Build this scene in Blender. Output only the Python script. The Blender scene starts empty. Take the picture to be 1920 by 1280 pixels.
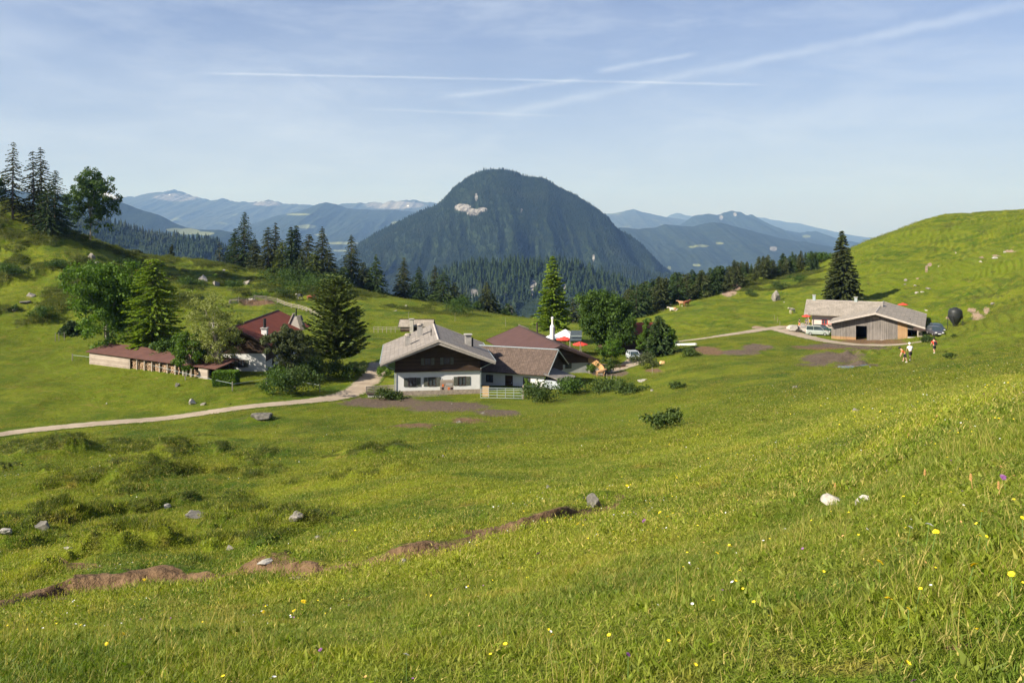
import bpy, bmesh, math, random
import numpy as np
from mathutils import Vector, Matrix
random.seed(7); RNG = np.random.default_rng(7)
R = math.radians
SC = bpy.context.scene

# ------------------------------------------------------------------ camera
F = 1493.0; HY = 430.0; CX = 960.0      # focal length in photo pixels, horizon row, centre column
cam_d = bpy.data.cameras.new('camera'); cam = bpy.data.objects.new('camera', cam_d)
SC.collection.objects.link(cam); SC.camera = cam
cam_d.lens = 28.0; cam_d.sensor_width = 36.0
cam_d.shift_y = -(640 - HY) / 1920.0
cam_d.clip_start = 0.05; cam_d.clip_end = 120000
cam.location = (0, 0, 0); cam.rotation_euler = (R(90), 0, 0)
SUN_EL = R(34.0)
SDIR = Vector((-math.cos(R(28)) * math.cos(SUN_EL), -math.sin(R(28)) * math.cos(SUN_EL), math.sin(SUN_EL))).normalized()  # towards the sun

# ------------------------------------------------------------------ exposure, renderer
SC.view_settings.view_transform = 'Standard'; SC.view_settings.look = 'None'
SC.view_settings.exposure = 1.05; SC.view_settings.gamma = 1.0
SC.render.engine = 'CYCLES'
SC.cycles.use_denoising = True
SC.cycles.max_bounces = 5; SC.cycles.diffuse_bounces = 2; SC.cycles.glossy_bounces = 2
SC.cycles.transmission_bounces = 3; SC.cycles.transparent_max_bounces = 6; SC.cycles.volume_bounces = 0
SC.cycles.sample_clamp_indirect = 4.0

# ------------------------------------------------------------------ sun
sl = bpy.data.lights.new('sun', 'SUN'); sun = bpy.data.objects.new('sun', sl); SC.collection.objects.link(sun)
sl.energy = 5.0; sl.angle = R(0.53); sl.color = (1.0, 0.92, 0.79)
sun.rotation_euler = SDIR.to_track_quat('Z', 'Y').to_euler()

# ------------------------------------------------------------------ world: sky with cirrus and contrails
world = bpy.data.worlds.new('World'); SC.world = world; world.use_nodes = True
WN = world.node_tree; WN.nodes.clear()
class NT:
    def __init__(s, tree): s.t = tree
    def n(s, typ, **kw):
        nd = s.t.nodes.new(typ)
        for k, v in kw.items():
            if k.startswith('i_'):
                key = k[2:]; key = int(key) if key.isdigit() else key
                s.set(nd.inputs[key], v)
            else: setattr(nd, k, v)
        return nd
    def set(s, sock, v):
        if isinstance(v, bpy.types.NodeSocket): s.t.links.new(v, sock)
        else: sock.default_value = v
    def math(s, op, a, b=None, c=None, clamp=False):
        nd = s.t.nodes.new('ShaderNodeMath'); nd.operation = op; nd.use_clamp = clamp
        s.set(nd.inputs[0], a)
        if b is not None: s.set(nd.inputs[1], b)
        if c is not None: s.set(nd.inputs[2], c)
        return nd.outputs[0]
    def vdot(s, a, v):
        nd = s.t.nodes.new('ShaderNodeVectorMath'); nd.operation = 'DOT_PRODUCT'
        s.set(nd.inputs[0], a); s.set(nd.inputs[1], v); return nd.outputs['Value']
    def mix(s, fac, a, b, blend='MIX'):
        nd = s.t.nodes.new('ShaderNodeMix'); nd.data_type = 'RGBA'; nd.blend_type = blend
        s.set(nd.inputs[0], fac); s.set(nd.inputs[6], a); s.set(nd.inputs[7], b); return nd.outputs[2]
    def noise(s, vec, scale, detail=4.0, rough=0.55, dist=0.0):
        nd = s.t.nodes.new('ShaderNodeTexNoise'); s.set(nd.inputs['Vector'], vec)
        nd.inputs['Scale'].default_value = scale; nd.inputs['Detail'].default_value = detail
        nd.inputs['Roughness'].default_value = rough; nd.inputs['Distortion'].default_value = dist
        return nd.outputs['Fac']
    def ramp(s, fac, lo, hi, a=0.0, b=1.0):
        nd = s.t.nodes.new('ShaderNodeMapRange'); nd.interpolation_type = 'SMOOTHSTEP'
        s.set(nd.inputs[0], fac); nd.inputs[1].default_value = lo; nd.inputs[2].default_value = hi
        nd.inputs[3].default_value = a; nd.inputs[4].default_value = b; return nd.outputs[0]
    def mapping(s, vec, scale=(1, 1, 1), rot=(0, 0, 0)):
        nd = s.t.nodes.new('ShaderNodeMapping'); s.set(nd.inputs[0], vec)
        nd.inputs['Scale'].default_value = scale; nd.inputs['Rotation'].default_value = rot; return nd.outputs[0]
w = NT(WN)
def pdir(px, py):
    return Vector(((px - CX) / F, 1.0, -(py - HY) / F)).normalized()
SKYS = 0.066
HAZE = 5.0e-5
sky = w.n('ShaderNodeTexSky', sky_type='NISHITA', sun_disc=False, sun_elevation=SUN_EL,
          sun_rotation=math.atan2(SDIR.x, SDIR.y), altitude=1300, air_density=1.0, dust_density=1.0, ozone_density=1.0)
tc = w.n('ShaderNodeTexCoord'); D = tc.outputs['Generated']
cov = 0.0
def contrail(a, b, wid0, wid1, strength, fade0=0.08, fade1=0.08, puff=60.0):
    """a straight trail on the sky between two directions"""
    global cov
    A, B = pdir(*a), pdir(*b); n = A.cross(B).normalized(); t = n.cross(A).normalized()
    if t.dot(B) < 0: t = -t
    ang = math.acos(max(-1, min(1, A.dot(B))))
    wob = w.math('MULTIPLY', w.math('SUBTRACT', w.noise(D, puff, 4), 0.5), wid1 * 1.6)
    dist = w.math('ADD', w.vdot(D, n), wob)
    al = w.math('DIVIDE', w.math('ARCTAN2', w.vdot(D, t), w.vdot(D, A)), ang)
    wd = w.math('ADD', wid0, w.math('MULTIPLY', al, wid1 - wid0))
    q = w.math('DIVIDE', dist, wd)
    g = w.math('EXPONENT', w.math('MULTIPLY', w.math('MULTIPLY', q, q), -1.0))
    m = w.math('MULTIPLY', w.ramp(al, 0.0, fade0), w.ramp(al, 1.0 - fade1, 1.0, 1.0, 0.0))
    br = w.ramp(w.noise(w.mapping(D, (1, 1, 1)), puff * 0.35, 5, 0.6), 0.25, 0.6, 0.45, 1.0)
    v = w.math('MULTIPLY', w.math('MULTIPLY', g, m), w.math('MULTIPLY', br, strength))
    cov = v if isinstance(cov, float) else w.math('ADD', cov, v)
contrail((360, 137), (1460, 160), 0.0012, 0.0014, 0.42)
contrail((890, 226), (1330, 132), 0.0060, 0.0050, 0.30, 0.3, 0.07, 40)
contrail((1300, 138), (1600, 78), 0.0050, 0.0056, 0.33, 0.10, 0.05, 40)
contrail((1585, 81), (1930, 6), 0.0056, 0.0060, 0.35, 0.044, 0.02, 40)
contrail((770, 192), (1100, 148), 0.0030, 0.0030, 0.30, 0.3, 0.1, 50)
contrail((1110, 136), (1320, 98), 0.0036, 0.0026, 0.34, 0.15, 0.2, 50)
contrail((640, 203), (1110, 220), 0.0018, 0.0016, 0.26, 0.2, 0.3, 60)
sep = w.n('ShaderNodeSeparateXYZ'); w.set(sep.inputs[0], D)
veil = w.ramp(w.noise(w.mapping(D, (2.2, 1.0, 9.0), (0, R(-9), 0)), 2.6, 7, 0.62, 0.4), 0.40, 0.75, 0.0, 0.30)
veil2 = w.ramp(w.noise(w.mapping(D, (1.2, 1.0, 5.0), (0, R(14), 0)), 1.7, 5, 0.6, 0.2), 0.35, 0.75, 0.0, 0.30)
# thin high cloud lies thickest to the left
cov = w.math('ADD', cov, w.math('ADD', veil, w.math('MULTIPLY', veil2, w.ramp(sep.outputs[0], -0.6, 0.5, 1.2, 0.3))), clamp=True)
skyc = w.mix(1.0, sky.outputs[0], (0.78, 0.73, 0.89, 1), 'MULTIPLY')
# the sky pales to a cool white blue low down
low = w.math('EXPONENT', w.math('MULTIPLY', w.math('MAXIMUM', sep.outputs[2], 0.0), -5.5))
skyc = w.mix(w.math('MULTIPLY', low, 0.80), skyc, (3.65, 3.95, 5.05, 1))
final = w.mix(cov, skyc, (6.0, 6.6, 7.7, 1))
bg = w.n('ShaderNodeBackground'); w.set(bg.inputs[0], final); bg.inputs[1].default_value = SKYS
out = w.n('ShaderNodeOutputWorld'); w.t.links.new(bg.outputs[0], out.inputs[0])

# ------------------------------------------------------------------ materials
MATS = {}
def new_mat(name):
    m = bpy.data.materials.new(name); m.use_nodes = True; m.node_tree.nodes.clear(); MATS[name] = m
    return m, NT(m.node_tree)
def finish(m, t, shader, disp=None):
    o = t.n('ShaderNodeOutputMaterial'); t.t.links.new(shader, o.inputs[0])
    return m
def principled(t, col, rough=0.8, bump=None, bstr=0.5, bdist=0.05, metal=0.0, spec=0.3):
    p = t.n('ShaderNodeBsdfPrincipled'); t.set(p.inputs['Base Color'], col); t.set(p.inputs['Roughness'], rough)
    p.inputs['Metallic'].default_value = metal; p.inputs['Specular IOR Level'].default_value = spec
    if bump is not None:
        b = t.n('ShaderNodeBump'); b.inputs['Strength'].default_value = bstr; b.inputs['Distance'].default_value = bdist
        t.set(b.inputs['Height'], bump); t.t.links.new(b.outputs[0], p.inputs['Normal'])
    return p.outputs[0]
def simple(name, c, rough=0.7, var=0.25, scale=3.0, metal=0.0, spec=0.3, bump=0.0, stretch=(1, 1, 1)):
    """a plain weathered surface: colour varied by noise in object space"""
    m, t = new_mat(name); tcn = t.n('ShaderNodeTexCoord')
    vec = t.mapping(tcn.outputs['Object'], stretch)
    f = t.noise(vec, scale, 6, 0.6); f2 = t.noise(vec, scale * 6, 3, 0.6)
    k = t.math('ADD', t.math('MULTIPLY', f, 0.65), t.math('MULTIPLY', f2, 0.35))
    a = tuple(x * (1 - var) for x in c) + (1,); b = tuple(min(1, x * (1 + var)) for x in c) + (1,)
    col = t.mix(t.ramp(k, 0.3, 0.7), a, b)
    return finish(m, t, principled(t, col, rough, k if bump else None, bump or 0.3, 0.02, metal, spec))
def leafmat(name, c1, c2, trans=0.35, nscale=0.6):
    """leaves or needles: two greens in clumps, some light passing through"""
    m, t = new_mat(name); geo = t.n('ShaderNodeNewGeometry'); oi = t.n('ShaderNodeObjectInfo')
    f = t.noise(geo.outputs['Position'], nscale, 3, 0.6); f2 = t.noise(geo.outputs['Position'], nscale * 9, 2, 0.6)
    k = t.math('ADD', t.math('MULTIPLY', f, 0.5), t.math('MULTIPLY', f2, 0.5))
    k = t.ramp(k, 0.36, 0.64)
    k = t.math('ADD', t.math('MULTIPLY', k, 0.8), t.math('MULTIPLY', oi.outputs['Random'], 0.2))
    col = t.mix(k, c1 + (1,), c2 + (1,))
    d = principled(t, col, 0.65, spec=0.25)
    tr = t.n('ShaderNodeBsdfTranslucent'); t.set(tr.inputs[0], t.mix(1.0, col, (1.25, 1.3, 0.6, 1), 'MULTIPLY'))
    mx = t.n('ShaderNodeMixShader'); mx.inputs[0].default_value = trans
    t.t.links.new(d, mx.inputs[1]); t.t.links.new(tr.outputs[0], mx.inputs[2])
    return finish(m, t, mx.outputs[0])

def meadow_colour(t, pos):
    """the colour of the meadow at a world position, shared by the soil cover and the blades"""
    big = t.noise(t.mapping(pos, (1, 1, 0.3)), 0.022, 3, 0.55)
    mid = t.noise(t.mapping(pos, (1, 1, 0.3)), 0.16, 4, 0.6, 0.6)
    fine = t.noise(pos, 1.7, 5, 0.65)
    g = t.mix(t.ramp(mid, 0.35, 0.65), (0.050, 0.098, 0.005, 1), (0.158, 0.190, 0.010, 1))
    g = t.mix(t.ramp(big, 0.40, 0.66), g, (0.125, 0.170, 0.008, 1))
    g = t.mix(t.ramp(fine, 0.50, 0.80, 0.0, 0.50), g, (0.235, 0.190, 0.045, 1))
    g = t.mix(t.ramp(fine, 0.46, 0.26, 0.0, 0.50), g, (0.030, 0.062, 0.008, 1))
    dry = t.noise(t.mapping(pos, (1, 1.6, 0.3)), 0.55, 5, 0.7, 0.8)
    g = t.mix(t.ramp(dry, 0.53, 0.70, 0.0, 0.60), g, (0.240, 0.175, 0.045, 1))
    lush = t.noise(t.mapping(pos, (1.2, 1, 0.3)), 0.75, 4, 0.7, 0.5)
    g = t.mix(t.ramp(lush, 0.55, 0.70, 0.0, 0.65), g, (0.038, 0.088, 0.007, 1))
    return g, fine
def make_ground_mat():
    m, t = new_mat('meadow_ground'); geo = t.n('ShaderNodeNewGeometry'); pos = geo.outputs['Position']
    g, fine = meadow_colour(t, pos)
    at = t.n('ShaderNodeAttribute'); at.attribute_name = 'mask'
    sp = t.n('ShaderNodeSeparateColor'); t.set(sp.inputs[0], at.outputs['Color'])
    ah = t.n('ShaderNodeAttribute'); ah.attribute_name = 'heath'
    brk = t.noise(pos, 3.5, 6, 0.7); brk2 = t.noise(pos, 0.9, 5, 0.7)
    brk3 = t.noise(pos, 0.35, 6, 0.75)
    def edge(v): return t.ramp(t.math('ADD', v, t.math('ADD', t.math('MULTIPLY', t.math('SUBTRACT', brk2, 0.5), 1.3), t.math('MULTIPLY', t.math('SUBTRACT', brk3, 0.5), 1.6))), 0.40, 0.62)
    g = t.mix(t.math('MULTIPLY', edge(ah.outputs['Fac']), 0.85), g, t.mix(t.ramp(brk, 0.35, 0.65), (0.035, 0.058, 0.010, 1), (0.105, 0.105, 0.022, 1)))
    soil = t.mix(t.ramp(brk, 0.3, 0.7), (0.085, 0.052, 0.027, 1), (0.240, 0.155, 0.080, 1))
    g = t.mix(edge(sp.outputs[0]), g, soil)
    pale = t.mix(t.ramp(brk, 0.3, 0.7), (0.24, 0.165, 0.10, 1), (0.42, 0.32, 0.22, 1))
    g = t.mix(edge(sp.outputs[1]), g, pale)
    mud = t.mix(t.ramp(brk, 0.3, 0.7), (0.075, 0.055, 0.038, 1), (0.19, 0.145, 0.095, 1))
    g = t.mix(edge(sp.outputs[2]), g, mud)
    h = t.math('ADD', t.math('MULTIPLY', fine, 0.6), t.math('MULTIPLY', brk, 0.4))
    g = t.mix(1.0, g, (0.88, 0.86, 0.9, 1), 'MULTIPLY')
    return finish(m, t, principled(t, g, 0.9, h, 1.0, 0.35, spec=0.1))
def make_blade_mat(name, bright=1.0, dark=False, low=0.95):
    m, t = new_mat(name); geo = t.n('ShaderNodeNewGeometry'); pos = geo.outputs['Position']
    g, fine = meadow_colour(t, pos)
    at = t.n('ShaderNodeAttribute'); at.attribute_name = 'tint'
    sp = t.n('ShaderNodeSeparateColor'); t.set(sp.inputs[0], at.outputs['Color'])
    g = t.mix(t.math('MULTIPLY', sp.outputs[0], 0.85), g, (0.34, 0.27, 0.11, 1))            # straw
    g = t.mix(1.0, g, t.mix(sp.outputs[1], (low, low * 1.05, low * .9, 1), (2.0 * bright, 1.95 * bright, 1.4 * bright, 1)), 'MULTIPLY')
    if dark: g = t.mix(1.0, g, (0.38, 0.44, 0.5, 1), 'MULTIPLY')
    d = principled(t, g, 0.6, spec=0.25)
    tr = t.n('ShaderNodeBsdfTranslucent'); t.set(tr.inputs[0], t.mix(1.0, g, (1.2, 1.25, 0.5, 1), 'MULTIPLY'))
    mx = t.n('ShaderNodeMixShader'); mx.inputs[0].default_value = 0.40
    t.t.links.new(d, mx.inputs[1]); t.t.links.new(tr.outputs[0], mx.inputs[2])
    return finish(m, t, mx.outputs[0])
M_GROUND = make_ground_mat(); M_BLADE = make_blade_mat('grass_blade'); M_DARKBLADE = make_blade_mat('heath_blade', 0.8, True); M_BLADEFAR = make_blade_mat('far_grass_blade', 0.68, False, 0.68)

def make_gravel():
    m, t = new_mat('gravel'); geo = t.n('ShaderNodeNewGeometry'); pos = geo.outputs['Position']
    a = t.noise(pos, 0.5, 5, 0.65); b = t.noise(pos, 9, 3, 0.7)
    c = t.mix(t.ramp(a, 0.3, 0.7), (0.24, 0.185, 0.13, 1), (0.38, 0.31, 0.225, 1))
    c = t.mix(t.ramp(b, 0.35, 0.7, 0.0, 0.5), c, (0.44, 0.37, 0.29, 1))
    ac = t.n('ShaderNodeAttribute'); ac.attribute_name = 'across'; e = ac.outputs['Fac']
    rut = t.ramp(t.math('ABSOLUTE', t.math('SUBTRACT', e, 0.45)), 0.0, 0.22, 0.0, 1.0)
    c = t.mix(t.math('MULTIPLY', rut, 0.22), c, (0.20, 0.155, 0.11, 1))
    vg = t.ramp(t.math('ADD', e, t.math('MULTIPLY', t.math('SUBTRACT', t.noise(pos, 1.3, 5, 0.7), 0.5), 1.1)), 0.72, 0.92)
    c = t.mix(vg, c, (0.085, 0.115, 0.018, 1))
    return finish(m, t, principled(t, c, 0.95, b, 0.5, 0.03, spec=0.1))
M_GRAVEL = make_gravel()
def make_roof(name, c1, c2, mortar, bw, bh, squash=0.0, stain=0.5):
    """tiles or shingles laid out in metres along the slope (UV in metres)"""
    m, t = new_mat(name); uv = t.n('ShaderNodeTexCoord').outputs['UV']
    br = t.n('ShaderNodeTexBrick'); t.set(br.inputs['Vector'], uv)
    br.inputs['Color1'].default_value = c1 + (1,); br.inputs['Color2'].default_value = c2 + (1,)
    br.inputs['Mortar'].default_value = mortar + (1,); br.inputs['Scale'].default_value = 1.0
    br.inputs['Mortar Size'].default_value = 0.018; br.inputs['Mortar Smooth'].default_value = 0.3
    br.inputs['Brick Width'].default_value = bw; br.inputs['Row Height'].default_value = bh
    n1 = t.noise(uv, 0.7, 6, 0.65); n2 = t.noise(t.mapping(uv, (2.5, 0.5, 1)), 1.6, 4, 0.6)
    c = t.mix(t.ramp(n1, 0.35, 0.7, 0.0, stain), br.outputs['Color'], tuple(x * 0.55 for x in c1) + (1,))
    c = t.mix(t.ramp(n2, 0.45, 0.75, 0.0, 0.45), c, tuple(min(1, x * 1.35) for x in c2) + (1,))
    return finish(m, t, principled(t, c, 0.85, br.outputs['Fac'], 0.6, -0.03, spec=0.2))
M_SLATE = make_roof('weathered_panel_roof', (0.195, 0.172, 0.15), (0.25, 0.222, 0.19), (0.11, 0.095, 0.083), 1.1, 0.62, stain=0.35)
M_SHINGLE = make_roof('pale_panel_roof', (0.235, 0.205, 0.165), (0.31, 0.27, 0.22), (0.15, 0.13, 0.105), 0.95, 0.75, stain=0.3)
M_TILE = make_roof('brown_tile_roof', (0.095, 0.068, 0.052), (0.150, 0.108, 0.082), (0.04, 0.03, 0.024), 0.34, 0.33, stain=0.4)
M_REDROOF = make_roof('red_sheet_roof', (0.190, 0.048, 0.026), (0.215, 0.056, 0.030), (0.155, 0.040, 0.022), 2.2, 6.0, stain=0.35)
M_BROWNROOF = make_roof('brown_sheet_roof', (0.082, 0.044, 0.038), (0.090, 0.049, 0.042), (0.068, 0.036, 0.032), 2.4, 7.0, stain=0.3)
M_SHEDROOF = make_roof('shed_roof', (0.105, 0.050, 0.040), (0.125, 0.060, 0.045), (0.08, 0.04, 0.03), 1.2, 2.4, stain=0.4)
def make_planks(name, c1, c2, width=0.18, axis=0, gap=0.35):
    """board cladding: boards with their own tone and dark joints, object space metres"""
    m, t = new_mat(name); ob = t.n('ShaderNodeTexCoord').outputs['Object']
    sp = t.n('ShaderNodeSeparateXYZ'); t.set(sp.inputs[0], ob)
    v = sp.outputs[axis] if axis < 3 else t.math('ADD', sp.outputs[0], sp.outputs[1])
    q = t.math('DIVIDE', v, width); fl = t.math('FLOOR', q); fr = t.math('FRACT', q)
    wn = t.n('ShaderNodeTexWhiteNoise', noise_dimensions='1D'); t.set(wn.inputs['W'], fl)
    st = (1, 1, 0.12) if axis != 2 else (0.12, 0.12, 1)
    gr = t.noise(t.mapping(ob, st), 9, 5, 0.65); patch = t.noise(ob, 0.5, 4, 0.6)
    k = t.math('ADD', t.math('MULTIPLY', wn.outputs['Value'], 0.45), t.math('MULTIPLY', t.ramp(gr, 0.3, 0.7), 0.35))
    k = t.math('ADD', k, t.math('MULTIPLY', t.ramp(patch, 0.35, 0.65), 0.3))
    c = t.mix(k, c1 + (1,), c2 + (1,))
    j = t.ramp(t.math('ABSOLUTE', t.math('SUBTRACT', fr, 0.5)), 0.42, 0.49, 0.0, gap)
    c = t.mix(j, c, tuple(x * 0.2 for x in c1) + (1,))
    return finish(m, t, principled(t, c, 0.85, t.math('SUBTRACT', 1.0, j), 0.5, 0.02, spec=0.15))
M_DARKWOOD = make_planks('dark_log_wall', (0.030, 0.020, 0.014), (0.085, 0.055, 0.036), 0.24, 2)
M_GREYWOOD = make_planks('grey_board_wall', (0.095, 0.085, 0.075), (0.235, 0.21, 0.185), 0.17, 3, 0.5)
M_TANWOOD = make_planks('tan_board_wall', (0.22, 0.13, 0.065), (0.36, 0.23, 0.12), 0.17, 3, 0.4)
M_PALEWOOD = make_planks('pale_plank', (0.20, 0.16, 0.125), (0.40, 0.335, 0.27), 0.34, 2, 0.6)
M_BLUEWOOD = make_planks('pale_grey_blue_plank', (0.34, 0.38, 0.42), (0.52, 0.55, 0.58), 0.22, 2, 0.5)
M_WOOD = simple('weathered_timber', (0.27, 0.22, 0.17), 0.85, 0.35, 4, bump=0.4)
M_PALETIMBER = simple('silvery_timber', (0.29, 0.25, 0.205), 0.85, 0.3, 4)
M_BARGE = simple('bargeboard_grey', (0.36, 0.32, 0.28), 0.8, 0.2, 3)
M_DARKTRIM = simple('dark_brown_trim', (0.05, 0.032, 0.026), 0.7, 0.3, 3)
M_WHITE = simple('limewashed_wall', (0.66, 0.65, 0.62), 0.9, 0.07, 1.2)
M_GREYWALL = simple('grey_rendered_wall', (0.36, 0.36, 0.34), 0.9, 0.14, 1.0)
M_STONE = simple('stone_masonry', (0.40, 0.37, 0.32), 0.9, 0.35, 5, bump=0.6)
M_CONC = simple('old_concrete', (0.33, 0.31, 0.28), 0.9, 0.25, 2)
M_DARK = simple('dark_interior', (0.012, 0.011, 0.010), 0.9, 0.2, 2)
M_GLASS = simple('window_glass', (0.05, 0.06, 0.07), 0.08, 0.2, 1, spec=0.6)
M_SHUTTER = simple('dark_green_shutter', (0.085, 0.09, 0.07), 0.7, 0.3, 5)
M_METAL = simple('galvanised_steel', (0.40, 0.46, 0.45), 0.45, 0.15, 4, metal=0.5)
M_BLACKMET = simple('black_stovepipe', (0.03, 0.03, 0.03), 0.5, 0.3, 4, metal=0.5)
M_BARK = simple('spruce_bark', (0.15, 0.115, 0.085), 0.9, 0.4, 3, stretch=(1, 1, 0.3), bump=0.5)
M_BARKPALE = simple('grey_bark', (0.26, 0.23, 0.19), 0.9, 0.35, 3, stretch=(1, 1, 0.3), bump=0.5)
M_ROCKWW = simple('bright_limestone', (0.38, 0.35, 0.30), 0.9, 0.25, 9, bump=0.8)
M_ROCK = simple('limestone', (0.21, 0.19, 0.16), 0.9, 0.45, 2.2, bump=0.8)
M_ROCKW = simple('white_limestone', (0.34, 0.315, 0.27), 0.9, 0.4, 3.5, bump=0.6)
M_ROCKD = simple('lichened_rock', (0.13, 0.12, 0.10), 0.9, 0.5, 3, bump=0.8)
M_LOG = simple('split_firewood', (0.34, 0.23, 0.14), 0.85, 0.6, 7, bump=0.6)
M_LOGO = simple('fresh_cut_firewood', (0.58, 0.36, 0.17), 0.85, 0.35, 7, bump=0.6)
M_SPRUCE = leafmat('spruce_needles', (0.018, 0.042, 0.011), (0.065, 0.105, 0.022), 0.12, 0.5)
M_SPRUCEB = leafmat('brownish_spruce_needles', (0.026, 0.040, 0.011), (0.088, 0.105, 0.028), 0.12, 0.5)
M_PINE = leafmat('stone_pine_needles', (0.045, 0.075, 0.014), (0.150, 0.185, 0.032), 0.15, 0.5)
M_LARCH = leafmat('larch_needles', (0.110, 0.190, 0.014), (0.260, 0.340, 0.030), 0.35, 0.5)
M_MAPLE = leafmat('dark_broad_leaves', (0.020, 0.052, 0.008), (0.072, 0.125, 0.014), 0.30, 0.5)
M_BEECH = leafmat('beech_leaves', (0.040, 0.095, 0.008), (0.110, 0.190, 0.016), 0.35, 0.5)
M_WILLOW = leafmat('pale_willow_leaves', (0.120, 0.150, 0.034), (0.240, 0.260, 0.070), 0.35, 0.6)
M_OLIVE = leafmat('grey_green_leaves', (0.035, 0.052, 0.018), (0.105, 0.120, 0.045), 0.3, 0.6)
M_LIME = leafmat('bright_leaves', (0.050, 0.105, 0.010), (0.115, 0.180, 0.020), 0.4, 0.6)
M_SHRUB = leafmat('shrub_leaves', (0.020, 0.045, 0.008), (0.075, 0.110, 0.018), 0.3, 0.8)
M_SKIN = simple('skin', (0.52, 0.30, 0.20), 0.6, 0.08, 8)
M_WHITECLOTH = simple('white_cloth', (0.80, 0.80, 0.79), 0.8, 0.04, 6)
M_REDCLOTH = simple('red_cloth', (0.58, 0.055, 0.035), 0.75, 0.15, 6)
M_ORANGECLOTH = simple('orange_cloth', (0.62, 0.16, 0.05), 0.75, 0.15, 6)
M_YELLOWCLOTH = simple('yellow_cloth', (0.75, 0.58, 0.10), 0.75, 0.1, 6)
M_BLUECLOTH = simple('navy_cloth', (0.03, 0.04, 0.10), 0.75, 0.1, 6)
M_BLACKCLOTH = simple('black_cloth', (0.02, 0.02, 0.022), 0.75, 0.2, 6)
M_SHOE = simple('pale_shoe', (0.6, 0.6, 0.55), 0.7, 0.1, 6)
M_HAIR = simple('dark_hair', (0.035, 0.025, 0.018), 0.7, 0.2, 9)
M_TYRE = simple('tyre_rubber', (0.02, 0.02, 0.02), 0.85, 0.2, 5)
M_CARGLASS = simple('car_glass', (0.03, 0.045, 0.05), 0.05, 0.1, 1, spec=0.9)
M_CHROME = simple('wheel_rim', (0.6, 0.6, 0.6), 0.35, 0.1, 5, metal=0.8)
M_LAMP = simple('car_lamp_glass', (0.75, 0.75, 0.72), 0.2, 0.05, 5)
M_PLATE = simple('number_plate', (0.75, 0.75, 0.75), 0.5, 0.03, 5)
M_COWTAN = simple('tan_cow_hide', (0.36, 0.21, 0.11), 0.8, 0.25, 1.5)
M_COWRED = simple('red_brown_cow_hide', (0.22, 0.075, 0.035), 0.8, 0.2, 1.5)
M_COWWHITE = simple('cream_cow_hide', (0.50, 0.44, 0.35), 0.8, 0.1, 1.5)
M_COWDARK = simple('dark_cow_hide', (0.045, 0.035, 0.03), 0.8, 0.2, 1.5)
M_YFLOWER = simple('yellow_petals', (0.82, 0.62, 0.02), 0.6, 0.08, 30)
M_STEM = simple('flower_stem', (0.12, 0.20, 0.04), 0.7, 0.2, 20)
M_DRY = simple('dry_seed_head', (0.52, 0.30, 0.11), 0.8, 0.25, 20)
M_WFLOWER = simple('white_petals', (0.78, 0.77, 0.72), 0.6, 0.05, 30)
M_PFLOWER = simple('purple_petals', (0.26, 0.10, 0.26), 0.6, 0.15, 30)
M_PLY = simple('plywood', (0.50, 0.33, 0.16), 0.8, 0.15, 3)
M_WATER = simple('puddle_water', (0.10, 0.11, 0.11), 0.06, 0.2, 1, spec=0.8)

# ------------------------------------------------------------------ helpers
COL = SC.collection
def tag(o, label=None, cat=None, group=None, kind=None):
    if label: o['label'] = label
    if cat: o['category'] = cat
    if group: o['group'] = group
    if kind: o['kind'] = kind
    return o
def empty(name, loc, rz=0.0):
    o = bpy.data.objects.new(name, None); COL.objects.link(o); o.location = loc; o.rotation_euler = (0, 0, rz)
    o.empty_display_size = 0.3; return o
def mk(name, V, Fc, mat, parent=None, smooth=False, uv=None, loc=None):
    """V (n,3), Fc (m,3) or (m,4) or a python list of polygons -> ONE mesh object"""
    me = bpy.data.meshes.new(name); V = np.asarray(V, dtype=np.float32).reshape(-1, 3)
    if isinstance(Fc, np.ndarray):
        k = Fc.shape[1]; me.vertices.add(len(V)); me.vertices.foreach_set('co', V.ravel())
        me.loops.add(Fc.size); me.loops.foreach_set('vertex_index', Fc.astype(np.int32).ravel())
        me.polygons.add(len(Fc)); me.polygons.foreach_set('loop_start', np.arange(0, Fc.size, k, dtype=np.int32))
        me.update(calc_edges=True)
    else:
        me.from_pydata(V.tolist(), [], Fc); me.update()
    if smooth: me.polygons.foreach_set('use_smooth', np.ones(len(me.polygons), dtype=bool))
    if uv is not None:
        l = me.uv_layers.new(name='UVMap'); l.data.foreach_set('uv', np.asarray(uv, dtype=np.float32).ravel())
    me.materials.append(mat)
    o = bpy.data.objects.new(name, me); COL.objects.link(o)
    if parent: o.parent = parent
    if loc is not None: o.location = loc
    return o
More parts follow.
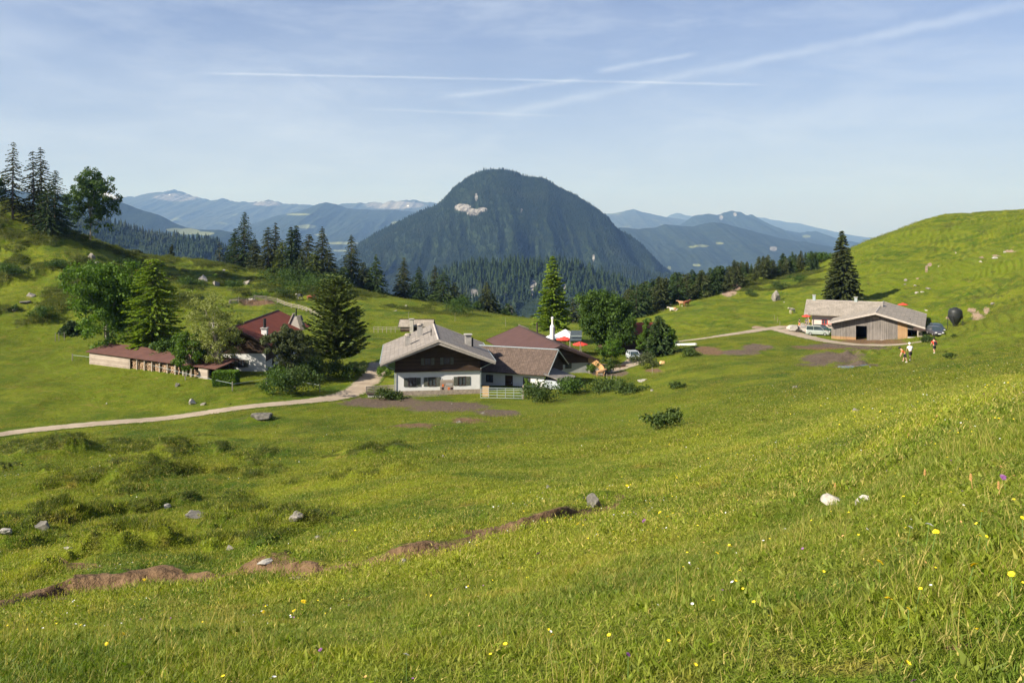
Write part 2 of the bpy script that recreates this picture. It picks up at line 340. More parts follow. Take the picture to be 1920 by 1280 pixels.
class MB:
    """collects shapes for one mesh"""
    def __init__(s): s.v = []; s.f = []
    def add(s, vs, fs):
        b = len(s.v); s.v += [tuple(p) for p in vs]; s.f += [tuple(i + b for i in f) for f in fs]; return s
    def box(s, x0, x1, y0, y1, z0, z1):
        v = [(x, y, z) for z in (z0, z1) for (x, y) in ((x0, y0), (x1, y0), (x1, y1), (x0, y1))]
        return s.add(v, [(3, 2, 1, 0), (4, 5, 6, 7), (0, 1, 5, 4), (1, 2, 6, 5), (2, 3, 7, 6), (3, 0, 4, 7)])
    def prism(s, poly, y0, y1):
        """polygon in xz (counter-clockwise seen from -y) extruded along y"""
        n = len(poly); v = [(x, y0, z) for x, z in poly] + [(x, y1, z) for x, z in poly]
        f = [tuple(range(n)), tuple(range(2 * n - 1, n - 1, -1))]
        for i in range(n): j = (i + 1) % n; f.append((i, i + n, j + n, j))
        return s.add(v, f)
    def tube(s, a, b, r0, r1=None, n=8, cap=True):
        r1 = r0 if r1 is None else r1; a = Vector(a); b = Vector(b); d = (b - a)
        if d.length < 1e-6: return s
        q = d.to_track_quat('Z', 'Y'); v = []
        for c, r in ((a, r0), (b, r1)):
            for i in range(n):
                t = 2 * math.pi * i / n; v.append(c + q @ Vector((r * math.cos(t), r * math.sin(t), 0)))
        f = [(i, (i + 1) % n, n + (i + 1) % n, n + i) for i in range(n)]
        if cap: f += [tuple(range(n - 1, -1, -1)), tuple(range(n, 2 * n))]
        return s.add(v, f)
    def lathe(s, prof, n=14, c=(0, 0, 0), axis='z'):
        v = []
        for r, z in prof:
            for i in range(n):
                t = 2 * math.pi * i / n; p = (r * math.cos(t), r * math.sin(t), z)
                if axis == 'x': p = (p[2], p[0], p[1])
                if axis == 'y': p = (p[0], p[2], p[1])
                v.append((p[0] + c[0], p[1] + c[1], p[2] + c[2]))
        f = []
        for k in range(len(prof) - 1):
            for i in range(n): f.append((k * n + i, k * n + (i + 1) % n, (k + 1) * n + (i + 1) % n, (k + 1) * n + i))
        f += [tuple(range(n - 1, -1, -1)), tuple((len(prof) - 1) * n + i for i in range(n))]
        return s.add(v, f)
    def slab(s, p, th):
        """a thick panel: quad corners p (counter-clockwise from above), thickness straight down"""
        v = [tuple(q) for q in p] + [(q[0], q[1], q[2] - th) for q in p]
        return s.add(v, [(0, 1, 2, 3), (7, 6, 5, 4), (0, 4, 5, 1), (1, 5, 6, 2), (2, 6, 7, 3), (3, 7, 4, 0)])
    def build(s, name, mat, parent=None, smooth=False, bevel=0.0, loc=None):
        o = mk(name, s.v, s.f, mat, parent, smooth, loc=loc)
        if bevel:
            b = o.modifiers.new('bevel', 'BEVEL'); b.width = bevel; b.segments = 2; b.limit_method = 'ANGLE'
        return o
def box_part(name, mat, parent, x0, x1, y0, y1, z0, z1, bevel=0.0):
    return MB().box(x0, x1, y0, y1, z0, z1).build(name, mat, parent, bevel=bevel)
# value noise
_T = RNG.random((256, 256)).astype(np.float64)
def vnoise(x, y, s=0):
    x = np.asarray(x, float) + 37.3 * s; y = np.asarray(y, float) + 91.7 * s
    xi = np.floor(x).astype(int); yi = np.floor(y).astype(int); fx = x - xi; fy = y - yi
    fx = fx * fx * (3 - 2 * fx); fy = fy * fy * (3 - 2 * fy)
    a = _T[xi & 255, yi & 255]; b = _T[(xi + 1) & 255, yi & 255]; c = _T[xi & 255, (yi + 1) & 255]; d = _T[(xi + 1) & 255, (yi + 1) & 255]
    return (a * (1 - fx) + b * fx) * (1 - fy) + (c * (1 - fx) + d * fx) * fy
def fbm(x, y, s=0, o=4, g=0.5):
    t = 0; a = 1; n = 0
    for i in range(o): t = t + a * vnoise(x * 2 ** i, y * 2 ** i, s + i); n += a; a *= g
    return t / n
def ridged(x, y, s=0, o=4):
    t = 0; a = 1; n = 0
    for i in range(o): t = t + a * (1 - np.abs(2 * vnoise(x * 2 ** i, y * 2 ** i, s + i) - 1)); n += a; a *= 0.5
    return t / n
def sstep(a, b, x):
    t = np.clip((x - a) / (b - a), 0, 1); return t * t * (3 - 2 * t)

# ------------------------------------------------------------------ the near ground
# Surveyed points: for bearings across the valley, the depression of the ground at given distances.
SURV = {
 -700: [(1280,4.8),(1140,14),(1000,27),(900,42),(812,80),(740,100),(680,112),(600,130),(520,150),(440,170),(360,190),(310,205),(350,260),(480,420),(580,650)],
 0: [(1280,4.5),(1200,8),(1140,14),(1000,26),(900,42),(850,60),(812,84),(760,97),(700,115),(650,138),(600,153),(550,168),(500,183),(450,198),(400,212),(378,220),(420,260),(520,400),(600,650)],
 160: [(600,156),(550,172),(500,188),(470,205),(446,228),(480,280),(560,420)],
 320: [(1280,4.2),(1180,8),(1095,15),(1000,24),(900,40),(830,63),(778,92),(740,103),(700,115),(650,138),(600,165),(560,190),(520,222),(490,260),(480,278),(520,340),(600,500),(640,650)],
 480: [(720,107),(698,117),(650,140),(600,175),(560,208),(530,240),(510,285),(560,350),(620,500)],
 640: [(1280,4.0),(1180,7),(1065,14),(1000,20),(900,35),(820,60),(772,87),(745,101),(710,113),(680,125),(640,150),(600,182),(565,215),(545,240),(538,255),(570,320),(620,450),(650,650)],
 800: [(1000,16),(900,28),(830,50),(780,78),(752,96),(741,104),(700,120),(640,150),(610,180),(582,215),(568,235),(600,300),(650,450),(690,650)],
 960: [(1280,3.7),(1100,8),(1000,14),(930,22),(850,39),(790,64),(755,92),(737,103),(690,121),(640,150),(615,180),(600,212),(593,228),(630,290),(680,430),(710,650)],
 1120: [(1280,3.5),(1050,8.5),(940,18),(870,32),(800,56),(760,80),(740,95),(717,112),(692,127),(672,140),(652,155),(630,175),(612,200),(608,215),(640,270),(690,430)],
 1220: [(740,82),(700,110),(682,126),(662,143),(642,160),(622,178),(602,202),(594,216),(630,270)],
 1280: [(1280,3.3),(1100,6),(1000,10),(930,17),(850,31),(790,50),(740,74),(700,98),(670,122),(647,145),(629,165),(600,190),(580,212),(569,225),(610,290),(680,450),(710,650)],
 1370: [(558,228),(540,250),(522,275),(517,290),(560,360)],
 1440: [(1280,3.1),(1060,5.5),(930,12),(850,20),(780,38),(730,62),(690,90),(660,118),(641,138),(623,160),(600,180),(580,200),(563,215),(556,224),(530,260),(507,300),(560,380),(660,600)],
 1545: [(636,150),(562,200),(540,225),(515,255),(499,285),(560,400)],
 1600: [(1280,3.0),(1050,4.9),(937,9),(850,14),(780,28),(725,56),(690,88),(660,122),(638,150),(615,165),(590,180),(560,200),(520,232),(480,275),(464,300),(520,380),(600,600)],
 1760: [(1280,2.8),(1000,4.6),(850,8),(780,14),(730,34),(690,66),(660,98),(637,135),(615,152),(590,168),(560,188),(520,215),(470,255),(430,290),(404,320),(440,380),(520,600)],
 1920: [(1280,2.6),(1000,4),(850,6.5),(765,11),(722,26),(690,46),(660,72),(630,98),(600,122),(560,150),(520,178),(470,215),(430,248),(395,290),(430,380),(500,600)],
 2600: [(1280,2.2),(900,4),(740,9),(660,30),(600,70),(540,110),(480,150),(420,200),(350,270),(380,380),(460,600)],
}
P = []; S = []
for u, rows in SURV.items():
    for py, d in rows: P.append((u / 320.0, 2.5 * math.log(d))); S.append((py - HY) / F)
for u, s_ in ((-1300, 1.5), (-700, 1.43), (0, 1.35), (640, 1.28), (1280, 1.20), (1920, 1.12), (2600, 1.08), (3200, 1.05)):
    P.append((u / 320.0, 2.5 * math.log(1.4))); S.append(s_)
P = np.array(P); S = np.array(S)
def _k(r2): return 0.5 * r2 * np.log(r2 + 1e-9)
def _d2(A, B): return ((A[:, None, :] - B[None, :, :]) ** 2).sum(-1)
K = _k(_d2(P, P)) + np.eye(len(P)) * 0.01
Q = np.hstack([np.ones((len(P), 1)), P])
Wt = np.linalg.solve(np.vstack([np.hstack([K, Q]), np.hstack([Q.T, np.zeros((3, 3))])]), np.concatenate([S, np.zeros(3)]))
def tps(u, L):
    X = np.stack([u.ravel() / 320.0, 2.5 * L.ravel()], 1); o = np.empty(len(X))
    for i in range(0, len(X), 20000):
        c = X[i:i + 20000]; o[i:i + 20000] = _k(_d2(c, P)) @ Wt[:len(P)] + Wt[len(P)] + c @ Wt[len(P) + 1:]
    return o.reshape(u.shape)
UC = np.concatenate([np.linspace(-1300, -120, 60)[:-1], np.linspace(-120, 2040, 860), np.linspace(2040, 3200, 60)[1:]])
L0, L1, NR = math.log(1.1), math.log(720.0), 900
LR = np.linspace(L0, L1, NR)
cu = np.linspace(-1300, 3200, 226); cl = np.linspace(L0, L1, 170)
cs = tps(*np.meshgrid(cu, cl, indexing='ij'))
def bil(ax, ay, Z, x, y):
    i = np.clip(np.searchsorted(ax, x) - 1, 0, len(ax) - 2); j = np.clip(np.searchsorted(ay, y) - 1, 0, len(ay) - 2)
    fx = np.clip((x - ax[i]) / (ax[i + 1] - ax[i]), 0, 1); fy = np.clip((y - ay[j]) / (ay[j + 1] - ay[j]), 0, 1)
    return (Z[i, j] * (1 - fx) + Z[i + 1, j] * fx) * (1 - fy) + (Z[i, j + 1] * (1 - fx) + Z[i + 1, j + 1] * fx) * fy
GU, GL = np.meshgrid(UC, LR, indexing='ij'); GD = np.exp(GL)
GS = bil(cu, cl, cs, GU, GL)
GX = (GU - CX) / F * GD; GZ = -GS * GD
def first_hit(Zs, px, py, h=0.0, dmin=1.3):
    """distance at which the sight line to a photo pixel comes down to h above the ground"""
    s = bil(UC, LR, Zs, np.full(NR, float(px)), LR); sp = (py - HY) / F
    gap = (s - sp) * np.exp(LR); ok = np.where((gap <= h) & (np.exp(LR) > dmin))[0]
    if not len(ok): return None
    i = ok[0]
    if i == 0: return math.exp(LR[0])
    a, b = gap[i - 1], gap[i]; t = (a - h) / (a - b) if a != b else 0
    return math.exp(LR[i - 1] + (LR[i] - LR[i - 1]) * min(1, max(0, t)))
def G0(px, py):
    d = first_hit(GS, px, py); d = 300.0 if d is None else d
    return ((px - CX) / F * d, d)
def densify(pts, step=1.5):
    o = []
    for (a, b) in zip(pts[:-1], pts[1:]):
        n = max(1, int(math.hypot(b[0] - a[0], b[1] - a[1]) / step))
        for i in range(n): o.append((a[0] + (b[0] - a[0]) * i / n, a[1] + (b[1] - a[1]) * i / n))
    return o + [pts[-1]]
def smoothpts(p, it=2):
    for _ in range(it):
        q = [p[0]]
        for a, b in zip(p[:-1], p[1:]):
            q += [(a[0] * .75 + b[0] * .25, a[1] * .75 + b[1] * .25), (a[0] * .25 + b[0] * .75, a[1] * .25 + b[1] * .75)]
        p = q + [p[-1]]
    return p
def poly_dist(X, Y, pts):
    d = np.full(X.shape, 1e9)
    for (a, b) in zip(pts[:-1], pts[1:]):
        ax, ay = a; bx, by = b; dx, dy = bx - ax, by - ay; l2 = dx * dx + dy * dy + 1e-9
        t = np.clip(((X - ax) * dx + (Y - ay) * dy) / l2, 0, 1)
        d = np.minimum(d, np.hypot(X - ax - t * dx, Y - ay - t * dy))
    return d
# roads and tracks in plan
ROADS = {
 'gravel_road': ([(-200, 832), (0, 812), (200, 793), (400, 772), (540, 757), (630, 746), (668, 733), (690, 715), (705, 697), (712, 680)], 3.7),
 'farm_track': ([(1236, 646), (1270, 641), (1320, 635), (1380, 626), (1432, 617), (1470, 612)], 3.4),
 'barn_driveway': ([(1462, 617), (1490, 626), (1530, 636), (1590, 645), (1650, 647), (1700, 645), (1745, 638)], 5.0),
 'yard_track': ([(1130, 700), (1160, 692), (1185, 684), (1200, 668), (1225, 655), (1262, 643)], 4.2),
}
ROADW = {k: (smoothpts([G0(*p) for p in pts], 2), wd) for k, (pts, wd) in ROADS.items()}
TRAIL = smoothpts([G0(*p) for p in [(-80, 1152), (0, 1138), (110, 1112), (200, 1098), (330, 1085), (420, 1078), (470, 1070), (560, 1076), (650, 1068), (750, 1050), (860, 1022), (930, 1000), (1000, 990), (1060, 975), (1140, 952)]], 2)
near = GD < 300
roadm = np.zeros_like(GD)
for k, (pts, wd) in ROADW.items():
    dd = poly_dist(GX, GD, pts[::2] + [pts[-1]]); roadm = np.maximum(roadm, 1 - sstep(wd * 0.5, wd * 0.5 + 1.6, dd))
PYB = HY + F * GS     # the row of the photograph each bit of bare ground was surveyed from
def blob(px, py, rx, ry):
    """soft patch of ground around a surveyed spot"""
    return np.clip(1.35 - np.hypot((GU - px) / rx, (PYB - py) / ry), 0, 1) * 1.2
mk_dirt = np.zeros_like(GD); mk_pale = np.zeros_like(GD); mk_mud = np.zeros_like(GD)
td = poly_dist(GX, GD, TRAIL[::2] + [TRAIL[-1]])
tw = 0.46 + 0.50 * vnoise(GX * 0.55, GD * 0.55, 9)
TRX = np.array([p[0] for p in TRAIL]); TRY = np.array([p[1] for p in TRAIL]); TRX, _o = np.unique(TRX, return_index=True); TRY = TRY[_o]
side = np.where(GD > np.interp(GX, TRX, TRY), 1.0, -1.0)            # +1: the far side, where the cut bank stands
sdist = side * td + 0.18 * (vnoise(GX * 1.3, GD * 1.3, 41) - 0.5); bank_h = (0.05 + 0.30 * sstep(0.30, 0.70, vnoise(GX * 0.9, GX * 0.2, 15))) * (1 - 0.25 * sstep(500, 850, GU)) * (0.35 + 0.65 * sstep(0, 150, GU))
bank = bank_h * sstep(0.0, 0.16, sdist) * np.exp(-np.maximum(sdist, 0) / 1.4) * (td < 8) * (1 - sstep(26, 32, GD))
trail = np.maximum(np.clip(1.25 - td / tw, 0, 1) * 0.55, 1.1 * sstep(-0.30, -0.05, sdist) * (1 - sstep(0.20, 0.36 , sdist)) * (0.42 + 0.85 * vnoise(GX * 1.4, GD * 1.4, 43))) * (GD < 40)
mk_dirt = np.maximum(mk_dirt, trail)
for b in [(1625, 640, 95, 7), (1500, 622, 40, 6), (60, 1122, 80, 9), (190, 1100, 80, 9), (320, 1085, 120, 10), (560, 1076, 80, 7), (480, 572, 45, 7), (520, 1046, 60, 8), (455, 1042, 40, 7), (905, 1000, 45, 7), (1330, 655, 40, 6), (150, 1066, 60, 5), (880, 790, 40, 7), (620, 1018, 30, 6),
          (1540, 650, 70, 5), (1790, 1208, 60, 10), (1180, 940, 30, 6), (1225, 693, 20, 4), (780, 800, 50, 5)]:
    mk_dirt = np.maximum(mk_dirt, blob(*b) * (0.55 if b[1] > 1150 else 0.8))
for b in [(720, 754, 90, 11), (840, 762, 90, 12), (930, 774, 45, 8), (1560, 668, 65, 11), (1600, 682, 45, 7), (1520, 680, 40, 5), (1390, 655, 38, 5), (1640, 655, 60, 5), (1590, 647, 90, 5), (1420, 648, 30, 4),
          (1140, 700, 40, 5)]:
    mk_mud = np.maximum(mk_mud, blob(*b))
for b in [(1366, 549, 17, 7), (1380, 537, 10, 9), (1390, 528, 6, 7), (1835, 590, 13, 9), (1822, 580, 9, 5), (1850, 578, 8, 4), (1737, 504, 3, 8), (1743, 494, 5, 4), (1840, 483, 5, 3), (1868, 480, 8, 3), (1893, 470, 14, 2),
          (1720, 525, 4, 4), (700, 690, 14, 5), (1425, 612, 18, 3), (1480, 612, 26, 5), (1780, 595, 8, 4), (1120, 690, 30, 4), (560, 1085, 22, 4), (455, 1055, 16, 4)]:
    mk_pale = np.maximum(mk_pale, blob(*b))
# lumps, tussocks and heath
def seg(lo, a, b, hi, x): return sstep(lo, a, x) * (1 - sstep(b, hi, x))
hill_l = seg(140, 156, 290, 330, GD) * (1 - sstep(560, 760, GU)) * sstep(1.2, 3.0, GZ + 21.2)
fore_l = seg(14, 20, 60, 80, GD) * (1 - sstep(380, 760, GU))
n1 = fbm(GX / 7.5, GD / 9, 3, 4); n2 = fbm(GX / 3.0, GD / 3.6, 5, 4); n3 = fbm(GX / 22, GD / 22, 11, 3)
flatb = roadm.copy()
for b in [(820, 725, 110, 40), (990, 700, 90, 40), (1640, 620, 110, 25), (480, 690, 110, 30), (290, 690, 130, 14), (1050, 655, 70, 30), (780, 612, 40, 8), (1190, 650, 40, 30), (1550, 605, 50, 14)]:
    flatb = np.maximum(flatb, np.clip(1.6 - np.hypot((GU - b[0]) / b[2], (PYB - b[1]) / b[3]), 0, 1))
keep = 1 - 0.93 * np.clip(flatb, 0, 1)
amp_far = sstep(40, 140, GD)
heath = hill_l * sstep(0.50, 0.62, fbm(GX / 4.2, GD / 6.5, 3, 4)) + fore_l * 0.8 * sstep(0.60, 0.72, fbm(GX / 1.5, GD / 2.6, 21, 4))
heath = heath + seg(190, 215, 300, 330, GD) * seg(480, 560, 860, 960, GU) * 0.9 * sstep(0.52, 0.64, n1)
heath = heath + seg(222, 236, 300, 330, GD) * seg(1372, 1400, 1540, 1580, GU) * 0.95 * sstep(0.40, 0.56, n1)  # right knoll: dark bushes, plus its shade away from the sun put into the colour
slope_r = seg(40, 90, 330, 400, GD) * sstep(1500, 1640, GU) + 0.5 * seg(160, 190, 250, 280, GD) * seg(1240, 1300, 1480, 1560, GU)
heath = heath + np.clip(slope_r, 0, 1) * 0.5 * sstep(0.60, 0.70, fbm(GX / 3.2, GD / 6.0, 51, 4))
heath = np.clip(heath, 0, 1) * keep
dz = (n1 - 0.5) * (0.35 + 1.1 * hill_l + 0.35 * amp_far) * sstep(8, 30, GD) + (n2 - 0.5) * (0.14 + 0.75 * fore_l + 0.45 * hill_l) * sstep(2, 9, GD)
dz = dz + (n3 - 0.5) * 2.2 * amp_far * (1 - sstep(330, 420, GD) * 0.0)
dz = dz + heath * (0.55 * hill_l + 0.22 * fore_l + 0.2)
ph = (GZ + 1.5 * (n3 - 0.5) * 4) / 0.62
dz = dz + slope_r * 0.26 * np.sin(2 * np.pi * ph)
dz = dz + (fbm(GX / 0.5, GD / 0.5, 31, 3) - 0.5) * 0.07 * (1 - sstep(10, 30, GD)) + (fbm(GX / 1.3, GD / 1.3, 33, 3) - 0.5) * 0.16 * sstep(3, 8, GD) * (1 - sstep(60, 120, GD))
dz = dz * keep - np.exp(-(td / 0.34) ** 2) * 0.10 * (GD < 60) + bank + (fbm(GX / 0.22, GD / 0.22, 47, 3) - 0.5) * 0.16 * np.clip(trail, 0, 1) 
# individual humps seen in the foreground
for (px, py, wd, hh) in [(85, 855, 3.6, 1.5), (275, 900, 1.9, 0.8), (300, 850, 2.0, 0.6), (60, 985, 1.7, 0.65), (285, 1020, 0.8, 0.60), (215, 1040, 0.7, 0.50), (20, 1030, 0.9, 0.55), (560, 985, 1.2, 0.45), (510, 1062, 0.5, 0.15),
                         (690, 850, 2.4, 0.5), (1110, 940, 0.6, 0.2), (480, 790, 2.2, 0.5), (1190, 880, 1.6, 0.25), (700, 900, 2.0, 0.3), (1480, 970, 0.8, 0.15)]:
    x, y = G0(px, py); r = np.hypot((GX - x) / wd, (GD - y) / (wd * 0.8))
    b = np.exp(-r ** 3.6); dz = dz + hh * b * (0.65 + 0.6 * vnoise(GX * 3.0 / wd, GD * 3.0 / wd, 4)) * (0.8 if wd > 3 else 1); 
    if wd < 4 and px < 720: heath = np.maximum(heath, np.clip(b * 1.3, 0, 1) * sstep(0.35, 0.6, vnoise(GX * 1.5, GD * 1.5, 8)))
heath = heath * (1 - np.clip(mk_dirt + mk_pale + mk_mud, 0, 1))
GZ2 = GZ + dz; GS2 = -GZ2 / GD
def gz(x, y):
    y = max(y, 1.2); return float(bil(UC, LR, GZ2, np.array([CX + F * x / y]), np.array([math.log(y)]))[0])
def gza(x, y): return bil(UC, LR, GZ2, CX + F * x / y, np.log(y))
def G(px, py, h=0.0, dmin=1.3):
    """world point on the real ground under a photo pixel (h: height above the ground)"""
    d = first_hit(GS2, px, py, h, dmin); d = 300.0 if d is None else d
    x = (px - CX) / F * d; return Vector((x, d, gz(x, d) + 0.0))
nu, nl = GU.shape
idx = np.arange(nu * nl).reshape(nu, nl)
FQ = np.stack([idx[:-1, :-1], idx[1:, :-1], idx[1:, 1:], idx[:-1, 1:]], -1).reshape(-1, 4)
ground = mk('ground', np.stack([GX, GD, GZ2], -1).reshape(-1, 3), FQ, M_GROUND, smooth=True)
tag(ground, kind='structure')
ca = ground.data.color_attributes.new('mask', 'FLOAT_COLOR', 'POINT')
ca.data.foreach_set('color', np.stack([mk_dirt, mk_pale, mk_mud, np.ones_like(GD)], -1).astype(np.float32).ravel())
ha = ground.data.attributes.new('heath', 'FLOAT', 'POINT'); ha.data.foreach_set('value', heath.astype(np.float32).ravel())
for k, (pts, wd) in ROADW.items():
    c = densify(pts, 0.8); n = len(c); V = []; nc = 9
    for i, (x, y) in enumerate(c):
        a = c[max(0, i - 1)]; b = c[min(n - 1, i + 1)]; dx, dy = b[0] - a[0], b[1] - a[1]; l = math.hypot(dx, dy) + 1e-9; nx, ny = -dy / l, dx / l
        wl = wd * (0.42 + 0.14 * float(vnoise(i * 0.22, 1.5, 2))); wr = wd * (0.42 + 0.14 * float(vnoise(i * 0.22, 7.5, 3)))
        for j in range(nc):
            t = j / (nc - 1); o = -wl + (wl + wr) * t; X, Y = x + nx * o, y + ny * o
            V.append((X, Y, gz(X, Y) + 0.05 + 0.03 * math.sin(math.pi * t)))
    id2 = np.arange(n * nc).reshape(n, nc)
    rd_ = mk(k, V, np.stack([id2[:-1, :-1], id2[1:, :-1], id2[1:, 1:], id2[:-1, 1:]], -1).reshape(-1, 4)[:, ::-1].copy(), M_GRAVEL, smooth=True); tag(rd_, kind='structure')
    aa_ = rd_.data.attributes.new('across', 'FLOAT', 'POINT'); aa_.data.foreach_set('value', np.tile(np.abs(np.linspace(-1, 1, nc)), n).astype(np.float32))

# ------------------------------------------------------------------ valley, distant hills and mountains
def make_far_mat(name, base1, base2, meadow=0.0, rockc=(0.20, 0.195, 0.185), scale=1.0, snow=0.0):
    m, t = new_mat(name); pos = t.n('ShaderNodeNewGeometry').outputs['Position']
    a = t.noise(t.mapping(pos, (1, 1, 2)), 0.004 * scale, 6, 0.65); b = t.noise(pos, 0.02 * scale, 4, 0.7)
    c = t.mix(t.ramp(b, 0.3, 0.7), base1 + (1,), base2 + (1,))
    if meadow: c = t.mix(t.ramp(a, 0.62 - meadow, 0.66 - meadow), c, (0.13, 0.15, 0.07, 1))
    at = t.n('ShaderNodeAttribute'); at.attribute_name = 'mask'
    sp = t.n('ShaderNodeSeparateColor'); t.set(sp.inputs[0], at.outputs['Color'])
    rk = t.mix(t.ramp(t.noise(t.mapping(pos, (1, 1, 0.3)), 0.03 * scale, 5, 0.75), 0.35, 0.65), tuple(x * 0.45 for x in rockc) + (1,), tuple(min(1, x * 1.5) for x in rockc) + (1,))
    e = t.ramp(t.math('ADD', sp.outputs[0], t.math('MULTIPLY', t.math('SUBTRACT', t.noise(pos, 0.012 * scale, 6, 0.75), 0.5), 1.3)), 0.42, 0.58)
    c = t.mix(e, c, rk)
    c = t.mix(t.ramp(t.math('ADD', sp.outputs[1], t.math('MULTIPLY', t.math('SUBTRACT', t.noise(pos, 0.006 * scale, 5, 0.7), 0.5), 0.8)), 0.42, 0.58), c, (0.16, 0.18, 0.08, 1))
    c = t.mix(t.ramp(t.math('ADD', sp.outputs[2], t.math('MULTIPLY', t.math('SUBTRACT', t.noise(pos, 0.008 * scale, 5, 0.7), 0.5), 1.2)), 0.45, 0.55), c, (0.8, 0.8, 0.82, 1))
    return finish(m, t, principled(t, c, 0.95, t.noise(pos, 0.05 * scale, 4, 0.7), 0.7, 12 / scale, spec=0.05))
M_FARFOREST = make_far_mat('forested_slope', (0.012, 0.022, 0.012), (0.030, 0.045, 0.020))
M_FAR2 = make_far_mat('mixed_far_slope', (0.014, 0.024, 0.015), (0.032, 0.044, 0.025), 0.0, scale=0.5)
M_FAR3 = make_far_mat('alpine_far_slope', (0.024, 0.034, 0.023), (0.062, 0.070, 0.048), 0.015, scale=0.35)
M_ICE = make_far_mat('glaciated_peak', (0.7, 0.7, 0.72), (0.85, 0.85, 0.86), scale=0.2)
M_VALLEY = make_far_mat('valley_floor_cover', (0.030, 0.048, 0.022), (0.06, 0.08, 0.03), 0.10, scale=0.5)
def make_ridge(name, pts, D, front, base, mat, seed, relief=0.10, ncol=420, nrow=110, p=1.0, spots=(), back=0.5, jag=0.0, wl=1.0):
    """a mountain range: crest through surveyed points at distance D, slopes falling to the valley on both sides, cut by spurs and gullies"""
    pts = sorted(pts); U = np.linspace(pts[0][0], pts[-1][0], ncol)
    py = np.interp(U, [a for a, b in pts], [b for a, b in pts])
    k = np.array([1, 2, 3, 2, 1.]); k /= k.sum(); py = np.convolve(np.pad(py, 2, 'edge'), k, 'valid')
    X = (U - CX) / F * D; Zc = -(py - HY) / F * D
    L = D * 0.10 * wl
    Zc = Zc + (fbm(X / (L * 0.12), X * 0 + seed, seed, 4, 0.6) - 0.5) * D * 0.0022 * (1 + 1.6 * jag)
    t = np.concatenate([-np.linspace(back, 0, nrow // 4)[:-1], np.linspace(0, 1, nrow) ** 1.25])
    T, XX = np.meshgrid(t, X, indexing='xy'); T = T.T if T.shape[0] != ncol else T
    T = np.tile(t[None, :], (ncol, 1)); XX = np.tile(X[:, None], (1, len(t))); ZC = np.tile(Zc[:, None], (1, len(t)))
    Y = D - T * front
    h = ZC - (ZC - base) * np.abs(T) ** p
    H = (Zc.max() - base)
    wx_ = 0.9 * (fbm(XX / (L * 0.9), T * 2.2 + seed, seed + 2, 3) - 0.5)
    sp = ridged(XX / (L * 0.60) + wx_, T * 1.1 + seed + 0.5 * wx_, seed, 5) - 0.62
    sp2 = ridged(XX / (L * 0.17) + 1.6 * fbm(XX / (L * 0.5), T * 4, seed + 4, 3), T * 3.4 + seed, seed + 7, 4) - 0.6
    A = np.clip(np.abs(T) * 3.2, 0, 1) * np.clip((1.15 - np.abs(T)) * 3, 0, 1)
    h = h + (sp * 1.0 + sp2 * 0.45) * H * relief * A
    V = np.stack([XX, Y, h], -1).reshape(-1, 3); n2 = len(t)
    ii = np.arange(ncol * n2).reshape(ncol, n2)
    o = mk(name, V, np.stack([ii[:-1, :-1], ii[:-1, 1:], ii[1:, 1:], ii[1:, :-1]], -1).reshape(-1, 4), mat, smooth=True)
    tag(o, kind='structure')
    PU = CX + F * XX / Y; PV = HY - F * h / Y; mask = np.zeros((ncol, n2, 4)); mask[..., 3] = 1
    for (ch, px, pyy, rx, ry) in spots:
        mask[..., ch] = np.maximum(mask[..., ch], np.clip(1.4 - np.hypot((PU - px) / rx, (PV - pyy) / ry), 0, 1) * (T > 0))
    c = o.data.color_attributes.new('mask', 'FLOAT_COLOR', 'POINT'); c.data.foreach_set('color', mask.astype(np.float32).ravel())
    return dict(o=o, X=XX, Y=Y, Z=h, T=T, mask=mask)
BASE = -650.0
RD = {}
RD['glacier'] = make_ridge('snow_mountain', [(60, 384), (120, 374), (160, 370), (185, 366), (200, 359), (208, 362), (216, 366), (228, 370), (250, 374), (330, 384)], 38000, 5000, BASE, M_ICE, 3, 0.06, 160, 50)
make_ridge('mountain_range', [(-400, 380), (-200, 372), (0, 390), (60, 396), (150, 386), (200, 379), (225, 372), (240, 368), (262, 367), (280, 362), (296, 361), (310, 359), (328, 357), (341, 358), (352, 364), (365, 368), (380, 373), (398, 376), (420, 371), (432, 375), (448, 380), (470, 379), (500, 374), (510, 375), (530, 381), (545, 383), (570, 384), (590, 388), (620, 386), (640, 384), (675, 380), (690, 381), (720, 380), (735, 376), (750, 377), (765, 374), (778, 373), (790, 377), (800, 379), (806, 377), (820, 381), (850, 392), (900, 402), (1000, 410), (1100, 420)],
           20000, 7000, BASE, M_FAR3, 5, 0.13, 800, 110, jag=1.0, spots=[(0, 740, 385, 60, 8), (0, 330, 370, 45, 8), (0, 500, 382, 30, 5), (2, 765, 386, 2, 1.5), (2, 318, 365, 2, 1)])
make_ridge('mountain_range', [(330, 470), (400, 446), (440, 432), (480, 418), (520, 404), (548, 399), (575, 391), (600, 381), (612, 379), (630, 383), (650, 390), (700, 394), (740, 393), (780, 398), (830, 405), (900, 415), (1000, 430)],
           14000, 5500, BASE, M_FAR2, 8, 0.13, 500, 100, spots=[(1, 575, 425, 20, 4), (1, 640, 456, 36, 3), (1, 745, 419, 14, 5), (1, 560, 402, 26, 2), (1, 635, 470, 20, 2), (1, 600, 440, 14, 2)])
make_ridge('dark_forested_hill', [(-300, 330), (-100, 345), (60, 360), (140, 366), (190, 371), (215, 376), (240, 384), (262, 393), (280, 397), (300, 404), (315, 411), (330, 420), (350, 427), (380, 430), (410, 431), (440, 437), (470, 452), (500, 472), (540, 495)],
           8000, 3000, BASE, M_FARFOREST, 12, 0.10, 300, 90, spots=[(1, 352, 434, 26, 7), (1, 385, 438, 18, 4), (1, 330, 431, 20, 4)])
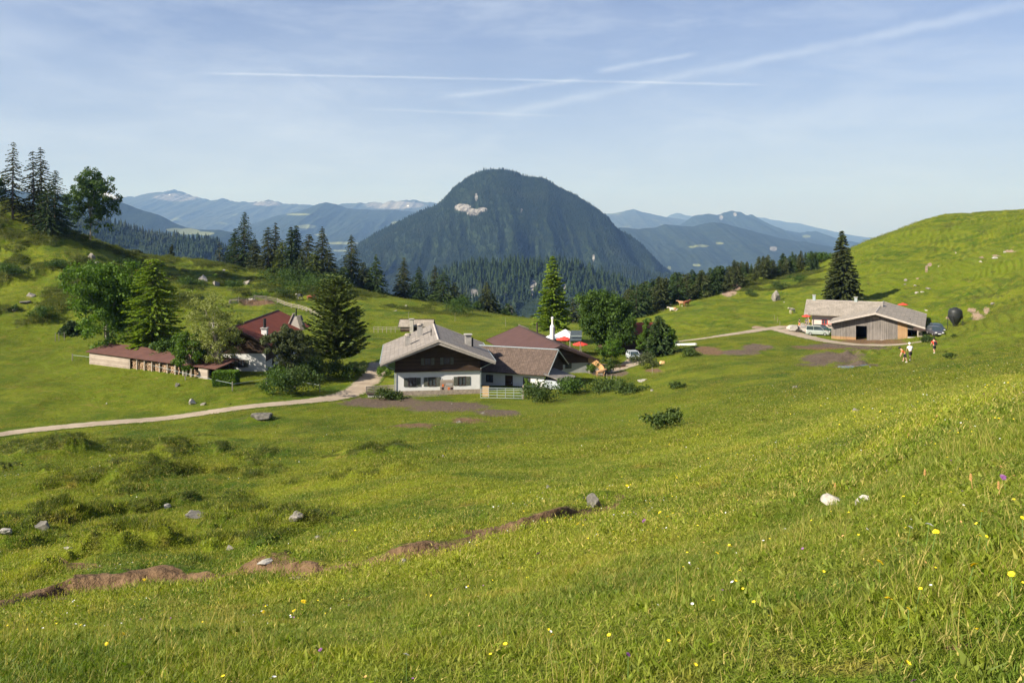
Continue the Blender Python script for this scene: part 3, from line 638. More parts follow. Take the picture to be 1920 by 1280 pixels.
make_ridge('mountain_range', [(1180, 432), (1230, 418), (1245, 411), (1255, 403), (1272, 399), (1290, 403), (1310, 410), (1350, 408), (1410, 406), (1440, 410), (1470, 415), (1500, 420), (1540, 432), (1580, 441), (1640, 450), (1700, 452), (2000, 440), (2300, 430)],
           28000, 8000, BASE, M_FAR3, 16, 0.10, 400, 80, jag=0.6)
make_ridge('mountain_range', [(1040, 420), (1100, 406), (1140, 400), (1165, 398), (1180, 394), (1188, 392), (1205, 398), (1230, 403), (1250, 407), (1290, 413), (1340, 420), (1400, 440)],
           20000, 6000, BASE, M_FAR3, 19, 0.10, 300, 80)
make_ridge('mountain_range', [(1230, 430), (1270, 424), (1290, 412), (1300, 405), (1320, 401), (1330, 399), (1342, 401), (1350, 402), (1358, 399), (1366, 396), (1375, 394), (1388, 398), (1400, 404), (1410, 402), (1418, 408), (1425, 414), (1450, 424), (1480, 434), (1500, 437), (1530, 433), (1550, 440), (1575, 449), (1600, 458), (1640, 470), (1700, 490)],
           15000, 5000, BASE, M_FAR2, 23, 0.13, 500, 100, jag=0.6, spots=[(0, 1352, 408, 4, 5), (0, 1378, 402, 4, 4), (1, 1512, 443, 9, 3), (1, 1508, 458, 8, 5)])
make_ridge('forested_hill', [(1060, 470), (1120, 440), (1160, 427), (1200, 429), (1230, 426), (1245, 421), (1270, 423), (1300, 424), (1310, 421), (1335, 417), (1360, 420), (1400, 430), (1440, 441), (1480, 450), (1520, 456), (1560, 463), (1620, 475), (1700, 500)],
           10000, 4000, BASE, M_FAR2, 27, 0.13, 500, 100, spots=[(1, 1315, 461, 16, 2.5), (1, 1298, 463, 8, 1.8), (1, 1306, 497, 9, 2.5), (1, 1350, 456, 8, 2), (0, 1450, 466, 8, 5), (1, 1255, 502, 4, 4)])
MPTS = [(470, 600), (520, 565), (570, 530), (610, 505), (640, 488), (668, 460), (700, 441), (730, 425), (760, 409), (790, 395), (815, 386), (832, 372), (850, 352), (866, 340), (880, 331), (895, 323), (910, 319), (935, 317), (950, 318), (965, 322), (978, 330), (990, 332), (1005, 333), (1025, 335), (1032, 341), (1050, 352), (1070, 361), (1085, 369), (1100, 379), (1120, 391), (1138, 405), (1150, 420), (1158, 430), (1172, 437), (1185, 444), (1200, 455), (1215, 471), (1232, 490), (1250, 507), (1270, 518), (1292, 530), (1340, 545), (1400, 570)]
MT = make_ridge('forested_mountain', MPTS, 5000, 2300, BASE, M_FARFOREST, 31, 0.20, 620, 190, p=0.92, back=0.4, wl=1.6,
                spots=[(0, 868, 390, 18, 9), (0, 888, 398, 15, 8), (0, 904, 393, 11, 5), (0, 893, 370, 3, 8), (0, 978, 395, 3, 5), (0, 1113, 484, 2.5, 9)])
LH = make_ridge('forested_hill', [(1040, 540), (1100, 512), (1140, 500), (1180, 506), (1210, 514), (1240, 519), (1280, 519), (1330, 528), (1400, 550), (1500, 590)], 3600, 1500, BASE, M_FARFOREST, 35, 0.08, 240, 70)
CR = make_ridge('forested_hill', [(740, 560), (790, 535), (820, 518), (850, 505), (880, 499), (920, 494), (960, 493), (1000, 494), (1030, 491), (1060, 493), (1090, 500), (1120, 512), (1150, 524), (1180, 535), (1220, 548), (1260, 562), (1300, 578), (1400, 620)],
                2000, 750, -480, M_FARFOREST, 39, 0.13, 360, 110, wl=1.3, spots=[(0, 888, 555, 9, 16), (0, 1000, 540, 7, 16), (0, 1108, 556, 10, 9), (0, 955, 580, 10, 8), (0, 945, 552, 5, 5), (0, 1060, 540, 4, 8)])
LR_ = make_ridge('forested_hill', [(-200, 400), (0, 398), (120, 402), (180, 411), (225, 421), (260, 434), (300, 441), (340, 445), (380, 450), (405, 456), (425, 466), (445, 484), (480, 510), (540, 540), (640, 560), (760, 580)],
                 2400, 900, -520, M_FARFOREST, 44, 0.10, 300, 80)
# valley floor out to the horizon and the slope that leads down to it from the alp
q = np.linspace(-1, 1, 41); ax = np.sign(q) * np.abs(q) ** 1.8 * 44000; ay = np.linspace(0, 1, 40) ** 1.7 * 43000 + 560
VX, VY = np.meshgrid(ax, ay, indexing='ij'); VZ = BASE + 8 + 60 * (fbm(VX / 2500, VY / 2500, 50, 3) - 0.5)
ii = np.arange(VX.size).reshape(VX.shape)
vo = mk('valley_floor', np.stack([VX, VY, VZ], -1).reshape(-1, 3), np.stack([ii[:-1, :-1], ii[1:, :-1], ii[1:, 1:], ii[:-1, 1:]], -1).reshape(-1, 4), M_VALLEY, smooth=True); tag(vo, kind='structure')
sx = np.linspace(-1500, 1500, 60); st = np.linspace(0, 1, 24)
SX, ST = np.meshgrid(sx, st, indexing='ij'); SY = 640 + ST * 900; edge = gza(np.clip(sx, -900, 900) * 640 / 640, np.full(60, 640.0)) - 6
SZ = edge[:, None] * (1 - ST) + (BASE - 5) * ST ** 0.9 + 25 * (fbm(SX / 160, SY / 160, 60, 3) - 0.5) * np.clip(ST * 4, 0, 1)
ii = np.arange(SX.size).reshape(SX.shape)
so = mk('alp_slope', np.stack([SX, SY, SZ], -1).reshape(-1, 3), np.stack([ii[:-1, :-1], ii[1:, :-1], ii[1:, 1:], ii[:-1, 1:]], -1).reshape(-1, 4), M_FARFOREST, smooth=True); tag(so, kind='structure')

# forests: a tree with three ragged tiers for every stem, far too many to count
def cone_protos(k=6):
    out = []
    for s in range(k):
        r = random.Random(s); v = []; f = []; n = 6
        for (z0, z1, rr) in ((0.10, 0.58, 0.17), (0.36, 0.82, 0.125), (0.62, 1.0, 0.075)):
            b = len(v); off = r.random() * 6
            for i in range(n):
                a = off + 2 * math.pi * i / n; q = rr * r.uniform(0.65, 1.3); v.append((q * math.cos(a), q * math.sin(a), z0 + r.uniform(-.05, .05)))
            v.append((0, 0, z1))
            for i in range(n): f.append((b + i, b + (i + 1) % n, b + n))
        out.append((np.array(v), np.array(f)))
    return out
CP = cone_protos()
def forest(name, label, rd, spacing, hmin, hmax, mat, seed, tmax=0.9, thin=0.0, tmin=-0.05):
    rg = np.random.default_rng(seed); X, Y, Z, T = rd['X'], rd['Y'], rd['Z'], rd['T']; mask = rd['mask']
    m = (T[:-1, :-1] >= tmin) & (T[:-1, :-1] <= tmax)
    i, j = np.where(m)
    A = np.abs((X[i + 1, j] - X[i, j]) * (Y[i, j + 1] - Y[i, j]))
    n = rg.poisson(A / spacing ** 2); i = np.repeat(i, n); j = np.repeat(j, n); a = rg.random(len(i)); b = rg.random(len(i))
    def sm(Z): return (Z[i, j] * (1 - a) + Z[i + 1, j] * a) * (1 - b) + (Z[i, j + 1] * (1 - a) + Z[i + 1, j + 1] * a) * b
    x, y, z = sm(X), sm(Y), sm(Z); mk_ = np.maximum(sm(mask[..., 0]), sm(mask[..., 1]))
    gaps = fbm(x / (spacing * 12), y / (spacing * 12), seed, 3)
    ok = (mk_ < 0.42 + 0.3 * rg.random(len(x))) & (gaps > thin); x, y, z, gaps = x[ok], y[ok], z[ok], gaps[ok]
    # drop stems hidden far down behind the alp
    VV = []; FF = []; base = 0
    hh = rg.uniform(hmin, hmax, len(x)) * (0.8 + 0.5 * gaps); kind = rg.integers(0, len(CP), len(x)); ww = rg.uniform(0.85, 1.35, len(x))
    for k, (v, f) in enumerate(CP):
        s = kind == k; c = int(s.sum())
        if not c: continue
        th = rg.random(c) * 6.28; ct, st_ = np.cos(th), np.sin(th); H = hh[s]; Wd = ww[s]
        vx = (v[None, :, 0] * ct[:, None] - v[None, :, 1] * st_[:, None]) * (H * Wd)[:, None] + x[s][:, None]
        vy = (v[None, :, 0] * st_[:, None] + v[None, :, 1] * ct[:, None]) * (H * Wd)[:, None] + y[s][:, None]
        vz = v[None, :, 2] * H[:, None] + z[s][:, None] - 1.0
        VV.append(np.stack([vx, vy, vz], -1).reshape(-1, 3)); FF.append((f[None] + (base + np.arange(c) * len(v))[:, None, None]).reshape(-1, 3)); base += c * len(v)
    o = mk(name, np.concatenate(VV), np.concatenate(FF), mat); tag(o, label, 'forest', kind='stuff')
    print('forest', name, len(x)); return o
def forest_mat(name, c1, c2, c3):
    m, t = new_mat(name); pos = t.n('ShaderNodeNewGeometry').outputs['Position']
    a = t.noise(pos, 0.006, 5, 0.65); b = t.noise(pos, 0.09, 2, 0.7)
    c = t.mix(t.ramp(b, 0.35, 0.65), c1 + (1,), c2 + (1,)); c = t.mix(t.ramp(a, 0.5, 0.72, 0, 0.7), c, c3 + (1,))
    return finish(m, t, principled(t, c, 0.9, spec=0.05))
M_F1 = forest_mat('mountain_forest', (0.007, 0.015, 0.008), (0.022, 0.034, 0.014), (0.034, 0.042, 0.018))
M_F2 = forest_mat('ridge_forest', (0.009, 0.019, 0.008), (0.030, 0.048, 0.015), (0.046, 0.050, 0.020))
forest('mountain_forest', 'dense spruce forest covering the big round mountain', MT, 10.5, 11, 19, M_F1, 71)
forest('ridge_forest', 'dark forest on the low rocky ridge in front of the big mountain', CR, 9.5, 15, 27, M_F2, 72, thin=0.27)
forest('hillside_forest', 'dark forest on the slope behind the left hill', LR_, 10.5, 16, 27, M_F2, 73, thin=0.2)
forest('valley_forest', 'hazy forest on the low hill right of the big mountain', LH, 13, 18, 30, M_F1, 74, thin=0.25)

# ------------------------------------------------------------------ buildings
def roof_panel(name, mat, parent, a, b, c, d, th=0.16):
    """one slope: a-b along the eave, c-d along the ridge, corners in order round the panel; UV in metres"""
    A, B, C_, D_ = map(Vector, (a, b, c, d)); n = (B - A).cross(D_ - A).normalized()
    if n.z < 0: n = -n
    v = [A, B, C_, D_] + [p - n * th for p in (A, B, C_, D_)]
    f = [(0, 1, 2, 3), (7, 6, 5, 4), (0, 4, 5, 1), (1, 5, 6, 2), (2, 6, 7, 3), (3, 7, 4, 0)]
    if (B - A).cross(D_ - A).z < 0: f = [tuple(reversed(q)) for q in f]
    w = (B - A).length; h = (D_ - A).length; uvv = {0: (0, 0), 1: (w, 0), 2: (w, h), 3: (0, h), 4: (0, .05), 5: (w, .05), 6: (w, h), 7: (0, h)}
    uv = [uvv[i] for q in f for i in q]
    return mk(name, v, f, mat, parent, uv=uv)
def gable_roof(root, hw, y0, y1, zr, ze, mat, barge=M_BARGE, th=0.16, xc=0.0, bh=0.26, ridge=True, panels=(1, 1)):
    """two slopes, bargeboards on the verges and a ridge cap; ridge along local y"""
    rs = []
    for s in (-1, 1):
        rs.append(roof_panel('roof', mat, root, (xc + s * hw, y0, ze), (xc + s * hw, y1, ze), (xc + s * 0.012, y1, zr), (xc + s * 0.012, y0, zr), th))
    for yy, e in ((y0, -1), (y1, 1)):
        for s in (-1, 1):
            m = MB(); d = (zr - ze) / hw
            p = [(xc + s * hw, ze + 0.03), (xc, zr + 0.03), (xc, zr - bh - 0.06), (xc + s * hw, ze - bh)]
            if s == 1: p = p[::-1]
            ya, yb = (yy + e * 0.003, yy + e * 0.06); m.prism(p, min(ya, yb), max(ya, yb)); m.build('bargeboard', barge, root)
    if ridge:
        m = MB(); m.prism([(xc - 0.16, zr - 0.01), (xc + 0.16, zr - 0.01), (xc, zr + 0.09)], y0 + 0.02, y1 - 0.02); m.build('ridge_cap', barge, root)
    return rs
def gable_wall(name, root, hw, y0, y1, z0, ze, zr, mat, rhw, th_clear=0.2):
    """body of the house up to the underside of the roof (roof half-width rhw falls from zr to ze)"""
    zs = lambda x: zr - (zr - ze) * abs(x) / rhw - th_clear
    return MB().prism([(-hw, z0), (hw, z0), (hw, zs(hw)), (0, zs(0)), (-hw, zs(hw))], y0, y1).build(name, mat, root)
def window(root, x, z, w_, h_, y, frame=M_DARKTRIM, shutters=None, glass=M_GLASS, axis='y', sgn=-1, sw=None):
    """window on a wall facing local -y (axis y) or local +-x (axis x)"""
    def bx(x0, x1, d0, d1, z0, z1):
        if axis == 'y': return MB().box(x0, x1, y - d1, y - d0, z0, z1)
        a, b = sorted((y + sgn * d0, y + sgn * d1)); return MB().box(a, b, x0, x1, z0, z1)
    m = MB()
    for r in ((x - w_ / 2 - .06, x + w_ / 2 + .06, z - .06, z + .02), (x - w_ / 2 - .06, x + w_ / 2 + .06, z + h_ - .02, z + h_ + .06), (x - w_ / 2 - .06, x - w_ / 2 + .03, z + .02, z + h_ - .02), (x + w_ / 2 - .03, x + w_ / 2 + .06, z + .02, z + h_ - .02), (x - .03, x + .03, z + .02, z + h_ - .02)):
        q = bx(r[0], r[1], 0.0, 0.07, r[2], r[3]); m.add(q.v, q.f)
    f = m.build('window', frame, root)
    g = bx(x - w_ / 2 + .03, x + w_ / 2 - .03, 0.004, 0.02, z + .02, z + h_ - .02).build('pane', glass, f)
    if shutters:
        s_w = sw or w_ * 0.55
        for s in (-1, 1):
            c = x + s * (w_ / 2 + 0.09 + s_w / 2); bx(c - s_w / 2, c + s_w / 2, 0.005, 0.06, z - .04, z + h_ + .04).build('shutter', shutters, root)
    return f
def chimney(root, x, y, z0, z1, s, mat, cap='slab', pipe=0.0):
    c = MB().box(x - s / 2, x + s / 2, y - s / 2, y + s / 2, z0, z1).build('chimney', mat, root)
    if cap == 'slab': MB().box(x - s * .68, x + s * .68, y - s * .68, y + s * .68, z1 + .003, z1 + .12).build('chimney_cap', M_CONC, c)
    if cap == 'dome':
        m = MB(); m.lathe([(s * .62, z1 + .22), (s * .58, z1 + .34), (s * .4, z1 + .45), (0.02, z1 + .5)], 10, (x, y, 0))
        for a in (-1, 1):
            for b in (-1, 1): m.box(x + a * s * .42 - .05, x + a * s * .42 + .05, y + b * s * .42 - .05, y + b * s * .42 + .05, z1 + .003, z1 + .24)
        m.build('chimney_cap', M_PALETIMBER, c)
    if pipe: MB().tube((x, y, z1), (x, y, z1 + pipe), s * .27, n=8).build('stovepipe', M_BLACKMET, c)
    return c
def frame_of(rx, ry, ang):
    """local -> world helpers for a house with its gable centre at (rx, ry) and ridge turned by ang"""
    ca, sa = math.cos(ang), math.sin(ang)
    return (lambda x, y: (rx + x * ca - y * sa, ry + x * sa + y * ca))
def plane_x(px, rx, ry, ang, yl=0.0):
    """local x of a photo column on the local plane y = yl"""
    ca, sa = math.cos(ang), math.sin(ang); k = (px - CX) / F
    ox, oy = rx - yl * sa, ry + yl * ca
    return (k * oy - ox) / (ca - k * sa)

# --- the chalet with the white ground floor
cr = (-9.69, 104.3, -21.72); ca_ = R(7.7)
chalet = empty('chalet', cr, ca_); tag(chalet, 'chalet with white ground floor, dark log gable and grey roof beside the gravel road', 'chalet')
def cx_(px, yl=0): return plane_x(px, cr[0], cr[1], ca_, yl)
ZR, ZE, HW = 7.52, 4.57, 7.43
MB().box(-5.5, 5.5, 0, 14.6, -0.9, 3.12).build('wall', M_WHITE, chalet)
zs = lambda x: ZR - (ZR - ZE) * abs(x) / HW - 0.22
MB().prism([(-5.56, 3.123), (5.56, 3.123), (5.56, zs(5.56)), (0, zs(0)), (-5.56, zs(5.56))], -0.06, 14.66).build('upper_wall', M_DARKWOOD, chalet)
gable_roof(chalet, HW, -1.6, 15.7, ZR, ZE, M_SLATE)
MB().prism([(-HW + .05, ZE - .42), (-HW + .05, ZE - .2), (0, ZR - .42), (HW - .05, ZE - .2), (HW - .05, ZE - .42), (0, ZR - .66)], -1.56, -1.52).build('fascia', M_BARGE, chalet)
for s in (-1, 1):
    m = MB()
    for y in np.linspace(-1.2, 15.4, 5): m.box(s * 6.9 - .07, s * 6.9 + .07, y - .07, y + .07, ZE - .28, ZE - .1)
    m.tube((s * 7.48, -1.3, ZE - .05), (s * 7.48, 15.6, ZE - .05), 0.07, n=6); m.build('gutter', M_METAL, chalet)
    MB().tube((s * 7.42, -1.05, ZE - .1), (s * 5.62, -0.12, 3.45), 0.045, n=6).tube((s * 5.62, -0.12, 3.45), (s * 5.62, -0.12, -0.1), 0.045, n=6).build('downpipe', M_METAL, chalet)
for px, w_ in ((773, 0.95), (810, 0.95), (866, 0.95)):
    window(chalet, cx_(px), 0.95 + .35, w_, 1.05, 0.0, shutters=M_SHUTTER, sw=0.52)
for px in (802, 838):
    window(chalet, cx_(px), 4.05, 0.75, 0.85, -0.06, shutters=M_SHUTTER, sw=0.4)
window(chalet, 5.5, 1.2, 0.9, 1.0, -5.5, axis='x', sgn=-1)
box_part('balcony_beam', M_DARKWOOD, chalet, -5.7, 5.7, -0.30, -0.07, 3.20, 3.36)
for x in np.linspace(-5.0, 5.0, 7): MB().box(x - .07, x + .07, -1.25, -0.07, zs(x) - .02, zs(x) + .14).build('rafter', M_DARKTRIM, chalet)
def on_roof(x): return ZR - (ZR - ZE) * abs(x) / HW
chimney(chalet, -3.9, 4.6, on_roof(3.9) - .4, on_roof(3.9) + 1.15, 0.72, M_CONC, 'dome')
chimney(chalet, -2.2, 8.6, on_roof(2.2) - .4, on_roof(2.2) + 1.35, 0.72, M_CONC, 'dome')
chimney(chalet, 4.35, 5.2, on_roof(4.3) - .5, on_roof(4.3) + 1.35, 0.82, M_CONC, 'slab')
MB().tube((4.95, 5.0, on_roof(4.95) - .2), (4.95, 5.0, on_roof(4.95) + 1.25), 0.11, n=8).build('stovepipe', M_BLACKMET, chalet)
MB().tube((-0.75, 4.5, on_roof(.75) - .2), (-0.75, 4.5, on_roof(.75) + 0.95), 0.06, n=6).build('vent_pipe', M_BLACKMET, chalet)
CF = frame_of(cr[0], cr[1], ca_)
# parapet fence along the front of the chalet
pf = empty('board_fence', (*CF(0, -1.5), cr[2]), ca_); tag(pf, 'low weathered board fence in front of the white chalet wall', 'fence')
box_part('plinth', M_CONC, pf, -5.6, 5.6, -0.12, 0.12, -0.5, 0.16)
box_part('rail', M_WOOD, pf, -5.9, 5.7, -0.16, -0.12, 0.42, 1.02)
box_part('lower_rail', M_PALETIMBER, pf, -4.9, 1.2, -0.11, -0.07, 0.24, 0.34)
for x in (-5.7, -2.9, 0.0, 2.9, 5.6): MB().box(x - .06, x + .06, -0.06, 0.06, 0.163, 0.98).build('post', M_DARKTRIM, pf)
# notice board
nb = empty('notice_board', (*CF(cx_(838), -1.1), cr[2] + 0.2), ca_); tag(nb, 'pale notice board with small reddish pictures on posts against the chalet wall', 'notice board')
for x in (-0.62, 0.70): MB().tube((x, 0, -0.6), (x, 0, 2.2), 0.035, n=6).build('post', M_DARKTRIM, nb)
box_part('board', M_PALEWOOD, nb, -0.95, 0.80, -0.05, -0.02, 0.62, 2.02)
box_part('header_panel', M_CONC, nb, -0.2, 0.68, -0.075, -0.053, 1.25, 1.62)
for i, (x, z) in enumerate(((-0.75, 0.75), (0.05, 0.72), (0.42, 0.72), (-0.7, 1.15))):
    MB().box(x, x + .26, -0.075, -0.053, z, z + .32).build('picture', M_ORANGECLOTH if i % 2 else M_DARKTRIM, nb)
# terrace rail to the left of the chalet
tr = empty('terrace_fence', (*CF(-7.4, 1.0), cr[2]), R(20)); tag(tr, 'low pale plank fence around the terrace left of the chalet', 'fence')
for i in range(5): MB().box(-1.9 + i * .95 - .05, -1.9 + i * .95 + .05, -.05, .05, -.5, 1.3).build('post', M_WOOD, tr)
for z in (0.55, 0.85, 1.12): MB().box(-2.0, 2.0, -.085, -.052, z, z + .17).build('rail', M_PALETIMBER, tr)
ter = empty('stone_bench_wall', (*CF(-7.7, -1.2), cr[2] - 0.1), R(5)); tag(ter, 'low dark topped wall at the left corner of the chalet', 'wall')
box_part('wall', M_CONC, ter, -1.3, 2.1, -.15, .15, -.4, .75); box_part('coping', M_DARKTRIM, ter, -1.4, 2.2, -.28, .28, .753, .87)

# --- tiled outbuilding to the right of the chalet
rA = Vector((6.47, 111.0, -16.75)); dB = Vector((-0.94, 0.342, 0)); angB = math.atan2(-dB.x, dB.y)   # ridge runs back-left from the right gable
zB = -21.9
ob = empty('tiled_barn', (rA.x, rA.y, zB), angB); tag(ob, 'outbuilding with brown tiled saddle roof adjoining the right side of the chalet', 'outbuilding')
zrB = rA.z - zB; zeB = zrB - 2.75
gable_wall('wall', ob, 4.3, 0.7, 14.5, -0.6, zeB, zrB, M_WHITE, 5.0)
zsb = lambda x: zrB - (zrB - zeB) * abs(x) / 5.0 - 0.24
MB().prism([(-4.36, zsb(4.36) - .9), (4.36, zsb(4.36) - .9), (4.36, zsb(4.36)), (0, zsb(0)), (-4.36, zsb(4.36))], 0.62, 0.695).build('gable_boards', M_DARKWOOD, ob)
gable_roof(ob, 5.0, 0.0, 15.0, zrB, zeB, M_TILE, barge=M_METAL, bh=0.12)
for y in (3.2, 8.6): window(ob, y, 0.9, 0.9, 0.9, -4.3, axis='x', sgn=-1)
door = box_part('door', M_DARKWOOD, ob, -4.36, -4.303, 5.2, 6.3, -0.1, 1.95)
box_part('handle', M_METAL, door, -4.42, -4.363, 5.3, 5.36, 0.9, 1.05)
# lean-to of pale boards
FB = frame_of(rA.x, rA.y, angB); lx, ly = FB(-3.0, -0.75)
lt = empty('lean_to_shed', (lx, ly, zB - 0.1), angB); tag(lt, 'small lean-to with pale grey-blue boards and panel roof at the end of the tiled outbuilding', 'shed')
MB().box(-1.7, 2.2, -1.3, 1.25, -0.9, 1.75).build('wall', M_BLUEWOOD, lt)
roof_panel('roof', M_SLATE, lt, (-2.3, -1.9, 1.78), (2.7, -1.9, 1.78), (2.7, 1.3, 2.75), (-2.3, 1.3, 2.75), 0.10)

# --- big brown roofed house
rC = Vector((7.4, 120.5, -17.55)); angC = R(14.1); zC = -22.3
hc = empty('farmhouse', (rC.x, rC.y, zC), angC); tag(hc, 'large farmhouse with wide brown sheet roof behind the tiled outbuilding', 'farmhouse')
zrC = rC.z - zC; zeC = zrC - 2.35
gable_wall('wall', hc, 4.9, 1.0, 24.3, -0.8, zeC, zrC, M_GREYWALL, 6.1)
zsc = lambda x: zrC - (zrC - zeC) * abs(x) / 6.1 - 0.24
MB().prism([(-4.96, zsc(4.96) - .75), (4.96, zsc(4.96) - .75), (4.96, zsc(4.96)), (0, zsc(0)), (-4.96, zsc(4.96))], 0.92, 0.995).build('gable_boards', M_DARKWOOD, hc)
gable_roof(hc, 6.1, 0.0, 25.3, zrC, zeC, M_BROWNROOF, barge=M_DARKTRIM, bh=0.34)
MB().prism([(0.05, zrC + .04), (1.9, zrC - .69), (1.9, zrC - .5), (0.05, zrC + .26)], 25.4, 25.6).build('verge_board', M_PALEWOOD, hc)
c1 = MB().tube((2.1, 20.5, zrC - 1.2), (2.1, 20.5, zrC + 1.1), 0.13, n=8).build('stovepipe', M_DARKTRIM, hc)
c2 = MB().lathe([(0.42, zrC - 1.6), (0.42, zrC + .9), (0.36, zrC + 1.0), (0.17, zrC + 1.35), (0.15, zrC + 2.2), (0.24, zrC + 2.25), (0.24, zrC + 2.5), (0.02, zrC + 2.6)], 12, (3.4, 15.5, 0)).build('chimney', M_WHITE, hc)
window(hc, 1.5, 1.1, 0.9, 1.0, 1.0)
box_part('ramp_wall', M_CONC, hc, 0.2, 6.6, -0.6, 0.9, -1.6, -0.1)

# --- canopy, parasols and solar panel on the terrace behind
def at(px, d): return (px - CX) / F * d
def zz(py, d): return -(py - HY) / F * d
def parasol(px, py_top, d, rad, mat, label, sides=8, group=None, drop=0.35):
    x = at(px, d); zt = zz(py_top, d); g = gz(x, d); root = empty('parasol', (x, d, g)); h = zt - g
    tag(root, label, 'parasol', group)
    m = MB(); v = [(0, 0, h)] + [(rad * math.cos(i * 2 * math.pi / sides + .39), rad * math.sin(i * 2 * math.pi / sides + .39), h - drop * rad) for i in range(sides)]
    v += [(a, b, c - .1) for a, b, c in v]; n = sides + 1
    f = [(0, 1 + i, 1 + (i + 1) % sides) for i in range(sides)] + [(n, n + 1 + (i + 1) % sides, n + 1 + i) for i in range(sides)] + [(1 + i, n + 1 + i, n + 1 + (i + 1) % sides, 1 + (i + 1) % sides) for i in range(sides)]
    m.add(v, f).build('canopy', mat, root); MB().tube((0, 0, -0.3), (0, 0, h - .05), 0.04, n=6).build('pole', M_WOOD, root)
    MB().lathe([(0.32, 0.0), (0.32, .08), (0.06, .1), (0.05, .35)], 10).build('base', M_CONC, root)
    return root
parasol(1060, 617, 142, 3.3, M_WHITECLOTH, 'large white parasol on the terrace left of the dark maple', 4, drop=0.42)
parasol(1033, 627, 138, 1.5, M_WHITECLOTH, 'small white parasol half hidden behind the brown farmhouse roof', 4)
parasol(1058, 630, 133, 1.4, M_REDCLOTH, 'red parasol under the large white parasol', 8)
parasol(1088, 640, 131, 1.3, M_REDCLOTH, 'red parasol right of the solar panel stand', 8)
d = 127.5; x = at(1079, d); g = gz(x, d); sp_ = empty('solar_panel', (x, d, g)); tag(sp_, 'grey solar panel tilted on an A-frame stand above the farmhouse roof', 'solar panel')
ht = zz(620, d) - g; hb = zz(638, d) - g
mk('panel', [(-1.0, -.4, hb), (.9, -.4, hb), (1.1, .5, ht), (-.7, .5, ht), (-1.0, -.33, hb - .05), (.9, -.33, hb - .05), (1.1, .57, ht - .05), (-.7, .57, ht - .05)],
   [(0, 1, 2, 3), (7, 6, 5, 4), (0, 4, 5, 1), (1, 5, 6, 2), (2, 6, 7, 3), (3, 7, 4, 0)], simple('solar_glass', (0.06, 0.075, 0.08), 0.25, 0.2, 3, spec=0.6), sp_)
for s in (-.9, .8):
    MB().tube((s - .3, -.5, -.3), (s + .05, .1, (ht + hb) / 2), .035, n=5).tube((s + .35, .5, -.3), (s, .1, (ht + hb) / 2), .035, n=5).build('leg', M_PALETIMBER, sp_)
MB().box(-1.0, 1.0, -.42, -.36, hb + (ht - hb) * .45, hb + (ht - hb) * .55).build('crossbar', M_METAL, sp_)

# --- guesthouse behind the maple
d = 150; x = at(1160, d); gd = empty('guesthouse', (x, d, gz(x, d)), R(-78)); tag(gd, 'dark timber guesthouse with red roof mostly hidden behind the dark maple', 'house')
hg = zz(606, d) - gz(x, d)
gable_wall('wall', gd, 3.6, -2.9, 6.5, -1, hg - 1.7, hg, M_DARKWOOD, 4.6)
gable_roof(gd, 4.6, -3.6, 7.2, hg, hg - 1.7, M_REDROOF, barge=M_DARKTRIM)
for yy in (-1.5, 1.5): window(gd, yy, 1.6, .8, .8, -3.6, axis='x', sgn=-1, frame=M_PALETIMBER)

# --- red roofed farmhouse on the left
aR = R(0.6); ra = (-41.0, 116.5, -21.2)
ha_ = empty('red_roofed_house', ra, aR); tag(ha_, 'white farmhouse with rust-red roof among the trees left of the road', 'farmhouse')
zrA = -14.25 - ra[2]; zeA = zrA - 2.75
gable_wall('wall', ha_, 4.6, 1.2, 22.0, -1.0, zeA, zrA, M_WHITE, 5.7)
zsa = lambda x: zrA - (zrA - zeA) * abs(x) / 5.7 - 0.24
MB().prism([(-4.66, 2.9), (4.66, 2.9), (4.66, zsa(4.66)), (0, zsa(0)), (-4.66, zsa(4.66))], 1.12, 1.195).build('gable_boards', M_DARKWOOD, ha_)
MB().box(4.603, 4.66, 1.2, 22, 1.7, zsa(4.66) - .02).build('side_boards', M_DARKWOOD, ha_)
gable_roof(ha_, 5.7, 0.0, 24.0, zrA, zeA, M_REDROOF, barge=M_DARKTRIM, bh=0.3)
chimney(ha_, 3.55, 4.2, zrA - 2.6, zrA - 0.75, 0.8, M_WHITE, 'slab', pipe=1.5)
chimney(ha_, -4.3, 5.5, zrA - 2.6, zrA - 0.1, 0.8, M_WHITE, 'slab')
window(ha_, -2.5, 0.9, 0.9, 1.0, 1.2, shutters=M_SHUTTER); window(ha_, 1.0, 0.9, 0.9, 1.0, 1.2, shutters=M_SHUTTER)
for yy in (5, 9, 14): window(ha_, yy, 0.7, 0.9, 1.0, 4.6, axis='x', sgn=1)
# stone gable with leaning slabs on the far corner of the red roof
dm = MB().prism([(-1.35, 0), (1.35, 0), (0.5, 2.9), (-0.2, 3.0)], -0.6, 0.9).build('stone_gable', M_STONE, ha_); dm.location = (4.4, 18.5, zrA - 2.6); dm.scale = (.74, .74, .74)
sl_ = MB().prism([(-1.95, 0), (-1.7, -0.05), (-0.15, 3.5), (-0.4, 3.55)], -0.8, 0.95).build('verge_slab', M_PALETIMBER, dm)
sr_ = MB().prism([(1.45, -0.1), (2.35, -0.2), (1.35, 3.0), (0.55, 3.05)], -0.7, 0.95).build('verge_slab', M_ROCKD, dm)
MB().tube((0.25, 0.1, 2.5), (0.25, 0.1, 4.6), 0.15, n=8).build('stovepipe', M_BLACKMET, dm)

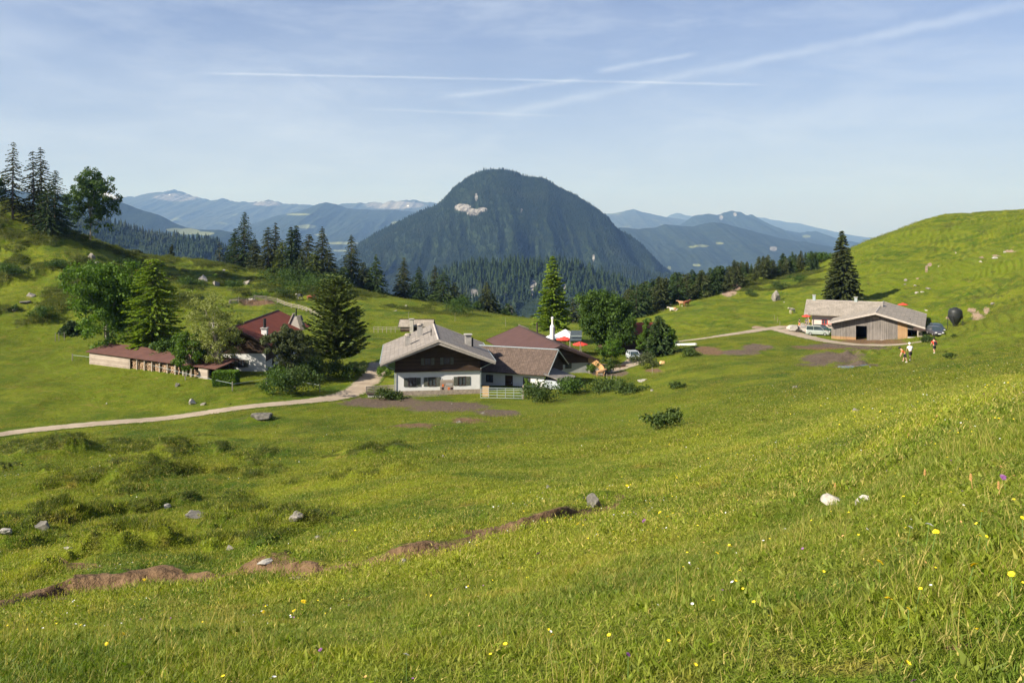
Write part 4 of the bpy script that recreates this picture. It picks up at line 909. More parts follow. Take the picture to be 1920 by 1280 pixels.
# --- woodshed along the meadow
wA = Vector((-66.0, 124.7)); wB = Vector((-41.0, 110.6)); wd_ = (wB - wA); Lw = wd_.length; angW = math.atan2(wd_.y, wd_.x)
zw0, zw1 = -20.75, -20.95
ws = empty('woodshed', (wA.x, wA.y, zw0), angW); tag(ws, 'long low open woodshed with brown roof and stacked firewood below the yard trees', 'woodshed')
def dropz(x): return (zw1 - zw0) * x / Lw
e0 = 1.95
v = [(-.5, -.5, e0 - .25), (Lw + .4, -.5, e0 - .25 + dropz(Lw)), (Lw + .4, 3.6, e0 + .55 + dropz(Lw)), (-.5, 3.6, e0 + .55)]
roof_panel('roof', M_SHEDROOF, ws, *v, 0.12)
m = MB(); m.box(0, Lw, 3.0, 3.1, -.9, 1.7); m.build('back_wall', M_DARKWOOD, ws)
m = MB(); m.box(0.1, Lw * .335, -0.12, -0.06, -0.35, 1.62); m.build('plank_cladding', M_PALEWOOD, ws)
for i in range(12):
    x = Lw * (.34 + .66 * i / 11); wdt = .12 if i in (6, 7) else .085
    MB().box(x - wdt, x + wdt, -.12, .1, -.8, e0 - .3 + dropz(x)).build('post', M_PALETIMBER, ws)
MB().box(-.1, .1, -.12, .1, -.8, e0 - .3).build('post', M_PALETIMBER, ws)
for s0, s1, t in ((.35, .56, 1.35), (.565, .72, 1.2), (.80, .86, 1.05)):
    rg = random.Random(int(s0 * 100)); m = MB(); x = Lw * s0
    while x < Lw * s1:
        z = -.5 + dropz(x); xx = x
        while z < t * rg.uniform(.85, 1.05) + dropz(x):
            r = rg.uniform(.07, .13); a = rg.uniform(0, 1)
            m.tube((x + rg.uniform(-.04, .04), .15 + rg.uniform(0, .12), z), (x + rg.uniform(-.04, .04), 1.1, z), r, n=5); z += r * 1.75
        x += .24
    m.build('firewood_stack', M_LOG, ws)
MB().box(Lw * .875, Lw * .94, -.16, -.125, -.35, 1.25).build('white_sheet', M_PALEWOOD, ws)
# field fences around it
def post_wire_fence(label, pts, hp=1.1, r=0.06, mat=M_PALETIMBER, wire=True, wz=(0.9,), wr=0.012, cat='fence'):
    g0 = [G(*p) for p in pts]; root = empty('wire_fence', g0[0]); tag(root, label, cat); o = root.location
    for p in g0: MB().tube(p - o + Vector((0, 0, -.3)), p - o + Vector((random.uniform(-.04, .04), 0, hp)), r, r * .85, n=6).build('post', mat, root)
    if wire:
        m = MB()
        for a, b in zip(g0[:-1], g0[1:]):
            for z in wz: m.tube(a - o + Vector((0, 0, z)), b - o + Vector((0, 0, z)), wr, n=4)
        m.build('wire', M_METAL, root)
    return root
post_wire_fence('thin pasture fence of pale posts and wire in front of the woodshed', [(136, 676), (215, 685), (270, 692), (348, 712), (436, 732)], 1.15, .07, wr=.022)
post_wire_fence('pasture fence running right from the corner of the green hedge', [(436, 733), (500, 722), (553, 726), (600, 735)], 1.1, .06, wr=.02)
post_wire_fence('three pale posts standing in the meadow left of the yard trees', [(104, 640), (111, 639), (121, 638)], 1.5, .05, wire=False)
post_wire_fence('thin tall pale poles on the grassy hump behind the chalet', [(766, 602), (853, 603), (948, 612)], 2.2, .035, wire=False)
post_wire_fence('short pale stakes by the yard below the firewood row', [(1138, 712), (1146, 714), (1155, 714), (1125, 735), (1223, 700)], 0.9, .04, wire=False)
post_wire_fence('thin stakes along the grass track left of the barn yard', [(1452, 600), (1458, 604), (1462, 612), (1530, 640), (1652, 640)], 1.2, .03, wire=False)

# --- hut above the chalet
d = 168; x0, x1 = at(747, d), at(812, d); gzh = -21.35
hu = empty('field_hut', ((x0 + x1) / 2, d + 2.2, gzh), R(90 - 1)); hw_ = 2.3; Lh = (x1 - x0)
tag(hu, 'small dark timber hut with pale tiled roof behind the chalet', 'hut')
zrh = zz(598.5, d + 2.2) - gzh; zeh = zz(612, d) - gzh
MB().prism([(-2.0, -.4), (2.0, -.4), (2.0, zeh), (0, zrh - .15), (-2.0, zeh)], -Lh / 2 + .4, Lh / 2 - .4).build('wall', M_DARKWOOD, hu)
gable_roof(hu, hw_, -Lh / 2, Lh / 2, zrh, zeh, M_TILE if False else M_SHINGLE, barge=M_DARKTRIM)
chimney(hu, -2.6, Lh / 2 - 2.9, -.3, zz(600, d - 2) - gzh, .75, M_STONE, 'slab')
rt = MB()
for i in range(6): rt.tube((-3.0, Lh / 2 + .5 + i * .9, -.5), (-3.0, Lh / 2 + .5 + i * .9, .9), .05, n=5)
for z in (.4, .8): rt.tube((-3.0, Lh / 2 - 3.0, z), (-3.0, Lh / 2 + 5.2, z), .05, n=5)
fo = rt.build('rail_fence', M_PALETIMBER); fo.location = hu.location; fo.rotation_euler = hu.rotation_euler
tag(fo, 'grey rail fence leading to the small hut behind the chalet', 'fence')

# --- barn with the two-slope pale roof
angD = math.atan2(-12.3, 23.0); rD = (67.5, 148.0); zD = -20.95
U_ = Vector((math.sin(-angD), math.cos(angD), 0))
bd = empty('barn', (rD[0], rD[1], zD), angD); tag(bd, 'wide grey timber barn with pale roof and dark open doorway', 'barn')
zrD = -15.46 - zD; HD = 8.25; zeD = zrD - 2.3
zsd = lambda x: zrD - (zrD - zeD) * abs(x) / HD - 0.22
wx0, wx1 = -7.75, 7.6
def bx(px): return plane_x(px, rD[0], rD[1], angD, 1.3)
dl, dr = bx(1604.6), bx(1625.2); wl, wr_ = bx(1701.5), bx(1719.5)
def front_piece(name, x0, x1, z0, zt, mat, y0=1.3, y1=1.5):
    tl = min(zt, zsd(x0)) if zt else zsd(x0); tr_ = min(zt, zsd(x1)) if zt else zsd(x1)
    p = [(x0, z0), (x1, z0), (x1, tr_)]
    if not zt and x0 < 0 < x1: p.append((0, zsd(0)))
    return MB().prism(p + [(x0, tl)], y0, y1).build(name, mat, bd)
front_piece('wall', wx0, dl, 0.55, None, M_GREYWOOD)
front_piece('sill_wall', wx0, dl, -0.8, 0.547, M_TANWOOD)
MB().prism([(dl, 2.75), (dr, 2.75), (dr, zsd(dr)), (dl, zsd(dl))], 1.3, 1.5).build('lintel_boards', M_GREYWOOD, bd)
xw = bx(1683)
front_piece('wall', dr, xw, -0.6, None, M_GREYWOOD)
front_piece('new_boards', xw, wl, 0.2, None, M_TANWOOD)
MB().box(xw, wr_ + .3, 1.32, 1.48, -1.0, 0.197).build('base_wall', M_CONC, bd)
MB().box(wl, wr_, 1.32, 1.48, 0.2, 1.2).build('base_wall', M_CONC, bd)
MB().prism([(wl, 2.55), (wr_ + .4, 2.55), (wr_ + .4, zsd(wr_ + .4)), (wl, zsd(wl))], 1.3, 1.5).build('lintel_boards', M_GREYWOOD, bd)
MB().box(wr_, wr_ + .45, 1.28, 1.52, -0.9, 2.545).build('pillar', M_PALETIMBER, bd)
MB().box(7.3, 7.75, 1.28, 1.6, -0.9, 2.9).build('pillar', M_PALETIMBER, bd)
MB().tube((wr_ + .55, 1.0, 1.4), (7.4, 1.0, 0.0), 0.17, n=6).build('brace', M_PALETIMBER, bd)
MB().box(wr_ - .6, HD + .1, 0.0, 0.08, zeD - .62, zeD + .0).build('corner_board', M_DARKTRIM, bd)
MB().box(-.55, .55, 1.22, 1.297, zrD - 1.35, zrD - .9).build('hatch', M_PALETIMBER, bd)
MB().box(wx0, wx0 + .2, 1.503, 25.3, -.8, zeD - .05).build('side_wall', M_GREYWOOD, bd); MB().box(wx1 - .2, wx1, 1.9, 25.3, -.8, zeD - .05).build('side_wall', M_GREYWOOD, bd)
MB().prism([(wx0, -.8), (wx1, -.8), (wx1, zsd(wx1)), (0, zsd(0)), (wx0, zsd(wx0))], 25.303, 25.5).build('rear_wall', M_GREYWOOD, bd)
MB().box(wx0 + .2, wx1 - .2, 1.52, 25.3, -.82, 0.02).build('floor', M_DARK, bd)
MB().box(dl - 1.5, dr + 7.3, 6.0, 6.1, 0.02, 4.0).build('partition', M_DARK, bd)
MB().tube((xw - .6, 1.1, -1), (xw - .6, 1.1, .9), .04, n=5).tube((xw - 3.0, 1.05, .35), (xw, 1.05, .25), .05, n=5).build('rail', M_PALETIMBER, bd)
gable_roof(bd, HD, 0.0, 26.2, zrD, zeD, M_SHINGLE, barge=M_BARGE, bh=0.3)

# --- the hut behind it
rl = Vector((62.8, 168.0, -14.85)); rr = Vector((75.5, 162.3, -14.85)); dv = (rl - rr); LE = dv.length; angE = math.atan2(-dv.x, dv.y)
zE = -20.3; be = empty('alpine_hut', (rr.x, rr.y, zE), angE); tag(be, 'low alpine hut with pale roof and whitish wall behind the timber barn', 'hut')
zrE = rr.z - zE; zeE = zrE - 2.4
gable_wall('wall', be, 5.9, 0.8, LE - .8, -1.2, zeE, zrE, simple('faded_pink_render', (0.58, 0.47, 0.40), 0.9, 0.12, 1.5), 7.1)
gable_roof(be, 7.1, 0.0, LE + .6, zrE, zeE, M_SHINGLE, barge=M_BARGE)
for s, zt in ((0.22, 1.0), (0.62, .8)):
    chimney(be, 0.0, LE * (1 - s) - (.3 if s > .5 else -2.2), zrE - .6, zrE + zt, .55, M_METAL, 'slab')
for yy in (LE - 3.2, LE - 6.4): window(be, yy, 1.1, 1.0, .9, -5.9, axis='x', sgn=-1, frame=M_REDCLOTH, shutters=None)
fb = empty('flower_box', FB(0, 0) + (0,)); 
bE = frame_of(rr.x, rr.y, angE); fx_, fy_ = bE(-6.15, LE - 5.0); fb.location = (fx_, fy_, zE + 0.9); fb.rotation_euler = (0, 0, angE); tag(fb, 'red flowers in a box under the window of the hut behind the barn', 'flower box')
MB().box(-.14, .14, -1.3, 1.3, 0, .2).build('box', M_WOOD, fb)
m = MB(); rg = random.Random(4)
for i in range(70):
    p = Vector((rg.uniform(-.2, .2), rg.uniform(-1.35, 1.35), rg.uniform(.2, .5))); m.tube(p, p + Vector((0, 0, .08)), .07, .02, n=5)
m.build('blossoms', M_REDCLOTH, fb)
px_, py_ = bE(-7.0, LE - .2); MB_ = MB().tube((0, 0, -.6), (0, 0, 3.3), .09, n=7).build('terrace_post', M_PALETIMBER); MB_.location = (px_ , py_, zE); tag(MB_, 'grey wooden post at the left front corner of the alpine hut', 'post')
parasol(1512, 589.5, 158, 0.9, M_REDCLOTH, 'red parasol at the left end of the alpine hut terrace', 8)
parasol(1693, 567.5, 178, 1.1, M_REDCLOTH, 'red parasol showing behind the ridge of the timber barn', 8)

# --- feed silo
d = 147; x = at(1791, d); g = gz(x, d); si = empty('feed_silo', (x, d, g)); tag(si, 'dark egg-shaped feed silo on thin legs right of the parked cars', 'silo')
zt = zz(577, d) - g; zb = zz(612, d) - g; r = 1.19; H = zt - zb
M_SILO = simple('dark_silo_shell', (0.020, 0.022, 0.019), 0.5, 0.2, 2, spec=0.35)
MB().lathe([(0.16, zb), (0.2, zb + .05), (r * .62, zb + H * .26), (r * .97, zb + H * .48), (r, zb + H * .56), (r, zb + H * .78), (r * .95, zb + H * .86), (r * .72, zb + H * .95), (r * .34, zt - .02), (0.05, zt)], 20, (0, 0, 0)).build('hopper', M_SILO, si, smooth=True)
MB().lathe([(r + .02, zb + H * .545), (r + .05, zb + H * .55), (r + .05, zb + H * .575), (r + .02, zb + H * .58)], 20).build('rim_band', M_BLACKMET, si)
MB().lathe([(.38, zt - .05), (.38, zt + .08), (.05, zt + .14)], 12).build('lid', M_SILO, si)
for i in range(4):
    a = math.pi / 4 + i * math.pi / 2; q = Vector((math.cos(a), math.sin(a), 0))
    MB().tube(q * (r + .06) + Vector((0, 0, zb + H * .6)), q * (r + .12) + Vector((0, 0, -1.0)), .055, n=6).build('leg', M_BLACKMET, si)

# --- gate, plywood board, firewood row and yard pieces
g1, g2 = G(901, 747), G(979, 748); gt = empty('field_gate', g1, math.atan2(g2.y - g1.y, g2.x - g1.x)); Lg = (g2 - g1).length
tag(gt, 'pale green tubular steel field gate right of the chalet', 'gate')
m = MB(); hs = 1.35
for z in (.12, .45, .8, 1.12, hs): m.tube((0, 0, z), (Lg, 0, z), .035, n=6)
m.build('bars', M_METAL, gt)
for i in range(6): MB().tube((Lg * i / 5, 0, .1), (Lg * i / 5, 0, hs), .032, n=6).build('upright', M_METAL, gt)
MB().tube((Lg + .15, 0, -.4), (Lg + .15, 0, 1.75), .09, n=7).build('gatepost', M_WOOD, gt)
g1 = G(911, 743); pb = MB().box(-.42, .42, -.03, .03, 0, 1.3).build('plywood_board', M_PLY); pb.location = g1 + Vector((0, -.2, 0.02)); pb.rotation_euler = (R(-9), 0, R(6)); tag(pb, 'upright tan plywood board leaning behind the left end of the field gate', 'board')
rg = random.Random(9); m = MB(); row = [(1103, 668, 123), (1112, 671, 122.5), (1121, 677, 122), (1128, 684, 121), (1132, 690, 120)]
rp = [Vector((at(a, dd), dd, zz(b, dd))) for a, b, dd in row]; o = rp[0].copy(); o.z = gz(rp[0].x, rp[0].y)
for a, b in zip(rp[:-1], rp[1:]):
    n = 12
    for i in range(n):
        p = a.lerp(b, i / n); gg = gz(p.x, p.y)
        for k in range(6):
            z = p.z - .05 - k * .16; m.tube(Vector((p.x + rg.uniform(-.1, .1), p.y - .45, z)) - o, Vector((p.x, p.y + .45, z + rg.uniform(-.03, .03))) - o, rg.uniform(.07, .11), n=5)
fr_ = m.build('firewood_row', M_LOGO); fr_.location = o; tag(fr_, 'curving row of orange split firewood right of the brown farmhouse', 'firewood')
m = MB(); bank = []
for p in rp: bank += [(p.x - o.x, p.y - .45 - o.y, p.z - 1.0 - o.z), (p.x - o.x, p.y + .6 - o.y, p.z - 1.0 - o.z), (p.x - o.x + .3, p.y + .8 - o.y, gz(p.x, p.y) - 1 - o.z), (p.x - o.x - .3, p.y - .7 - o.y, gz(p.x, p.y) - 1.0 - o.z)]
fs = [(0, 3, 2, 1)] + [(4 * i + j, 4 * i + (j + 1) % 4, 4 * i + 4 + (j + 1) % 4, 4 * i + 4 + j) for i in range(4) for j in range(4)] + [(16, 17, 18, 19)]
bk = m.add(bank, fs).build('stone_bank', M_ROCKD); bk.location = o; tag(bk, 'stone bank carrying the row of orange firewood', 'wall')
g = G(1150, 690); rbx = empty('timber_trough', g, R(2)); tag(rbx, 'long reddish brown timber edging beside the gravel yard below the silver car', 'trough')
box_part('side', M_SHEDROOF, rbx, -1.9, 1.9, -.3, -.2, -.3, .5); box_part('side', M_SHEDROOF, rbx, -1.9, 1.9, .2, .3, -.3, .5); box_part('top_rim', M_DARKTRIM, rbx, -2.0, 2.0, -.36, .36, .503, .56)
# white culvert pipe by the track
a, b = G(1268, 648), G(1305, 647); wp = MB().tube((0, 0, .15), tuple(b - a + Vector((0, 0, .15))), .22, n=8).build('white_pipe', M_WHITE); wp.location = a; tag(wp, 'long white pipe lying beside the farm track', 'pipe')
# grey rail fence on the slope above the red roof
def rail_fence(label, pts, h=1.1, rails=(.35, .7, 1.0), mat=M_PALETIMBER, th=.05, every=2.4):
    gp = [G(*p) for p in pts]; c = densify([(p.x, p.y) for p in gp], every); root = empty('rail_fence', gp[0]); o = root.location; tag(root, label, 'fence')
    q = [Vector((x, y, gz(x, y))) for x, y in c]
    for p in q[:60]: MB().tube(p - o - Vector((0, 0, .3)), p - o + Vector((0, 0, h)), th * 1.2, n=5).build('post', mat, root)
    for z in rails:
        m = MB()
        for a, b in zip(q[:-1], q[1:]): m.tube(a - o + Vector((0, 0, z)), b - o + Vector((0, 0, z)), th, n=4)
        m.build('rail', mat, root)
rail_fence('grey rail fence crossing the slope above the red roofed house', [(432, 570), (478, 562), (520, 568), (560, 580), (605, 597)], 1.2, (.4, .75, 1.05), th=.06)
rail_fence('short grey plank barrier on the meadow above the pale willow', [(430, 571), (446, 569)], 1.0, (.3, .6, .95), th=.09)
rail_fence('dark rail fence behind the grey-green willow near the road', [(580, 668), (625, 668)], 1.3, (.5, .95, 1.3), mat=M_DARKTRIM, th=.07)

# ------------------------------------------------------------------ trees
def needles_tree(h, rad, seed, levels=34, per=6, droop=0.35, shape=0.85, gap=0.0, bare=0.06, size=0.46, sprays=8, top=0.0, ragged=0.25, flat=1.25):
    """trunk mesh and crown mesh of a conifer: whorls of drooping limbs carrying sprays of needles"""
    r = np.random.default_rng(seed); tr = MB(); n = 7; br = 0.012 * h + 0.05
    lean = r.uniform(-.012, .012, 2) * h
    pts = [Vector((lean[0] * (i / 5) ** 2, lean[1] * (i / 5) ** 2, -0.8 + (h + .6) * i / 5)) for i in range(6)]
    for i in range(5): tr.tube(pts[i], pts[i + 1], br * (1 - i / 5.3) + .01, br * (1 - (i + 1) / 5.3) + .01, n=7, cap=False)
    V = []; Fc = []; limbs = MB()
    for l in range(levels):
        t = bare + (1 - bare) * (l + r.uniform(-.3, .3)) / levels; t = min(max(t, bare), .985)
        z = h * t; L = rad * (max(1e-3, (1 - t)) / (1 - bare)) ** shape * (0.6 + 0.4 * min(1, (t - bare) * 9 + .25)) + 0.12 + top * math.exp(-((t - .9) / .06) ** 2)
        for b in range(per):
            if r.random() < gap: continue
            a = r.random() * 6.283; Lb = 1.22 * L * r.uniform(1 - ragged, 1 + ragged * .55); ns = max(2, int(1.35 * sprays * Lb / rad + 1.5))
            ca, sa = math.cos(a), math.sin(a)
            if Lb > rad * .45 and b % 2 == 0: limbs.tube((0, 0, z), (ca * Lb * .8, sa * Lb * .8, z - droop * Lb * .6), br * .22, br * .06, n=3, cap=False)
            for k in range(ns):
                s = (k + 0.6 + r.uniform(-.3, .3)) / ns * Lb
                dz = -droop * s * (0.4 + 0.7 * s / max(Lb, .01)) + 0.10 * s * (s / max(Lb, .01)) ** 3
                cx, cy, cz = ca * s + lean[0] * t * t, sa * s + lean[1] * t * t, z + dz + r.uniform(-.08, .08)
                for q in range(3):
                    w_ = size * r.uniform(.6, 1.25) * (0.55 + 0.45 * (1 - t)); ln = w_ * r.uniform(1.1, 1.8)
                    aa = a + r.uniform(-.9, .9); dx, dy = math.cos(aa), math.sin(aa); ti = r.uniform(-flat, flat)
                    dn = -r.uniform(.1, .8) * droop * 1.3
                    p = np.array([cx, cy, cz]); u = np.array([dx, dy, dn]) * ln; v = np.array([-dy * math.cos(ti), dx * math.cos(ti), math.sin(ti)]) * w_ * .5
                    bb = len(V); V += [p - u * .35, p + v + u * .1, p + u * .65, p - v + u * .1]; Fc.append((bb, bb + 1, bb + 2, bb + 3))
    return tr, limbs, np.array(V), np.array(Fc)
def make_conifer(label, x, y, z, h, rad, seed, mat=M_SPRUCE, group=None, cat='conifer', name='spruce_tree', bark=M_BARK, **kw):
    root = empty(name, (x, y, z)); tag(root, label, cat, group)
    tr, limbs, V, Fc = needles_tree(h, rad, seed, **kw); tr.add(limbs.v, limbs.f)
    tr.build('trunk', bark, root, smooth=True); mk('crown', V, Fc, mat, root); return root
def leaf_tree(h, wx, seed, clumps=90, leaves=60, leaf=0.17, base=0.22, cr=None, shape='round', trunk_r=None, fork=3, wy=None, cs=0.16, stems=1):
    """broad-leaved crown: leaf clumps spread through a lobed crown, over a forking trunk"""
    r = np.random.default_rng(seed); wy = wy or wx; tr = MB(); V = []; tr_r = trunk_r or 0.022 * h + .04
    zc = h * (base + (1 - base) * .5); hz_ = h * (1 - base) * .5
    lobes = [(r.uniform(-.38, .38) * wx, r.uniform(-.38, .38) * wy, zc + r.uniform(-.6, .62) * hz_, r.uniform(.38, .62)) for _ in range(9)]
    lobes.append((0, 0, zc, .8)); lobes.append((0, 0, zc + hz_ * .55, .45))
    if base > .02:
        for s in range(stems):
            ox, oy = (0, 0) if stems == 1 else (r.uniform(-.25, .25) * wx * .5, r.uniform(-.25, .25) * wy * .5)
            top = Vector((ox * 1.6, oy * 1.6, h * .62)); tr.tube((ox * .3, oy * .3, -.8), (ox, oy, h * base), tr_r, tr_r * .75, n=8, cap=False); tr.tube((ox, oy, h * base), top, tr_r * .75, tr_r * .25, n=7, cap=False)
            for k in range(fork * 3):
                lb = lobes[r.integers(0, len(lobes))]; z0 = h * (base + r.uniform(-.02, .35)); tr.tube((ox, oy, z0), (lb[0], lb[1], max(lb[2], z0 + .2)), tr_r * .35, tr_r * .08, n=5, cap=False)
    C_ = []
    while len(C_) < clumps:
        lb = lobes[r.integers(0, len(lobes))]; d = r.normal(size=3); d /= np.linalg.norm(d) + 1e-9; q = r.uniform(.45, 1.0) ** .5
        p = np.array([lb[0] + d[0] * q * lb[3] * wx * .62, lb[1] + d[1] * q * lb[3] * wy * .62, lb[2] + d[2] * q * lb[3] * hz_ * .95])
        if shape == 'cone' and math.hypot(p[0] / wx, p[1] / wy) > .52 * (1.05 - (p[2] / h)) + .05: continue
        if p[2] < h * base * .55 + .1 or p[2] > h: continue
        C_.append(p)
    C_ = np.array(C_); n = len(C_) * leaves
    c = np.repeat(C_, leaves, 0); dirn = r.normal(size=(n, 3)); dirn /= np.linalg.norm(dirn, axis=1)[:, None]
    rr = cs * (wx + wy) * .5 * r.uniform(.15, 1, n) ** .6
    p = c + dirn * rr[:, None] * np.array([1, 1, .75]); p[:, 2] = np.maximum(p[:, 2], .05)
    nrm = dirn + r.normal(size=(n, 3)) * .7; nrm /= np.linalg.norm(nrm, axis=1)[:, None]
    a = np.cross(nrm, r.normal(size=(n, 3))); a /= np.linalg.norm(a, axis=1)[:, None] + 1e-9; b = np.cross(nrm, a)
    s = leaf * r.uniform(.6, 1.3, n)[:, None]
    V = np.stack([p - a * s, p + b * s * .6, p + a * s, p - b * s * .6], 1).reshape(-1, 3)
    return tr, V, np.arange(n * 4).reshape(n, 4)
def make_broad(label, x, y, z, h, w_, seed, mat, cat='tree', name='maple_tree', bark=M_BARKPALE, group=None, **kw):
    root = empty(name, (x, y, z)); tag(root, label, cat, group)
    tr, V, Fc = leaf_tree(h, w_, seed, **kw)
    if tr.v: tr.build('trunk', bark, root, smooth=True)
    mk('crown', V, Fc, mat, root); return root
def shrub(label, px, py, wpx, hpx, seed, mat=M_SHRUB, name='shrub', group=None, clumps=26, leaves=60, d=None, leaf=None):
    g = G(px, py) if d is None else Vector((at(px, d), d, gz(at(px, d), d))); k = g.y / F; w_, h = wpx * k, hpx * k
    tr, V, Fc = leaf_tree(h, w_, seed, clumps=clumps, leaves=leaves, leaf=leaf or max(.05, .055 * w_ ** .5 + .02), base=0.0, cs=.2)
    o = mk(name, V, Fc, mat, loc=g); tag(o, label, 'shrub', group); return o
def place(px, pyt, d):
    x = at(px, d); z = gz(x, d); return x, d, z, zz(pyt, d) - z

SP = dict(levels=40, per=7, droop=.30)
# five on the left hill
x, y, z, h = place(24, 264, 210); make_conifer('tall slender spruce with bare lower trunk, tallest on the left hill', x, y, z, h, 3.5, 1, M_SPRUCEB, levels=42, per=6, gap=.15, bare=.10, sprays=6, shape=.6, ragged=.4)
x, y, z, h = place(63, 281, 212); make_conifer('spruce left of the paired spruces at the edge of the left hill', x, y, z, h, 3.5, 2, M_SPRUCEB, levels=40, per=6, gap=.14, bare=.08, sprays=6, shape=.6, ragged=.4)
x, y, z, h = place(78, 274, 216); make_conifer('tall pointed spruce in the middle of the clump on the left hill', x, y, z, h, 4.0, 3, M_SPRUCEB, levels=44, per=7, gap=.08, bare=.05, sprays=7, shape=.7, ragged=.35)
x, y, z, h = place(103, 318, 211); make_conifer('shorter broad dark spruce at the right of the hill clump', x, y, z, h, 4.6, 4, M_SPRUCE, levels=40, per=8, gap=.05, bare=.03, sprays=8, shape=.65, ragged=.3)
x, y, z, h = place(88, 345, 207); make_conifer('low dark spruce at the foot of the hill clump', x, y, z, h, 4.4, 41, M_SPRUCE, levels=24, per=7, bare=.02, sprays=8, shape=.6)
x, y, z, h = place(-8, 328, 208); make_broad('dark tree cut by the left edge of the photo', x, y, z, h, 6, 42, M_SPRUCE, clumps=60, leaves=50, leaf=.22)
x, y, z, h = place(170, 312, 226); make_broad('open crowned old maple with pale trunk standing alone on the left hill', x, y, z, h, 13.0, 5, M_MAPLE, name='maple_tree', clumps=300, leaves=56, leaf=.26, base=.04, fork=5, trunk_r=.25, cs=.085)
# loose trees beyond the brow
for i, (px, t, d, r_, lb) in enumerate([(322, 457, 285, .7, 'small thin snag like spruce on the skyline of the left slope'), (411, 452, 282, 1.9, 'small spruce left of the big dark spruce on the brow'), (260, 468, 262, 2.0, 'rounded dark bushy spruce on the brow of the left slope')]):
    x, y, z, h = place(px, t, d); make_conifer(lb, x, y, z, h, r_, 50 + i, M_SPRUCEB, levels=16, per=5, gap=.2, sprays=5, shape=.6)
# group on the ridge behind the red roof
mid = [(458, 396, 282, 5.2, .8, 'massive broad spruce with a pointed top, left end of the ridge group', M_SPRUCE, {}),
 (440, 428, 284, 3.3, .7, 'spruce merging with the left flank of the massive spruce', M_SPRUCE, {}),
 (479, 447, 276, 3.0, .7, 'smaller spruce with short bare stem right of the massive spruce', M_SPRUCEB, {}),
 (503, 425, 270, 3.4, .6, 'ragged spruce with a forked looking top on the ridge', M_SPRUCEB, dict(gap=.12, ragged=.4)),
 (516, 416, 274, 2.4, .6, 'thin spruce with open tufted tip right of the ragged one', M_SPRUCEB, dict(gap=.25, ragged=.45)),
 (530, 450, 268, 3.2, .6, 'shorter bushy spruce filling the gap in the ridge group', M_PINE, {}),
 (545, 424, 264, 2.6, .55, 'left of two narrow dark spruces growing side by side', M_SPRUCE, dict(ragged=.3)),
 (555, 422, 266, 2.6, .55, 'right of two narrow dark spruces growing side by side', M_SPRUCE, dict(ragged=.3)),
 (578, 438, 260, 3.3, .5, 'blunt topped spruce in the middle of the ridge group', M_SPRUCEB, {}),
 (604, 424, 258, 3.2, .75, 'narrow spired spruce rising above the stone pine', M_SPRUCEB, dict(ragged=.35)),
 (618, 465, 252, 3.0, .6, 'short spruce on the right flank of the spired one', M_SPRUCEB, {}),
 (590, 470, 250, 3.0, .5, 'low spruce in front of the blunt topped one', M_PINE, {}),
 (560, 485, 246, 3.2, .5, 'low dark spruce at the shaded foot of the ridge group', M_SPRUCE, {}),
 (660, 439, 258, 3.6, .75, 'spruce with crooked open crown standing right of the ridge group', M_SPRUCEB, dict(ragged=.4, gap=.1)),
 (681, 490, 256, 2.6, .7, 'low spruce between the crooked one and the neat cone', M_SPRUCEB, {}),
 (643, 500, 250, 3.4, .5, 'dark bushy spruce right above the stone pine', M_SPRUCE, {}),
 (706, 476, 254, 3.2, .85, 'neat dark cone shaped spruce on the mossy knoll', M_SPRUCE, {}),
 (692, 500, 258, 2.4, .8, 'slim spruce hugging the neat cone shaped one', M_SPRUCE, {}),
 (757, 482, 262, 3.2, .75, 'brownish spruce first of the row right of the knoll', M_SPRUCEB, dict(gap=.1)),
 (785, 499, 258, 3.4, .8, 'broad pointed spruce second in the row right of the knoll', M_SPRUCE, {}),
 (815, 497, 262, 2.8, .8, 'slim pale brown spruce with thin tip behind the dark row', M_SPRUCEB, dict(gap=.15)),
 (832, 508, 250, 4.2, .7, 'bushy dark spruce at the end of the row behind the hump', M_SPRUCE, {}),
 (852, 528, 250, 2.8, .8, 'spruce leaning on the right side of the bushy dark one', M_SPRUCEB, {}),
 (870, 548, 248, 3.0, .7, 'low spruce trailing down behind the hump', M_SPRUCE, {}),
 (912, 527, 246, 3.0, .8, 'brownish spruce standing free before the rocky ridge', M_SPRUCEB, {}),
 (924, 548, 248, 2.6, .8, 'lower spruce at the right side of the free brownish one', M_SPRUCE, {}),
 (952, 568, 246, 3.0, .7, 'small dark round spruce before the rocky ridge', M_SPRUCE, {}),
 (896, 575, 244, 2.4, .7, 'small spruce sitting in the dip behind the hump', M_SPRUCE, {})]
for i, (px, t, d, r_, sh, lb, mt, kw) in enumerate(mid):
    x, y, z, h = place(px, t, d); r_ *= 1.15; k = dict(levels=max(20, int(h * 2.6)), per=8, sprays=7, shape=sh, droop=.32, bare=.04, size=.5); k.update(kw)
    make_conifer(lb, x, y, z, max(h, 4), r_, 100 + i, mt, group='spruces on the ridge behind the farm', **k)
